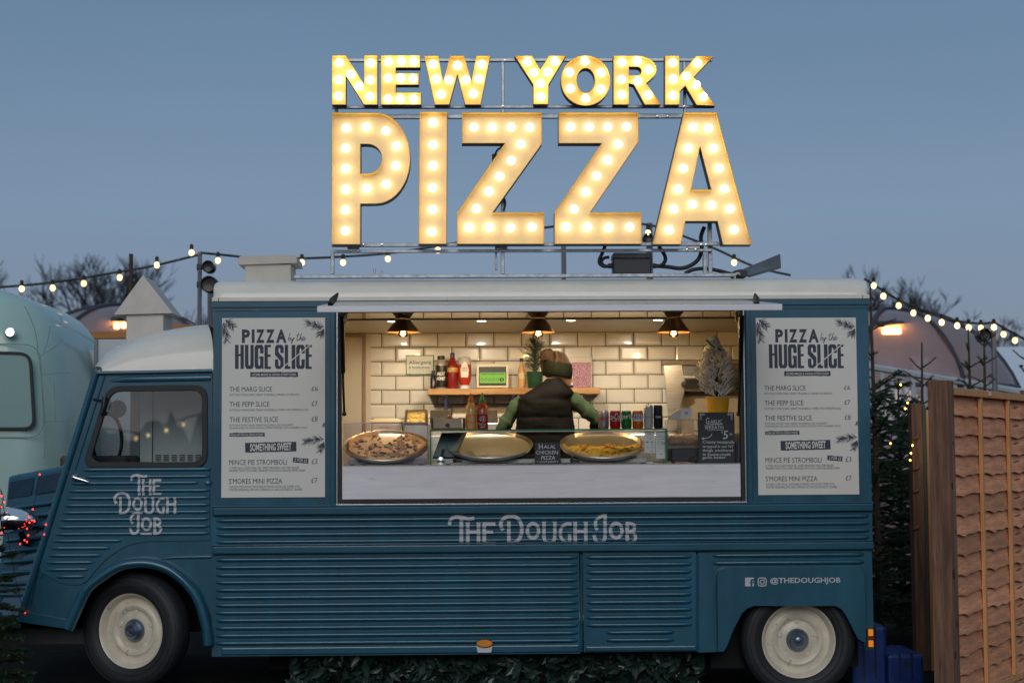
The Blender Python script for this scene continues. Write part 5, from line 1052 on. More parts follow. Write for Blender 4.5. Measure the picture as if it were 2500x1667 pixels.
# ---- counter right
CHALK = M('chalkboard', (.022, .030, .036), .6, var=.3, vscale=9); CHW = M('chalk_white', (.70, .70, .68), .8, var=.15, vscale=80)
def chalk(name, lab, quad, Y, lines, extra=None):
    c = W((quad[0] + quad[1]) / 2, quad[3], Y); t = thing(name, lab, 'chalkboard', c)
    x0, x1 = WX(quad[0], (quad[2] + quad[3]) / 2, Y), WX(quad[1], (quad[2] + quad[3]) / 2, Y)
    m = MB(); m.box(x0, x1, Y, Y + .006, zct + .001, WZ(quad[0], quad[2], Y)); m.build('slate', CHALK, t, bevel=.001)
    m = MB(); rr = random.Random(len(lab))
    for s_, a, b, y0, y1, w in lines:
        text_fit(m, s_, a, y0, b, y1, Y - .0008, w, shear=rr.uniform(-.05, .12), tilt=R(rr.uniform(-.8, 1.4)))
    m.build('chalk_lettering', CHW, t, fix=False)
    if extra: extra(t, Y - .0008)
    m = MB(); m.tube([(x0 + .03, Y + .03, zct + .002), ((x0 + x1) / 2, Y + .007, WZ(quad[0], quad[2] + 20, Y)), (x1 - .03, Y + .03, zct + .002)], .003, 6); m.build('prop', BLACK, t)
KP = 4.75; hx = lambda x: 1180 + x / KP; hy = lambda y: 820 + y / KP
chalk('chalkboard', 'small chalkboard reading HALAL CHICKEN PIZZA at the front of the counter', (1305.7, 1368, 1079.5, 1132), .02, [('H', hx(642), hx(690), hy(1248), hy(1312), .0), ('ALAL', hx(700), hx(838), hy(1262), hy(1303), 0), ('CHICKEN', hx(608), hx(866), hy(1328), hy(1370), .0), ('PIZZA', hx(670), hx(832), hy(1390), hy(1432), 0), ('+ mixed peppers', hx(618), hx(866), hy(1442), hy(1472), 0)])
KC = 4.48; gx_ = lambda x: 1600 + x / KC; gy_ = lambda y: 800 + y / KC
def ex(t, Y):
    for a, b, y in ((565, 735, 1056), (600, 735, 1060), (570, 745, 1122)): m = MB(); ribbon(m, [(w_.x, w_.z) for w_ in (W(gx_(a), gy_(y), Y), W(gx_(b), gy_(y - 6), Y))], .002, Y, 5); m.build('chalk_line', CHW, t, fix=False)
    m = MB(); ribbon(m, [(w_.x, w_.z) for w_ in cr_spline([W(gx_(618), gy_(1158), Y), W(gx_(600), gy_(1190), Y), W(gx_(560), gy_(1205), Y), W(gx_(510), gy_(1210), Y)], 5)], .0035, Y, 6); m.build('chalk_line', CHW, t, fix=False)
    m = MB(); m.add([W(gx_(x), gy_(y), Y - .001) for x, y in ((502, 1210), (528, 1196), (530, 1222))], [(0, 1, 2)]); m.build('chalk_arrowhead', CHW, t, fix=False)
    for ox, sx in ((480, 1), (850, -1)):
        for k in range(6):
            bx_, by_ = ox + sx * (10 + 14 * k if k < 4 else 16), 945 + (0 if k < 4 else 25 * (k - 3)); P = [(bx_ + sx * 9 * math.cos(a) * (1 + .4 * math.cos(4 * a)), by_ + 9 * math.sin(a) * (1 + .4 * math.cos(4 * a))) for a in [2 * math.pi * i / 16 for i in range(16)]]
            m = MB(); ribbon(m, [(w_.x, w_.z) for w_ in [W(gx_(x), gy_(y), Y) for x, y in P]], .0018, Y, 7 + k, True); m.build('chalk_holly_leaf', CHW, t, fix=False)
chalk('chalkboard', 'tall chalkboard offering a garlic wreath below the snowy little tree', (1704.5, 1793.5, 1006.5, 1130), .10, [('G', gx_(552), gx_(590), gy_(985), gy_(1050), 0), ('ARLIC', gx_(598), gx_(732), gy_(1005), gy_(1046), 0), ('W', gx_(540), gx_(582), gy_(1060), gy_(1118), 0), ('REATH', gx_(588), gx_(745), gy_(1068), gy_(1108), 0), ('£', gx_(720), gx_(736), gy_(1126), gy_(1150), 0), ('5', gx_(738), gx_(796), gy_(1125), gy_(1215), .0), ('.00', gx_(806), gx_(842), gy_(1150), gy_(1175), 0),
    ('Creamy mozzarella', gx_(518), gx_(866), gy_(1230), gy_(1275), .0), ('wrapped in our NY', gx_(516), gx_(858), gy_(1280), gy_(1320), 0), ('dough, smothered', gx_(518), gx_(850), gy_(1322), gy_(1364), 0), ('in home-made', gx_(520), gx_(825), gy_(1366), gy_(1398), 0), ('garlic butter.', gx_(516), gx_(778), gy_(1400), gy_(1440), 0)], ex)
# pay cards
KD = 8.254; dx_ = lambda x: 1440 + x / KD; dy_ = lambda y: 960 + y / KD
CARD = M('card_white', (.85, .85, .88), .4)
for i, (a, b, y1, lines, lab) in enumerate(((1098, 1315, 1202, (('dojo', 1155, 1250, 800, 838, .02), ('Pay your way', 1155, 1252, 858, 872, 0), ('VISA', 1190, 1240, 908, 928, .03), ('G Pay', 1132, 1192, 1080, 1102, 0), ('Pay', 1235, 1282, 1080, 1102, 0), ('- - -', 1140, 1190, 1040, 1046, .03), ('= = =', 1228, 1280, 1030, 1044, .02), ('____', 1222, 1284, 1152, 1160, .02)), 'left white payment card inside the right end of the glass'),
                                         (1330, 1545, 1316, (('Pay by', 1385, 1478, 838, 860, .02), ('card, phone', 1345, 1520, 872, 893, .02), ('or watch', 1368, 1498, 905, 925, .02), ('Most contactless cards', 1370, 1500, 1085, 1095, 0), ('limit may apply here', 1356, 1510, 1104, 1113, 0), ('terms online', 1380, 1480, 1122, 1131, 0), ('dojo', 1400, 1470, 1214, 1236, .02)), 'right white payment card showing a contactless symbol'))):
    Yq = .10; t = thing('payment_card', lab, 'sign', W(dx_((a + b) / 2), dy_(1380), Yq), 'payment cards behind the glass')
    m = MB(); m.box(WX(dx_(a), 1080, Yq), WX(dx_(b), 1080, Yq), Yq, Yq + .003, WZ(dx_(a), dy_(y1), Yq), WZ(dx_(a), dy_(762), Yq)); m.build('card', CARD, t)
    m = MB()
    for s_, x0, x1, y0, y1_, w in lines: text_fit(m, s_, dx_(x0), dy_(y0), dx_(x1), dy_(y1_), Yq - .0006, w)
    if i == 1:
        cW = W(dx_(1435), dy_(1005), Yq); ribbon(m, [(cW.x + .0215 * math.cos(q), cW.z + .0135 * math.sin(q)) for q in [2 * math.pi * k / 24 for k in range(24)]], .0014, Yq - .0006, 1, True)
        for k in range(3): ribbon(m, [(cW.x - .006 + .003 * k + .004 * math.cos(q), cW.z + (.004 + .002 * k) * math.sin(q)) for q in [R(-60 + 20 * j) for j in range(7)]], .0012, Yq - .0006, 2 + k)
        ribbon(m, [(cW.x + .006, cW.z + .004), (cW.x + .022, cW.z - .006)], .004, Yq - .0006, 6)
    m.build('lettering', INK, t, fix=False)
    if i == 0:
        for k, (xx, col) in enumerate(((1150, (.55, .03, .02)), (1170, (.65, .22, .05)), (1252, (.03, .05, .2)))):
            cW = W(dx_(xx), dy_(982), Yq); m = MB(); m.prism([(cW.x + .005 * math.cos(R(q)), cW.z + .005 * math.sin(R(q))) for q in range(0, 360, 24)], Yq - .0010 - .0003 * k, Yq - .0006 - .0003 * k); m.build('card_logo', M('logo%d' % k, col, .5), t)
    m = MB(); m.box(WX(dx_(a + 40), 1125, .09), WX(dx_(b - 30), 1125, .09), .09, .14, zct + .0005, zct + .012); m.box(WX(dx_(a + 100), 1120, .1), WX(dx_(a + 115), 1120, .1), .1035, .11, zct + .012, WZ(1590, dy_(1190), .1)); m.build('card_stand', ALU if i == 0 else CLEAR, t, bevel=.002)
# card terminal, dough box, black base
bs = thing('till_box', 'low black box standing under the clear dough box', 'box', W(1673, 1126, .15))
m = MB(); m.box(WX(1640, 1110, .14), WX(1708, 1110, .14), .14, .40, zct + .014, WZ(1670, 1093.5, .14)); m.build('box_body', M('till_black', (.010, .012, .020), .45), bs, bevel=.004)
for x in (1644, 1700): m = MB(); m.box(WX(x - 4, 1125, .15), WX(x + 4, 1125, .15), .15, .18, zct + .0005, zct + .0135); m.build('foot', BLACK, bs)
zb1 = WZ(1670, 1093.5, .14) + .0006
db = thing('dough_box', 'clear acrylic box of raw dough balls beside the chalkboard', 'acrylic box', W(1667, 1092, .15))
x0, x1 = WX(1630, 1060, .13), WX(1708, 1060, .13); zt_ = WZ(1668, 1024.5, .13)
AC2 = GLASS('box_acrylic', (.95, .93, .90), .07, body=(.6, .55, .5), bodyfac=.10)
m = MB(); m.box(x0, x1, .13, .133, zb1, zt_); m.build('front_pane', AC2, db)
m = MB(); m.box(x0, x0 + .003, .1335, .40, zb1, zt_); m.build('side_pane', AC2, db)
m = MB(); m.box(x1 - .003, x1, .1335, .40, zb1, zt_); m.build('side_pane', AC2, db)
m = MB(); m.box(x0, x1, .13, .40, zt_ + .0005, zt_ + .0035); m.build('lid', AC2, db)
m = MB(); m.box(x0 + .004, x1 - .004, .134, .40, zb1 + .012, zb1 + .016); m.build('tray', STAIN, db)
m = MB(); m.box(x0, x1, .126, .1295, zb1, zb1 + .028); m.build('lip', GLASS('lip_acrylic', (.9, .88, .85), .12, body=(.6, .55, .5), bodyfac=.2), db)
rr = random.Random(12); DOUGH = M('raw_dough', (.66, .47, .32), .55, var=.1, vscale=20)
for i, (px_, Yq, z, r_) in enumerate(((1640, .2, .04, .030), (1654, .19, .042, .033), (1668, .21, .04, .030), (1646, .28, .055, .030), (1684, .2, .04, .03), (1698, .22, .042, .03), (1664, .3, .06, .028), (1690, .3, .05, .03))):
    m = MB(); m.ball((WX(px_, 1060, Yq), Yq, zb1 + z), r_, (1.15, 1, .8), 14, 10)
    m.v = [v + Vector((noise.noise(v * 25), noise.noise(v * 25 + Vector((9, 0, 0))), noise.noise(v * 25 + Vector((0, 9, 0))))) * .008 for v in m.v]
    tag(m.build('dough_ball', DOUGH, smooth=80), 'raw dough ball in the clear box, ' + ('far left front', 'second from left front', 'middle front', 'left back', 'right of the middle at the front', 'far right front', 'middle back', 'right back')[i], 'dough', 'dough balls in the clear box')
ctm = thing('card_terminal', 'white wedge-shaped card terminal stand on the dough box', 'card terminal', W(1675, 1023, .2))
TW = M('terminal_white', (.70, .69, .66), .3, coat=.3)
m = MB(); m.prism(roundpoly(px_loop([(1661, 1022.5), (1688.5, 1021), (1689, 998), (1686, 996.5), (1662, 996.5)], .17), .006), .17, .25); m.build('terminal_head', TW, ctm, bevel=.003)
m = MB(); m.prism(px_loop([(1633, 1022.5), (1660.5, 1022.5), (1660.5, 997), (1634, 1014)], .18), .18, .27); m.build('terminal_wedge', M('terminal_cream', (.62, .56, .46), .3), ctm, bevel=.003)
m = MB(); cW = W(1675.5, 1008, .1685); q = .0085
ribbon(m, roundpoly([(cW.x - q, cW.z - q), (cW.x + q, cW.z - q), (cW.x + q, cW.z + q), (cW.x - q, cW.z + q)], .004), .0025, .169, 0, True); m.box(cW.x - .003, cW.x + .003, .1688, .1692, cW.z - .003, cW.z + .003); m.build('terminal_mark', BLACK, ctm, fix=False)
m = MB(); m.tube(cr_spline([W(1700, 1095, .13), W(1697, 1110, .125), W(1682, 1122, .12), W(1690, 1128, .11), W(1705, 1129, .11)], 5), .003, 6); tag(m.build('charging_lead', BLACK, smooth=60), 'thin black lead trailing from the till box', 'cable')
# dough roller
dr_ = thing('dough_roller', 'stainless dough roller machine against the right end of the tiled wall', 'kitchen machine', W(1720, 1062, 1.4))
m = MB(); m.prism(px_loop([(1620, 891), (1665, 890), (1675, 943), (1660, 998), (1632, 1024)], 1.3), 1.3, 1.312); m.build('side_plate', STAIN, dr_, bevel=.004)
m = MB(); m.prism(roundpoly([(1.36, WZ(1720, 955, 1.4)), (1.30, WZ(1720, 925, 1.4)), (1.34, WZ(1720, 890, 1.4)), (1.5, WZ(1720, 886, 1.4)), (1.74, WZ(1720, 888, 1.4)), (1.74, WZ(1720, 955, 1.4))], .02), WX(1667, 920, 1.35), WX(1785, 920, 1.35), fn=lambda p, x: (x, p[0], p[1])); m.build('hood', STAIN, dr_, bevel=.008)
m = MB(); m.box(WX(1664, 1000, 1.45), WX(1806, 1000, 1.45), 1.45, 1.74, zwt + .001, WZ(1720, 956, 1.45)); m.build('housing', M('machine_beige', (.34, .28, .20), .5), dr_, bevel=.006)
m = MB(); m.lathe([(.018, 0), (.018, .03), (.001, .032)], W(1669, 937, 1.29), 14, 'y'); m.build('knob', BLACK, dr_)
m = MB(); m.box(WX(1786, 910, 1.4), WX(1806, 910, 1.4), 1.4, 1.74, WZ(1790, 920, 1.4), WZ(1790, 894, 1.4)); m.box(WX(1786, 925, 1.4), WX(1806, 925, 1.4), 1.41, 1.74, WZ(1790, 945, 1.4), WZ(1790, 922, 1.4)); m.build('control_box', STAIN, dr_, bevel=.006)
m = MB(); m.box(WX(1618, 885, 1.65), WX(1806, 885, 1.65), 1.65, YW - .012, WZ(1700, 889, 1.65), WZ(1700, 880, 1.65)); m.build('back_rail', M('rail_brown', (.28, .19, .12), .5), dr_)
# menu flyers by the right jamb
m = MB(); m.box(WX(1796, 1100, .14), WX(1806, 1100, .14), .14, .2, zct + .001, WZ(1800, 1078, .14)); tag(m.build('flyer_holder', GLASS('flyer_acrylic', (.8, .8, .9), .1, body=(.3, .25, .5), bodyfac=.4)), 'small clear flyer holder squeezed against the right jamb', 'flyer holder')
# ------------------------------------------------------------------ person serving, back to the hatch
YP = 1.0
PP = lambda x, y, d=0: W(x, y, YP + d)
SKIN = M('skin', (.52, .29, .19), .5); HAIR = M('brown_hair', (.034, .017, .007), .55, spec=.2, var=.8, vscale=30, stretch=(1, 1, 6))
VEST = M('black_quilted_nylon', (.0045, .004, .004), .75, var=.3, vscale=20, bump=.5, bscale=22, spec=.08); SLV = M('olive_fleece', (.036, .058, .032), .9, spec=.1, var=.2, vscale=20, bump=.9, bscale=13)
KNIT = M('dark_green_knit', (.009, .010, .0045), .95, spec=.1, var=.5, vscale=60, bump=.8, bscale=110); GLOVE = M('black_glove', (.010, .010, .012), .4)
per = thing('person', 'person in a black quilted vest, olive sleeves and knitted headband, seen from behind', 'person', (PP(1330, 1100).x, YP, ZF))
m = MB(); hc = PP(1361, 905, .02)
m.ball(hc, 1, (.083, .098, .112), 20, 14); m.ball(PP(1380, 930, .03), 1, (.046, .055, .045), 14, 10)       # skull and jaw turned to the right
m.ball(PP(1394, 926, .06), 1, (.020, .02, .018), 10, 6)                                                     # nose
m.ball(PP(1379, 918, -.005), 1, (.010, .018, .027), 10, 8)                                                  # ear
m.tube([PP(1340, 955, .02), PP(1350, 935, .02), PP(1360, 915, .03)], [.07, .058, .056], 14)
m.tube([PP(1333, 1130), PP(1330, 1060), PP(1332, 1000), PP(1340, 955, .01)], [.15, .14, .16, .09], 14, flat=.7)
m.tube([PP(1400, 978), PP(1432, 1002, .0), PP(1456, 1024, .02), PP(1452, 1044, .10)], [.036, .034, .03, .026], 10)
m.tube([PP(1264, 985), PP(1238, 1022, 0), PP(1226, 1046, .02), PP(1262, 1066, .18)], [.036, .034, .03, .024], 10)
for sx in (-1, 1):
    hp = PP(1333, 1125); m.tube([hp + Vector((sx * .085, 0, .02)), (hp.x + sx * .09, YP + .02, (hp.z + ZF) / 2), (hp.x + sx * .09, YP, ZF + .09), (hp.x + sx * .09, YP + .02, ZF + .03), (hp.x + sx * .1, YP + .16, ZF + .025)], [.10, .065, .045, .045, .035], 12)
body = m.build('body', SKIN, per, smooth=80, fix=False)
rm = body.modifiers.new('remesh', 'REMESH'); rm.mode = 'VOXEL'; rm.voxel_size = .011; rm.use_smooth_shade = True
sm_ = body.modifiers.new('smooth', 'SMOOTH'); sm_.factor = .5; sm_.iterations = 4
# vest
rows = []
prof = [(924, 1334, 1372, .066), (931, 1327, 1377, .080), (939, 1314, 1384, .10), (949, 1299, 1394, .115), (960, 1284, 1401, .125), (968, 1274, 1400, .13)]
y = 974
while y < 1135: 
    t = (y - 974) / 160; prof.append((y, 1263 - 2 * math.sin(t * 3), 1392 + 14 * min(1, t * 1.6), .135 + .01 * t)); y += 3.5
for y, a, b, dp in prof:
    puff = 0 if y < 950 else .011 * abs(math.sin(math.pi * (y - 976) / 43.5)) ** .5 - .004
    cx, ra = (a + b) / 2, (b - a) / 2 / S(YP) + puff * .6; c = PP(cx, y); row = []
    for k in range(33):
        an = 2 * math.pi * k / 32; w_ = .007 * noise.noise(Vector((math.cos(an) * 3, math.sin(an) * 3, y * .05))) + .004 * noise.noise(Vector((math.cos(an) * 9, math.sin(an) * 9, y * .12)))
        row.append((c.x + (ra + w_) * math.copysign(abs(math.cos(an)) ** .85, math.cos(an)), YP + (dp + puff + w_) * math.copysign(abs(math.sin(an)) ** .85, math.sin(an)), c.z))
    rows.append(row)
m = MB(); m.grid(rows); m.build('vest', VEST, per, smooth=60)
def sleeve(pts, rs, seed):
    path = cr_spline(pts, 8); n = len(path); m = MB(); rr = []
    for i in range(n):
        u = i / (n - 1) * (len(rs) - 1); k = min(int(u), len(rs) - 2); r_ = rs[k] + (rs[k + 1] - rs[k]) * (u - k); rr.append(r_ + .0018 * math.sin(i * 1.9 + seed) + .003 * math.sin(i * .8))
    m.tube(path, rr, 16)
    m.v = [v + Vector((noise.noise(v * 22 + Vector((seed, 0, 0))), 0, noise.noise(v * 22 + Vector((0, seed, 0))))) * .010 for v in m.v]
    m.build('sleeve', SLV, per, smooth=80)
sleeve([PP(1386, 972, 0), PP(1402, 976, -.01), PP(1432, 1002, -.01), PP(1458, 1026, 0), PP(1453, 1042, .08)], [.050, .054, .050, .046, .036], 1)
sleeve([PP(1276, 978, 0), PP(1262, 990, 0), PP(1240, 1024, 0), PP(1226, 1048, .01), PP(1250, 1064, .14)], [.048, .050, .046, .042, .034], 5)
def hand(c, dx):
    m = MB(); m.ball(c, 1, (.042, .05, .022), 12, 8)
    for k, (ox, L) in enumerate(((-.028, .062), (-.010, .075), (.009, .072), (.027, .058))):
        p = c + Vector((ox, .035, 0)); m.tube([p, p + Vector((ox * .1, L * .55, -.008)), p + Vector((ox * .1, L * .9, -.03))], [.0095, .009, .0075], 8)
    p = c + Vector((-dx * .036, -.005, 0)); m.tube([p, p + Vector((-dx * .03, .025, -.006)), p + Vector((-dx * .035, .052, -.016))], [.012, .010, .008], 8)
    m.build('gloved_hand', GLOVE, per, smooth=70)
hand(PP(1452, 1052, .14), 1); hand(PP(1266, 1068, .22), -1)
m = MB()
for sx in (-1, 1):
    hp = PP(1333, 1128); m.tube([hp + Vector((sx * .075, 0, .06)), (hp.x + sx * .09, YP + .02, (hp.z + ZF) / 2), (hp.x + sx * .09, YP, ZF + .08)], [.12, .085, .07], 14)
m.build('trousers', M('black_trousers', (.012, .012, .014), .8), per, smooth=80)
# headband and hair
m = MB(); rows = []
for j, (dz, rr_) in enumerate(((.046, .090), (.050, .098), (.035, .104), (.012, .1065), (-.012, .106), (-.034, .103), (-.047, .097), (-.044, .089))):
    c = PP(1360, 903, .02); rows.append([(c.x + rr_ * .98 * math.cos(a), c.y + rr_ * 1.1 * math.sin(a), c.z + dz - .05 * math.cos(a) * .25 + .003 * math.sin(a * 40)) for a in [2 * math.pi * k / 96 for k in range(97)]])
m.grid(rows); m.build('headband', KNIT, per, smooth=80)
m = MB(); c = PP(1359, 902, .02); m.ball(c, 1, (.088, .100, .096), 20, 14); m.build('hair_cap', M('hair_dark', (.022, .011, .005), .6), per, smooth=70); m = MB(); rr = random.Random(4); bun = PP(1334, 866, -.03)
for i in range(120):
    a = rr.uniform(0, 6.283); p0 = c + Vector((.093 * math.cos(a), .107 * math.sin(a), .035)); mid = c + Vector((.062 * math.cos(a + .2) - .015, .07 * math.sin(a + .2), .100 + rr.uniform(-.01, .012)))
    m.tube(cr_spline([p0, mid, bun + Vector((rr.uniform(-.02, .02), rr.uniform(-.02, .02), rr.uniform(-.01, .02)))], 4), [rr.uniform(.0025, .006)] * 9, 5)
for i in range(60):
    a = rr.uniform(0, 6.283); ph = rr.uniform(-1, 1); P = [bun + Vector((.042 * math.cos(a + t * 1.3) * (1 - .3 * ph * ph), .03 * math.sin(a + t * 1.3), .022 * ph + .02 * math.sin(t * 2 + a))) for t in (0, .6, 1.2, 1.8)]
    m.tube(cr_spline(P, 3), .004, 5)
for i in range(40):
    p = PP(rr.uniform(1323, 1332), rr.uniform(872, 884), -.02); m.tube(cr_spline([p, p + Vector((-.008, 0, -.02)), p + Vector((rr.uniform(-.012, .012), 0, rr.uniform(-.05, -.10)))], 3), [.003] * 6 + [.0012], 4)
for i in range(45):
    a = rr.uniform(0, 6.283); p = c + Vector((.06 * math.cos(a), .07 * math.sin(a), .075)); q = p + Vector((rr.uniform(-.05, .03), rr.uniform(-.02, .02), rr.uniform(.012, .04)))
    m.tube(cr_spline([p, p.lerp(q, .5) + Vector((0, 0, .01)), q + Vector((rr.uniform(-.02, .02), 0, -.012))], 3), [.0022] * 6 + [.0008], 4)
m.build('hair', HAIR, per, smooth=70, fix=False)

# ------------------------------------------------------------------ needles
def brush(mb_, a, b, n, ln, w, rr, up_only=0.0):
    a, b = Vector(a), Vector(b); d = (b - a); L = d.length
    if L < 1e-6: return
    d /= L; s_ = d.cross(Vector((0, 0, 1)) if abs(d.z) < .95 else Vector((1, 0, 0))).normalized(); t = s_.cross(d)
    for i in range(n):
        u = rr.random(); an = rr.uniform(0, 6.283); o = s_ * math.cos(an) + t * math.sin(an)
        p = a + d * (u * L); q = p + (o * .85 + d * .6).normalized() * ln * rr.uniform(.7, 1.15); sd_ = d.cross(o) * (w / 2)
        b0 = len(mb_.v); mb_.v += [p - sd_, p + sd_, q]; mb_.f.append((b0, b0 + 1, b0 + 2)); mb_.m.append(mb_.k)
NEED = M('spruce_needles', (.020, .048, .020), .6, var=.5, vscale=9); NEED2 = M('fir_needles_olive', (.025, .042, .018), .6, var=.4, vscale=30); BARK = M('bark', (.06, .04, .028), .9, var=.4, vscale=20, bump=.5); SNOW = M('flocked_snow', (.95, .93, .89), .9, var=.1, vscale=60)
# snowy little tree in a yellow cup
Yt = .24; cT = W(1753, 1006, Yt)
cr_ = thing('upturned_crate', 'plain crate hidden behind the tall chalkboard holding up the yellow cup', 'crate', (cT.x, Yt, zct)); m = MB(); m.box(cT.x - .09, cT.x + .09, Yt - .085, Yt + .09, zct + .001, cT.z - .022); m.build('crate_body', WAL, cr_, bevel=.004)
yp = thing('yellow_cup', 'bright yellow paper cup used as a plant pot', 'pot', (cT.x, Yt, cT.z - .02))
r1, r0_ = 28.5 / S(Yt), 24.5 / S(Yt); zt_ = WZ(1753, 970, Yt)
m = MB(); m.lathe([(r0_ * .97, cT.z - .02), (r1, zt_ - .002), (r1 * 1.03, zt_), (r1 * .98, zt_ + .001), (r1 * .95, zt_ - .004), (.001, zt_ - .012)], (cT.x, Yt, 0), 40); m.build('cup', M('yellow_card', (.80, .42, .015), .45), yp, smooth=40)
m = MB(); m.tube([(cT.x + (r1 * 1.02) * math.cos(a), Yt + r1 * 1.02 * math.sin(a), zt_ + .0015) for a in [2 * math.pi * k / 40 for k in range(41)]], .0025, 6, caps=False); m.build('rolled_rim', WLET, yp)
lt = thing('potted_fir', 'little snow-flocked fir tree with a green ribbon standing in the yellow cup', 'small tree', (cT.x, Yt, zt_))
hT = WZ(1745, 826, Yt) - zt_; rr = random.Random(21)
m = MB(); m.tube([(cT.x, Yt, zt_ - .012), (cT.x - .008, Yt, zt_ + hT * .5), (cT.x - .02, Yt, zt_ + hT * .97)], [.009, .006, .003], 8); m.build('trunk', BARK, lt)
mg, ms = MB(), MB(); kt = 1 / S(Yt)
def cone_r(u): # outline of the crown, u from cup to tip
    pts = [(0, 26), (.08, 42), (.2, 50), (.38, 50), (.55, 41), (.7, 29), (.84, 17), (.95, 8), (1, 4)]
    for (u0, a), (u1, b) in zip(pts, pts[1:]):
        if u <= u1: return (a + (b - a) * (u - u0) / (u1 - u0)) * kt
    return 2 * kt
for i in range(330):
    u = rr.random() ** .85 * .97; an = rr.uniform(0, 6.283); Rr_ = cone_r(u) * rr.uniform(.72, 1.08); base = Vector((cT.x - .02 * u, Yt, zt_ + hT * max(0, u - .10)))
    tip = Vector((cT.x - .02 * u + Rr_ * math.cos(an), Yt + Rr_ * math.sin(an), zt_ + hT * u + .012)); md = base.lerp(tip, .5) + Vector((0, 0, -.006)); ct_ = tip + Vector((math.cos(an) * .003, math.sin(an) * .003, .014))
    brush(mg, base, md, 14, .010, .0022, rr); brush(mg, md, tip, 20, .009, .0022, rr); brush(mg, tip, ct_, 6, .007, .002, rr)
    q0 = md.lerp(tip, .15)
    for k in range(rr.randint(14, 24)):
        f = rr.random(); p = q0.lerp(ct_, f) + Vector((rr.uniform(-.004, .004), rr.uniform(-.005, .003), rr.uniform(.001, .006))); ms.ball(p, rr.uniform(.0036, .0078), (1, 1, .8), 5, 3)
tag(mg.build('foliage', NEED2, lt, fix=False), kind='stuff'); tag(ms.build('snow_flock', SNOW, lt, fix=False, smooth=80), kind='stuff')
m = MB(); ribbon(m, [(w_.x, w_.z) for w_ in cr_spline([W(1720, 831, 0), W(1728, 836, 0), W(1735, 845, 0), W(1748, 851, 0), W(1760, 858, 0)], 5)], [.001] + [.012] * 19 + [.016], 0); m.v = [Vector((W(1740, 845, Yt).x + (v.x - W(1740, 845, 0).x) * S(0) / S(Yt), Yt - .055 + .004 * math.sin(v.x * 90), WZ(1740, 845, Yt) + (v.z - WZ(1740, 845, 0)) * .98)) for v in m.v]; m.build('ribbon', M('green_ribbon', (.02, .22, .05), .4), lt, fix=False)
# plant on the shelf
cP = Vector((WX(1306, 930, 1.58), 1.58, zsh)); rp = 21 / S(1.58)
pp_ = thing('potted_conifer', 'bushy conifer in a dark green pot on the shelf above the person', 'potted plant', cP)
m = MB(); m.lathe([(rp * .82, 0), (rp * .98, .112), (rp, .118), (rp * .96, .118), (rp * .94, .108), (.001, .1)], cP, 30); m.build('pot', M('pot_green', (.012, .05, .022), .3), pp_, smooth=40)
m = MB(); m.tube([cP + Vector((0, 0, .1)), cP + Vector((0, 0, .33))], [.008, .004], 6); m.build('trunk', BARK, pp_)
mg = MB()
for i in range(150):
    u = rr.random(); an = rr.uniform(0, 6.283); Rr_ = (.105 * math.sin(math.pi * min(1, u * .75 + .18))) * rr.uniform(.5, 1.1); base = cP + Vector((0, 0, .11 + .22 * u)); tip = base + Vector((Rr_ * math.cos(an), Rr_ * math.sin(an) * .8, .03 + .03 * rr.random()))
    brush(mg, base, tip, 42, .014, .003, rr)
tag(mg.build('foliage', M('conifer_green', (.04, .065, .035), .6, var=.4, vscale=30), pp_, fix=False), kind='stuff')

# ------------------------------------------------------------------ leaf skirt under the truck
LEAF = M('ivy_leaf', (.020, .044, .034), .36, var=.6, vscale=14)
mg = MB(); rr = random.Random(9); x0, x1 = WX(712, 1640, .12), WX(1715, 1640, .12)
while len(mg.f) < 5200:
    x = rr.uniform(x0, x1); z = rr.uniform(gz(x) - .02, zb - .004); y = .16 + rr.uniform(-.05, .05); L = rr.uniform(.034, .072); wd = L * .42
    M3 = Matrix.Rotation(rr.uniform(-.9, .9), 3, 'Z') @ Matrix.Rotation(rr.uniform(-.2, 1.1), 3, 'X') @ Matrix.Rotation(rr.uniform(0, 6.28), 3, 'Y')
    pts = [M3 @ Vector(p) + Vector((x, y, z)) for p in ((0, 0, -L), (wd, -.004, -L * .2), (0, .004, 0), (-wd, -.004, -L * .2), (wd * .6, 0, L * .55), (0, -.006, L), (-wd * .6, 0, L * .55))]
    mg.add(pts, [(0, 1, 2), (0, 2, 3), (1, 4, 2), (4, 5, 2), (2, 5, 6), (3, 2, 6)])
tag(mg.build('ivy_skirt', LEAF, fix=False), 'dark artificial ivy matting hung below the truck sill', 'ivy', kind='stuff')
mb = MB(); mb.box(x0 + .02, x1 - .02, .225, .235, gz(0) - .03, zb - .01); tag(mb.build('skirt_backing', DARK), 'black backing sheet behind the ivy matting', 'backing sheet')

# ------------------------------------------------------------------ right: garden fence
fdir = (W(2514, 1200, .88) - W(2312, 1200, -.62)); fdir.z = 0; fdir.normalize(); fn_ = Vector((-fdir.y, fdir.x, 0))  # fn_: away from the lens side
YFn = -.62
fo = W(2312, 1200, YFn); gzr = gz(3)
WOODF = M('fence_board', (.68, .29, .145), .75, orand=.25, var=.42, vscale=2.2, stretch=(1.2, 14, 14), bump=.35, bscale=9, dirt=((.15, .06, .03), 2.4, .60))
WOODP = M('fence_post_wood', (.20, .10, .058), .85, var=.6, vscale=2.0, stretch=(11, 11, .8), bump=.5, bscale=7, dirt=((.045, .025, .018), 3.5, .62))
WOODB = M('fence_batten', (.64, .31, .12), .7, var=.25, vscale=2.0, stretch=(12, 12, 1), bump=.2, bscale=9)
ztop = WZ(2318, 946, YFn)
fence = thing('garden_fence', 'reddish waney lap garden fence panel with a heavy timber post', 'fence', (fo.x, fo.y, gzr))
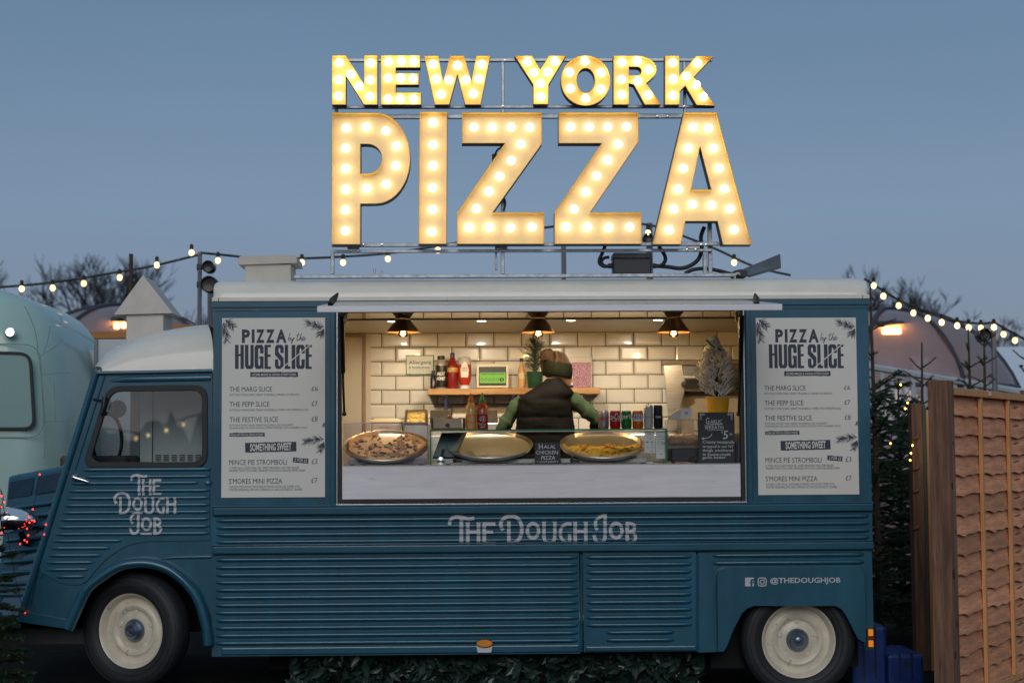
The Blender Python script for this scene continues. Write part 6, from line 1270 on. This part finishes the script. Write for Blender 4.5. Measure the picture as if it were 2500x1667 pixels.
rotf = Matrix.Rotation(math.atan2(fdir.y, fdir.x), 3, 'Z').to_euler()
def FP(s_, n, z): return Vector((fo.x, fo.y, 0)) + fdir * s_ + fn_ * n + Vector((0, 0, z))
def fbox(name, s0, s1, n0, n1, z0, z1, mat, bev=.003):
    m = MB(); vs = [FP(s_, n, z) for z in (z0, z1) for s_, n in ((s0, n0), (s1, n0), (s1, n1), (s0, n1))]
    m.add(vs, [(0, 3, 2, 1), (4, 5, 6, 7), (0, 1, 5, 4), (1, 2, 6, 5), (2, 3, 7, 6), (3, 0, 4, 7)]); return m.build(name, mat, fence, bevel=bev, rot=rotf)
zpost = WZ(2290, 930, YFn)
fbox('post', -.125, -.005, -.055, .06, gzr - .3, zpost, WOODP, .004)
fbox('post', 1.84, 1.95, -.055, .06, gzr - .3, zpost, WOODP, .004)
fbox('top_rail', 0, 1.83, -.048, .028, ztop - .042, ztop, WOODB); fbox('bottom_rail', .03, 1.80, -.030, .028, gzr + .03, gzr + .07, WOODB)
fbox('stile', 0, .028, -.044, .026, gzr + .02, ztop - .043, WOODB); fbox('stile', 1.802, 1.83, -.028, .026, gzr + .02, ztop - .043, WOODB)
for s_ in (.60, 1.20): fbox('batten', s_ - .017, s_ + .017, -.040, -.018, gzr + .072, ztop - .0435, WOODB)
rr = random.Random(31); nb = 15; bh = (ztop - .045 - (gzr + .07)) / nb
for i in range(nb + 1):
    zt2 = ztop - .045 - (i - .25) * bh; m = MB(); rows_f, N = [], 44
    ph = rr.uniform(0, 6.28); shift = rr.uniform(-.04, .04); a1, a2 = rr.uniform(.002, .006), rr.uniform(.001, .003)
    top_r, bot_r, bot_b, top_b = [], [], [], []
    for k in range(N + 1):
        s_ = .029 + (1.801 - .029) * k / N; u = ((s_ + shift) % .6) / .6
        dip = .011 * math.exp(-((u - .42) / .10) ** 2) * rr.uniform(.8, 1.1)      # notch where the board is cramped between battens
        bow = -.007 * math.sin(math.pi * u)
        wv = a1 * math.sin(s_ * 9 + ph) + a2 * math.sin(s_ * 31 + ph * 2) + rr.uniform(-.0012, .0012) - dip
        zb2 = zt2 - bh * 1.22 + wv; no = .004 * math.exp(-((u - .42) / .08) ** 2)
        top_r.append(FP(s_, .004 + bow * .3, zt2)); bot_r.append(FP(s_, -.019 + bow - no, zb2)); bot_b.append(FP(s_, -.008 + bow - no, zb2 + .001)); top_b.append(FP(s_, .006, zt2))
    m.grid([top_b, top_r, [p.lerp(q, .5) + fn_ * -.002 for p, q in zip(top_r, bot_r)], bot_r, bot_b]); m.build('board', WOODF, fence, smooth=35, rot=rotf)
m = MB(); m.lathe([(.016, .001), (.012, .006), (.001, .004)], FP(.72, -.052, ztop - .018), 9, 'y'); m.build('knot', M('knot_pale', (.55, .36, .25), .8), fence)
for s_, z_, rx in ((-.075, 1.28, .020), (-.03, 1.02, .014), (-.085, .78, .026), (-.05, .50, .018), (-.09, .33, .022), (-.04, 1.52, .012)):
    m = MB(); m.ball(FP(s_, -.0545, gzr + z_), 1, (rx, rx, rx * 1.25), 12, 8); c0 = FP(s_, -.0545, gzr + z_)
    m.v = [c0 + (v - c0) - fn_ * ((v - c0).dot(fn_) * .93) for v in m.v]; m.build('knot', M('knot_dark', (.035, .018, .012), .8), fence, smooth=70)
# second fence further back, seen on its end
f2 = thing('fence_end', 'end of a second timber fence with a brown post behind the front fence', 'fence', W(2245, 1500, 1.2))
for nm, a, b, y0, d, mt in (('post', 2229, 2256, 985, .1, WOODP), ('green_strip', 2256.5, 2264, 988, .04, M('treated_green', (.09, .11, .07), .8, var=.2)), ('panel_edge', 2265, 2277, 1000, .03, WOODB)):
    Yq = 1.2; m = MB(); m.box(WX(a, 1200, Yq), WX(b, 1200, Yq), Yq, Yq + d, gzr - .1, WZ(a, y0, Yq)); m.build(nm, mt, f2, bevel=.003)
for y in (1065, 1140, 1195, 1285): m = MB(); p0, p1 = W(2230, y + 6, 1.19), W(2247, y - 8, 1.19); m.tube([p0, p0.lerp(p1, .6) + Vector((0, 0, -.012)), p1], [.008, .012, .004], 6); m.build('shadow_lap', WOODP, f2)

# blue plastic steps behind the truck
BLP = M('blue_plastic', (.006, .04, .22), .45, var=.25, vscale=8, dirt=((.02, .03, .06), 12, .62))
bs_ = thing('plastic_steps', 'blue moulded plastic step block behind the rear wheel', 'steps', W(2160, 1690, .5))
gzs = gz(2.6)
def stp(nm, a, b, y0, Yq, d):
    m = MB(); m.box(WX(a, 1600, Yq), WX(b, 1600, Yq), Yq, Yq + d, gzs, WZ(a, y0, Yq)); o = m.build(nm, BLP, bs_, bevel=.02)
    for k in range(1, 3): m = MB(); x = WX(a + (b - a) * k / 3, 1600, Yq); m.box(x - .006, x + .006, Yq - .004, Yq + d, gzs + .05, WZ(a, y0, Yq) + .004); m.build('groove', M('blue_groove', (.004, .012, .05), .6), o)
    for k in range(7):
        m = MB(); z = WZ(a, y0, Yq); yq = Yq + .04 + d * .9 * k / 7; m.box(WX(a + 5, 1600, Yq), WX(b - 5, 1600, Yq), yq, yq + .012, z, z + .006); m.build('tread', BLP, o, bevel=.002)
stp('upper_step', 2080, 2166, 1530, .45, .5); stp('lower_step', 2167, 2256, 1598, .38, .55)

# ------------------------------------------------------------------ spruces
def spruce(name, label, base, H, Rb, seed, bare=.18, group='cut christmas trees', leader=1.0):
    rr = random.Random(seed); t = thing(name, label, 'christmas tree', base, group); B = Vector(base)
    lean = Vector((rr.uniform(-.02, .02), 0, 0))
    m = MB(); m.tube([B, B + Vector((0, 0, H * .5)) + lean, B + Vector((0, 0, H)) + lean * 2], [.035, .022, .006], 8); 
    f = MB(); z = H * .06; 
    while z < H * .98:
        u = z / H; nB = rr.randint(3, 5) if u < 1 - bare else rr.randint(2, 3); a0 = rr.uniform(0, 6.28)
        for k in range(nB):
            a = a0 + 6.283 * k / nB + rr.uniform(-.6, .6); L = Rb * (1 - u) ** .85 * rr.uniform(.75, 1.1) + .05; upk = .15 + .9 * u * u
            p0 = B + Vector((0, 0, z)) + lean * 2 * u; d = Vector((math.cos(a), math.sin(a), 0)); p0 = p0 + Vector((0, 0, rr.uniform(-.03, .03))); P = [p0, p0 + d * L * .5 + Vector((0, 0, L * upk * .35)), p0 + d * L + Vector((0, 0, L * upk * .9 - L * rr.uniform(.02, .3)))]
            m.tube(P, [.007, .005, .003], 4)
            dens = 1 if u < 1 - bare else .18
            brush(f, P[0].lerp(P[1], .25), P[1], int(230 * dens * L / .4) + 20, .022, .005, rr); brush(f, P[1], P[2], int(300 * dens * L / .4) + 24, .022, .005, rr)
            for q in range(int(12 * L / .4 * (1 if dens == 1 else .25))):
                s_ = rr.uniform(.25, .95); pb = P[0].lerp(P[1], s_ * 2) if s_ < .5 else P[1].lerp(P[2], s_ * 2 - 1); sd_ = Vector((-d.y, d.x, 0)) * rr.choice((-1, 1)); tl = L * .42 * (1.1 - s_) + .03
                pe = pb + (d * .7 + sd_ * .8 + Vector((0, 0, rr.uniform(-.25, .15)))).normalized() * tl; brush(f, pb, pe, int(620 * tl) + 14, .020, .005, rr)
        z += H * (.017 + (.012 if u < 1 - bare else .05))
    m.build('trunk', BARK, t); tag(f.build('crown', NEED, t, fix=False), kind='stuff'); return t
gb = gzr
spruce('christmas_tree', 'tall christmas tree with a bare leader just behind the truck tail', (WX(2140, 1000, 2.4), 2.4, gb), WZ(2130, 690, 2.4) - gb, .72, 1, .30)
spruce('christmas_tree', 'christmas tree between the truck and the fence post', (WX(2243, 1000, 3.0), 3.0, gb), WZ(2241, 836, 3.0) - gb, .62, 2, .24)
spruce('christmas_tree', 'dark christmas tree filling the gap behind the truck tail', (WX(2195, 1000, 3.5), 3.5, gb), WZ(2195, 925, 3.5) - gb, .68, 9, .10)
spruce('christmas_tree', 'christmas tree whose tip shows just above the fence panel', (WX(2372, 900, 3.6), 3.6, gb), WZ(2378, 800, 3.6) - gb, .45, 3, .30)
spruce('christmas_tree', 'christmas tree with twin leaders beside the pole right of the dome', (WX(2398, 900, 4.2), 4.2, gb), WZ(2395, 798, 4.2) - gb, .38, 6, .34)
spruce('christmas_tree', 'christmas tree cut by the right edge of the picture', (WX(2515, 900, 3.2), 3.2, gb), WZ(2515, 820, 3.2) - gb, .55, 4, .28)
spruce('christmas_tree', 'christmas tree in front of the bonnet at the left edge', (WX(-72, 1400, -.55), -.55, gz(-3)), WZ(-30, 1120, -.55) - gz(-3), .36, 5, .12)
AMB = EMIT('amber_fairy', (1, .5, .08), 9); REDF = EMIT('red_fairy', (1, .02, .015), 9)
def fairy(label, pts, mat, Yq, r_, group):
    t = thing('fairy_lights', label, 'fairy lights', W(pts[0][0], pts[0][1], Yq[0]), group); b0 = None
    for (x, y), yy in zip(pts, Yq):
        p = W(x, y, yy)
        if b0 is None: m = MB(); m.ball(p, r_, (1, 1, 1.2), 8, 6); b0 = m.build('bulb', mat, t, origin=p)
        else: clone(b0, 'bulb', p, t)
    m = MB(); m.tube(cr_spline([W(x, y, yy + .01) for (x, y), yy in zip(pts, Yq)], 4), .002, 4); m.build('wire', BLACK, t)
fairy('amber fairy lights threaded through the christmas trees behind the truck', [(2199, 939), (2216, 983), (2210, 997), (2174, 1082), (2228, 1087), (2224, 1106), (2222, 1123)], AMB, [1.7, 1.6, 1.6, 1.6, 1.15, 1.15, 1.15], .0065, 'fairy lights')
fairy('red fairy lights draped round the headlamp and bonnet', [(97, 1158), (80, 1243), (71, 1262), (72, 1275), (66, 1290), (84, 1272), (69, 1306), (66, 1322), (49, 1327), (60, 1318), (108, 1304), (112, 1280), (61, 1495), (4, 1210), (10, 1225), (2, 1236), (3, 1300)], REDF, [.03, .0, -.04, -.04, -.04, .0, -.02, -.02, -.02, -.02, .0, .0, -.01, -.03, -.03, -.03, -.04], .0045, 'fairy lights')

# ------------------------------------------------------------------ left: caravan
MINT = M('mint_paint', (.36, .53, .49), .35, coat=.5, var=.07, vscale=2, bump=.04, bscale=3)
YCv = 1.75; cvz = gz(-3)
prof = [(-30, 704), (0, 709.5), (38, 719), (73, 734), (105, 753), (128, 777), (144, 801), (156, 830), (166, 865), (174, 903), (181, 940), (187, 980), (191, 1015), (194, 1060), (195, 1110), (194, 1200), (190, 1300), (184, 1380)]
cav = thing('caravan', 'rounded mint green caravan end behind the cab of the truck', 'caravan', (WX(40, 1300, YCv), YCv + .9, cvz))
side = [(W(x, y, YCv + .55).x, W(x, y, YCv + .55).z) for x, y in prof]; xin = side[0][0] - 2.2
rows = []
for k in range(26):
    tt = (math.pi / 2) * min(k, 25 - k) / 12; yy = .42 * (1 - math.cos(tt)); yy = YCv + yy if k < 13 else YCv + 2.1 - yy
    ins = (1 - math.sin(tt)) * .32; cxm = xin + .8; row = [(xin, yy, side[0][1] + .02 - ins * .8)]
    for x, z in side: row.append((x - ins, yy, z - ins * .75 * max(0, min(1, (z - 1.2) / 1.2))))
    rows.append(row)
m = MB(); m.grid(rows); m.poly([r_ for r_ in rows[0]]); m.poly(list(reversed(rows[-1])))
m.build('shell', MINT, cav, smooth=25)
YV_ = YCv - .006
wo_ = roundpoly(px_loop([(-60, 1050), (89, 1050), (78, 860), (-60, 856)], YV_), .09); wi_ = offset_loop(wo_, .042)
m = MB(); m.prism(wo_, YV_ - .02, YV_, holes=[wi_]); m.build('window_frame', BLACKR, cav, bevel=.004)
m = MB(); m.prism(wi_, YV_ - .010, YV_ - .004); m.build('window', M('mint_blind', (.22, .36, .35), .12, coat=.6), cav)
wq = roundpoly(px_loop([(-60, 1068), (108, 1068), (98, 842), (-60, 838)], YV_), .12)
m = MB(); ribbon(m, wq, .007, YV_ - .0012, 0, True); m.build('window_recess', M('mint_seam', (.12, .20, .19), .5), cav, fix=False)
c = W(26, 811.5, YV_); m = MB(); m.lathe([(.040, 0), (.040, .012), (.030, .018), (.001, .02)], c, 20, 'y'); m.build('lamp_bezel', CHROME, cav, smooth=50)
m = MB(); m.lathe([(.030, .019), (.024, .027), (.001, .03)], c, 18, 'y'); m.build('lamp', EMIT('caravan_lamp', (1, .95, .75), 3.0), cav)
for pts in ([(60, 747), (80, 790), (90, 830), (93, 868)], [(122, 795), (117, 830), (107, 860)], [(146, 838), (120, 856), (96, 870)], [(95, 870), (102, 930), (108, 1000), (110, 1080), (108, 1120)], [(103, 915), (140, 911), (172, 911)], [(108, 1030), (150, 1028), (188, 1027)], [(132, 930), (136, 1027)]):
    m = MB(); ribbon(m, [(p.x, p.z) for p in cr_spline([W(x, y, YV_) for x, y in pts], 5)], .0055, YV_ - .0005); m.build('panel_seam', _mats['mint_seam'], cav, fix=False)
# ---- white trailer, timber frame, domes, tent
WPN = M('white_panel', (.52, .55, .58), .45, var=.06, vscale=3)
tr = thing('white_trailer', 'white box trailer showing between the caravan and the cab', 'trailer', W(230, 1300, 3.0))
def tbx(nm, a, b, y0, y1, Yq, d, mat, bev=.004): m = MB(); m.bxp(a, b, y0, y1, Yq, d); return m.build(nm, mat, tr, bevel=bev)
tbx('body', 160, 236, 855, 1300, 3.1, 1.8, WPN); tbx('side_box', 236.5, 330, 828, 1300, 3.0, 1.8, WPN); tbx('corner_post', 229, 238, 828, 915, 2.98, .02, M('grey_seal', (.2, .22, .24), .6))
tbx('tail_lamp', 184, 216, 858, 874, 3.05, .04, M('tail_red', (.09, .012, .012), .3)); tbx('number_plate', 195, 224, 932, 969, 3.08, .015, M('plate_yellow', (.52, .28, .02), .5))
tbx('seam', 172, 229, 895, 898, 3.09, .008, _mats['grey_seal']); tbx('seam', 172, 229, 990, 993, 3.09, .008, _mats['grey_seal']); tbx('latch', 222, 228, 900, 925, 3.06, .03, STEEL)
ORW = M('orange_timber', (.42, .18, .05), .7, var=.25, vscale=2, stretch=(1, 8, 8))
tf = thing('timber_pergola', 'orange timber beams behind the chimney and trailer', 'pergola', W(330, 1300, 6))
for nm, a, b, y0, y1, Yq in (('beam', 171, 600, 808, 826, 6.0), ('beam', 420, 600, 792, 812, 6.6), ('fascia_board', 171, 236, 826.5, 852, 6.02), ('post', 172, 184, 852.5, 1300, 6.02), ('post', 585, 600, 826.5, 1300, 6.02)):
    m = MB(); m.bxp(a, b, y0, y1, Yq, .12); m.build(nm, ORW, tf, bevel=.005)
PLAS = GLASS('dome_plastic', (.85, .78, .82), .10, rough=.12, body=(.72, .54, .54), bodyfac=.55); RIBD = M('dome_rib', (.035, .03, .045), .5)
def dome(label, cx, ytop, Yq, Rd, heat):
    cz = WZ(cx, ytop, Yq) - Rd; c = Vector((WX(cx, ytop, Yq), Yq, cz)); t = thing('dome_tent', label, 'dome tent', (c.x, c.y, gb), 'clear plastic dome tents')
    def sp_(lat, lon): 
        r_ = Rd * math.cos(lat) ** .92 if lat < R(89.5) else 0; return c + Vector((r_ * math.cos(lon), r_ * math.sin(lon), Rd * math.sin(lat)))
    m = MB(); rows = [[sp_(R(la), 2 * math.pi * k / 40) for k in range(41)] for la in list(range(0, 90, 6)) + [89.9]]; rows.insert(0, [Vector((p.x, p.y, gb)) for p in rows[0]])
    rows = [[p + Vector((noise.noise(p * 2.2), noise.noise(p * 2.2 + Vector((5, 0, 0))), 0)) * .035 for p in r_] for r_ in rows]
    m.grid(rows); m.build('skin', PLAS, t, smooth=80)
    for k in range(8):
        lon = 2 * math.pi * k / 8 + .35; m = MB(); m.tube([sp_(R(la), lon) * 1.0 + Vector((0, 0, .012)) for la in range(0, 91, 6)], .03, 6); m.build('rib', RIBD, t, smooth=60)
    m = MB(); m.tube([sp_(R(24), 2 * math.pi * k / 40) for k in range(41)], .028, 6, caps=False); m.build('hoop', RIBD, t, smooth=60)
    for x0_, x1_, y_ in heat:
        m = MB(); p, q = W(x0_, y_, Yq - Rd * .55), W(x1_, y_, Yq - Rd * .55); m.tube([p, q], .035, 8); m.build('heater', EMIT('heater_glow', (1, .42, .09), 45), t)
        m = MB(); m.tube([p + Vector((-.05, .05, .07)), q + Vector((.05, .05, .07))], .05, 6); m.build('heater_hood', BLACK, t)
dome('clear dome tent with a glowing heater behind the right of the truck', 2168, 757, 10, 1.62, [(2155, 2198, 808)])
dome('clear dome tent with orange heaters behind the chimney', 300, 748, 12, 1.75, [(280, 290, 796), (297, 306, 794)])
tn = thing('white_tent', 'pale white marquee roof at the far right', 'tent', W(2460, 1100, 22)); m = MB()
q = [W(2390, 848, 22), W(2700, 842, 22), W(2700, 960, 19), W(2372, 960, 19)]; of = Vector((0, .1, -.1)); m.add(q + [p + of for p in q], [(0, 1, 2, 3), (7, 6, 5, 4), (0, 4, 5, 1), (1, 5, 6, 2), (2, 6, 7, 3), (3, 7, 4, 0)]); m.build('roof_sheet', M('tent_white', (.62, .68, .74), .6, var=.03), tn)
m = MB(); m.box(q[3].x, q[2].x, 19.2, 19.3, gb, q[3].z - .1); m.build('wall_sheet', _mats['tent_white'], tn)
# white picket barrier
WPK = M('barrier_white', (.42, .44, .46), .5, var=.1)
bar_ = thing('picket_barrier', 'white slatted barrier rail running behind the christmas trees', 'barrier', W(2300, 1150, 6.2))
a, b = W(2080, 888, 6.8), W(2560, 968, 5.6)
m = MB(); m.tube([a, b], .035, 6); m.build('top_rail', WPK, bar_)
s0 = None; L = (b - a).length
for k in range(int(L / .11)):
    p = a.lerp(b, k * .11 / L); m = MB()
    if s0 is None: m.box(p.x - .02, p.x + .02, p.y - .01, p.y + .01, p.z - 1.1, p.z - .03); s0 = m.build('slat', WPK, bar_)
    else: clone(s0, 'slat', (p.x, p.y, p.z - .565), bar_)
# ---- lamp poles and festoon strings
FB = EMIT('festoon_glow', (1, .70, .28), 3.4)
fb0 = [None, None]
def festoon(label, cables, bulbs, Yq):
    t = thing('string_lights', label, 'string lights', W(*bulbs[0], Yq), 'festoon string lights')
    for c_ in cables: m = MB(); m.tube(cr_spline([W(x, y, Yq) for x, y in c_], 6), .011, 6); m.build('cable', BLACK, t, smooth=60)
    for x, y in bulbs:
        p = W(x, y, Yq)
        if fb0[0] is None:
            m = MB(); m.ball(p, .025, (1, 1, 1.15), 14, 10); fb0[0] = m.build('bulb', FB, t, smooth=80, origin=p); m = MB(); q = p + Vector((0, 0, .048)); m.lathe([(.016, -.02), (.017, .02), (.008, .03)], q, 10); fb0[1] = m.build('socket', BLACK, t, origin=q)
        else: clone(fb0[0], 'bulb', p, t); clone(fb0[1], 'socket', p + Vector((0, 0, .048)), t)
YQ = 5.0
festoon('string of round warm bulbs rising to the lamp pole left of the roof', [[(-60, 706), (0, 701), (87, 694), (184, 681.5), (294, 663), (379, 648), (489, 621)]], [(53, 705), (128.6, 703), (204.6, 692), (292, 677.5), (383, 647), (467.7, 617)], YQ)
festoon('string of round warm bulbs passing behind the pizza sign', [[(489, 617), (560, 624), (640, 632), (730, 631), (830, 627), (960, 617), (1120, 592), (1300, 560), (1480, 541), (1580, 549), (1640, 566), (1745, 607), (1840, 650), (1930, 672)]], [(532, 636), (737, 641), (837.5, 641), (947, 632), (1069, 611), (1582, 569), (1792.5, 641)], YQ)
festoon('string of round warm bulbs falling to the right above the dome', [[(2110, 680), (2160, 712), (2200, 735), (2240, 752), (2300, 775), (2340, 784), (2395, 790), (2426, 788), (2455, 803), (2520, 838)]], [(2133, 697), (2156.7, 723), (2194, 746), (2230, 764), (2265, 777), (2299, 787), (2337, 795), (2365, 799.5), (2395, 801), (2426.5, 799), (2450, 816), (2478, 831)], YQ)
PLM = M('pole_grey', (.20, .20, .21), .5, .5)
def pole(label, x, y0, y1, Yq, r_, heads=()):
    b = W(x, y1, Yq); b.z = gb; t = thing('lamp_pole', label, 'lamp pole', b, 'lamp poles'); m = MB(); p = W(x, y0, Yq); m.tube([(p.x, Yq, gb), p], r_, 8); m.build('pole', PLM, t)
    for hx_, hy_, hr in heads:
        c = W(hx_, hy_, Yq - .1); m = MB(); m.lathe([(hr * .5, -.16), (hr, -.08), (hr, .06), (hr * .9, .07), (hr * .86, .02), (.001, .01)], c, 24, 'y'); m.build('lamp_head', M('lamp_black', (.02, .018, .018), .4), t, smooth=40)
        m = MB(); m.tube([W(x, hy_, Yq), c + Vector((0, .1, 0))], .02, 6); m.tube([W(x - 7, hy_, Yq), W(x + 4, hy_, Yq)], .03, 6); m.build('lamp_arm', BLACK, t)
pole('lamp pole with two black spotlights left of the roof', 488, 616, 900, YQ, .02, [(510, 652, .055), (512, 695, .075)])
pole('thin pole behind the roof vent', 514, 716, 900, YQ + .5, .028)
pole('thin pole standing behind the lower bar of the sign', 1376, 600, 900, YQ, .022)
pole('lamp pole with a small brown floodlight seen between the last two letters', 1585, 545, 900, YQ + .1, .03, [(1581, 582, .045)])
pole('slim pole with a floodlight at the right of the dome', 2425, 785, 1100, YQ + .1, .026, [(2401, 818, .06)])
m = MB(); pq = W(320, 620, 4.6); m.tube([(pq.x, 4.6, gb), pq], .018, 6); tag(m.build('aerial_pole', BARK), 'thin dark pole rising behind the chimney cowl', 'pole')

# ------------------------------------------------------------------ bare trees on the skyline
BRK = M('winter_bark', (.030, .030, .034), .95)
def bare_tree(label, px_, ytop, Yq, seed, spread=1.0, dens=1.0):
    top = W(px_, ytop, Yq); H = top.z - gb; rr = random.Random(seed); t = thing('bare_tree', label, 'tree', (top.x, Yq, gb), 'bare winter trees on the skyline'); mt, mc = MB(), MB()
    def grow(p, d, L, r_, lv):
        P = [p]; q = p
        for k in range(3):
            d = (d + Vector((rr.uniform(-.16, .16), rr.uniform(-.16, .16), rr.uniform(-.03, .10)))).normalized(); q = q + d * L / 3; P.append(q)
        (mt if lv < 2 else mc).tube(P, [r_, r_ * .88, r_ * .76, r_ * .62], 7 if lv < 2 else 4 if lv < 4 else 3, caps=False)
        if lv >= 6: return
        n = 3 if lv < 2 else rr.choice((2, 3, 3, 4) if lv > 3 else (2, 3, 3))
        for k in range(n):
            ax = Vector((rr.uniform(-1, 1), rr.uniform(-1, 1), rr.uniform(-.3, .45))).normalized(); nd = (d * (1.0 if lv else 1.3) + ax * .72 * spread + Vector((0, 0, .12))).normalized(); s_ = rr.uniform(.35, 1) if k else 1
            b = P[0].lerp(P[-1], 1) if k == 0 else P[2].lerp(P[3], s_) if lv else P[1].lerp(P[3], s_)
            grow(b, nd, L * rr.uniform(.62, .82), max(r_ * .6, .015), lv + 1)
    grow(Vector((top.x, Yq, gb)), Vector((rr.uniform(-.08, .08), 0, 1)), H * .36, H * .024, 0)
    zm = max(v.z for v in mc.v); k = H / (zm - gb)
    for mm in (mt, mc): mm.v = [Vector((top.x + (v.x - top.x) * k, Yq + (v.y - Yq) * k, gb + (v.z - gb) * k)) for v in mm.v]
    mt.build('trunk', BRK, t, fix=False); tag(mc.build('crown', BRK, t, fix=False), kind='stuff')
bare_tree('bare tree above the caravan at the left edge', 30, 612, 55, 11); bare_tree('tallest bare tree left of the chimney', 186, 598, 58, 12, .8); bare_tree('bare tree behind the chimney cowl', 262, 626, 64, 13)
bare_tree('small bare tree between the lamp pole and the truck', 500, 742, 75, 14)
bare_tree('bare tree rising just behind the truck tail', 2135, 655, 52, 15, .8); bare_tree('bare tree above the right dome', 2205, 672, 56, 16, .9); bare_tree('bare tree left of the right-hand pole', 2362, 748, 60, 17); bare_tree('bare tree at the right edge of the picture', 2478, 735, 62, 18)
# a low dark hedge line closes the far end of the field
HED = M('far_hedge', (.018, .022, .020), .95, var=.4, vscale=.4)
m = MB(); rr = random.Random(77); rows = [[], [], []]
for k in range(161):
    x = -45 + 90 * k / 160; h = 1.5 + .55 * noise.noise(Vector((x * .35, 3, 0))) + .3 * noise.noise(Vector((x * 1.7, 9, 0))) + rr.uniform(-.08, .08); rows[0].append((x, 66, gb - .2)); rows[1].append((x, 66.4, gb + h)); rows[2].append((x, 68, gb - .2))
m.grid(rows); tag(m.build('hedge', HED), 'low dark hedge along the far side of the field', 'hedge')

# ------------------------------------------------------------------ across the aisle, behind the viewer: shows as reflections in the glass and paint
m = MB(); rr = random.Random(41); rows = [[], [], []]
for k in range(481):
    x = -32 + 64 * k / 480; h = 2.05 + .5 * noise.noise(Vector((x * .4, 1, 0))) + .45 * noise.noise(Vector((x * 2.6, 4, 0))) + rr.uniform(-.3, .3); rows[0].append((x, -26, gb - .2)); rows[1].append((x, -26.5, gb + h)); rows[2].append((x, -28, gb - .2))
m.grid(rows); tag(m.build('hedge', HED), 'dark ragged tree line mirrored in the cab window', 'hedge')
t = thing('string_lights', 'warm bulbs mirrored in the cab window', 'string lights', (-5, -12, 1.8), 'festoon string lights'); pr = []
for px_, py_ in ((330, 1070), (360, 1062), (404, 1050), (446, 1036), (500, 1022), (560, 1010), (620, 1003), (690, 998)):
    v = W(px_, py_, .03); v = CAM + (v - CAM) * ((DIST + 12) / (DIST + .03)); p = Vector((v.x, -12, v.z)); clone(fb0[0], 'bulb', p, t); clone(fb0[1], 'socket', p + Vector((0, 0, .048)), t); pr.append(p + Vector((0, 0, .08)))
m = MB(); m.tube(cr_spline([pr[0] + Vector((-6, 0, .8))] + pr + [pr[-1] + Vector((8, 0, .6))], 5), .011, 6); m.build('cable', BLACK, t, smooth=60)
for x in (pr[0].x - 6, pr[-1].x + 8):
    m = MB(); m.tube([(x, -12, gb - .1), (x, -12, 3.4)], .03, 8); tag(m.build('lamp_pole', PLM), 'pole across the aisle holding up the mirrored string, ' + ('cab side' if x < 0 else 'tail side'), 'lamp pole', 'lamp poles')
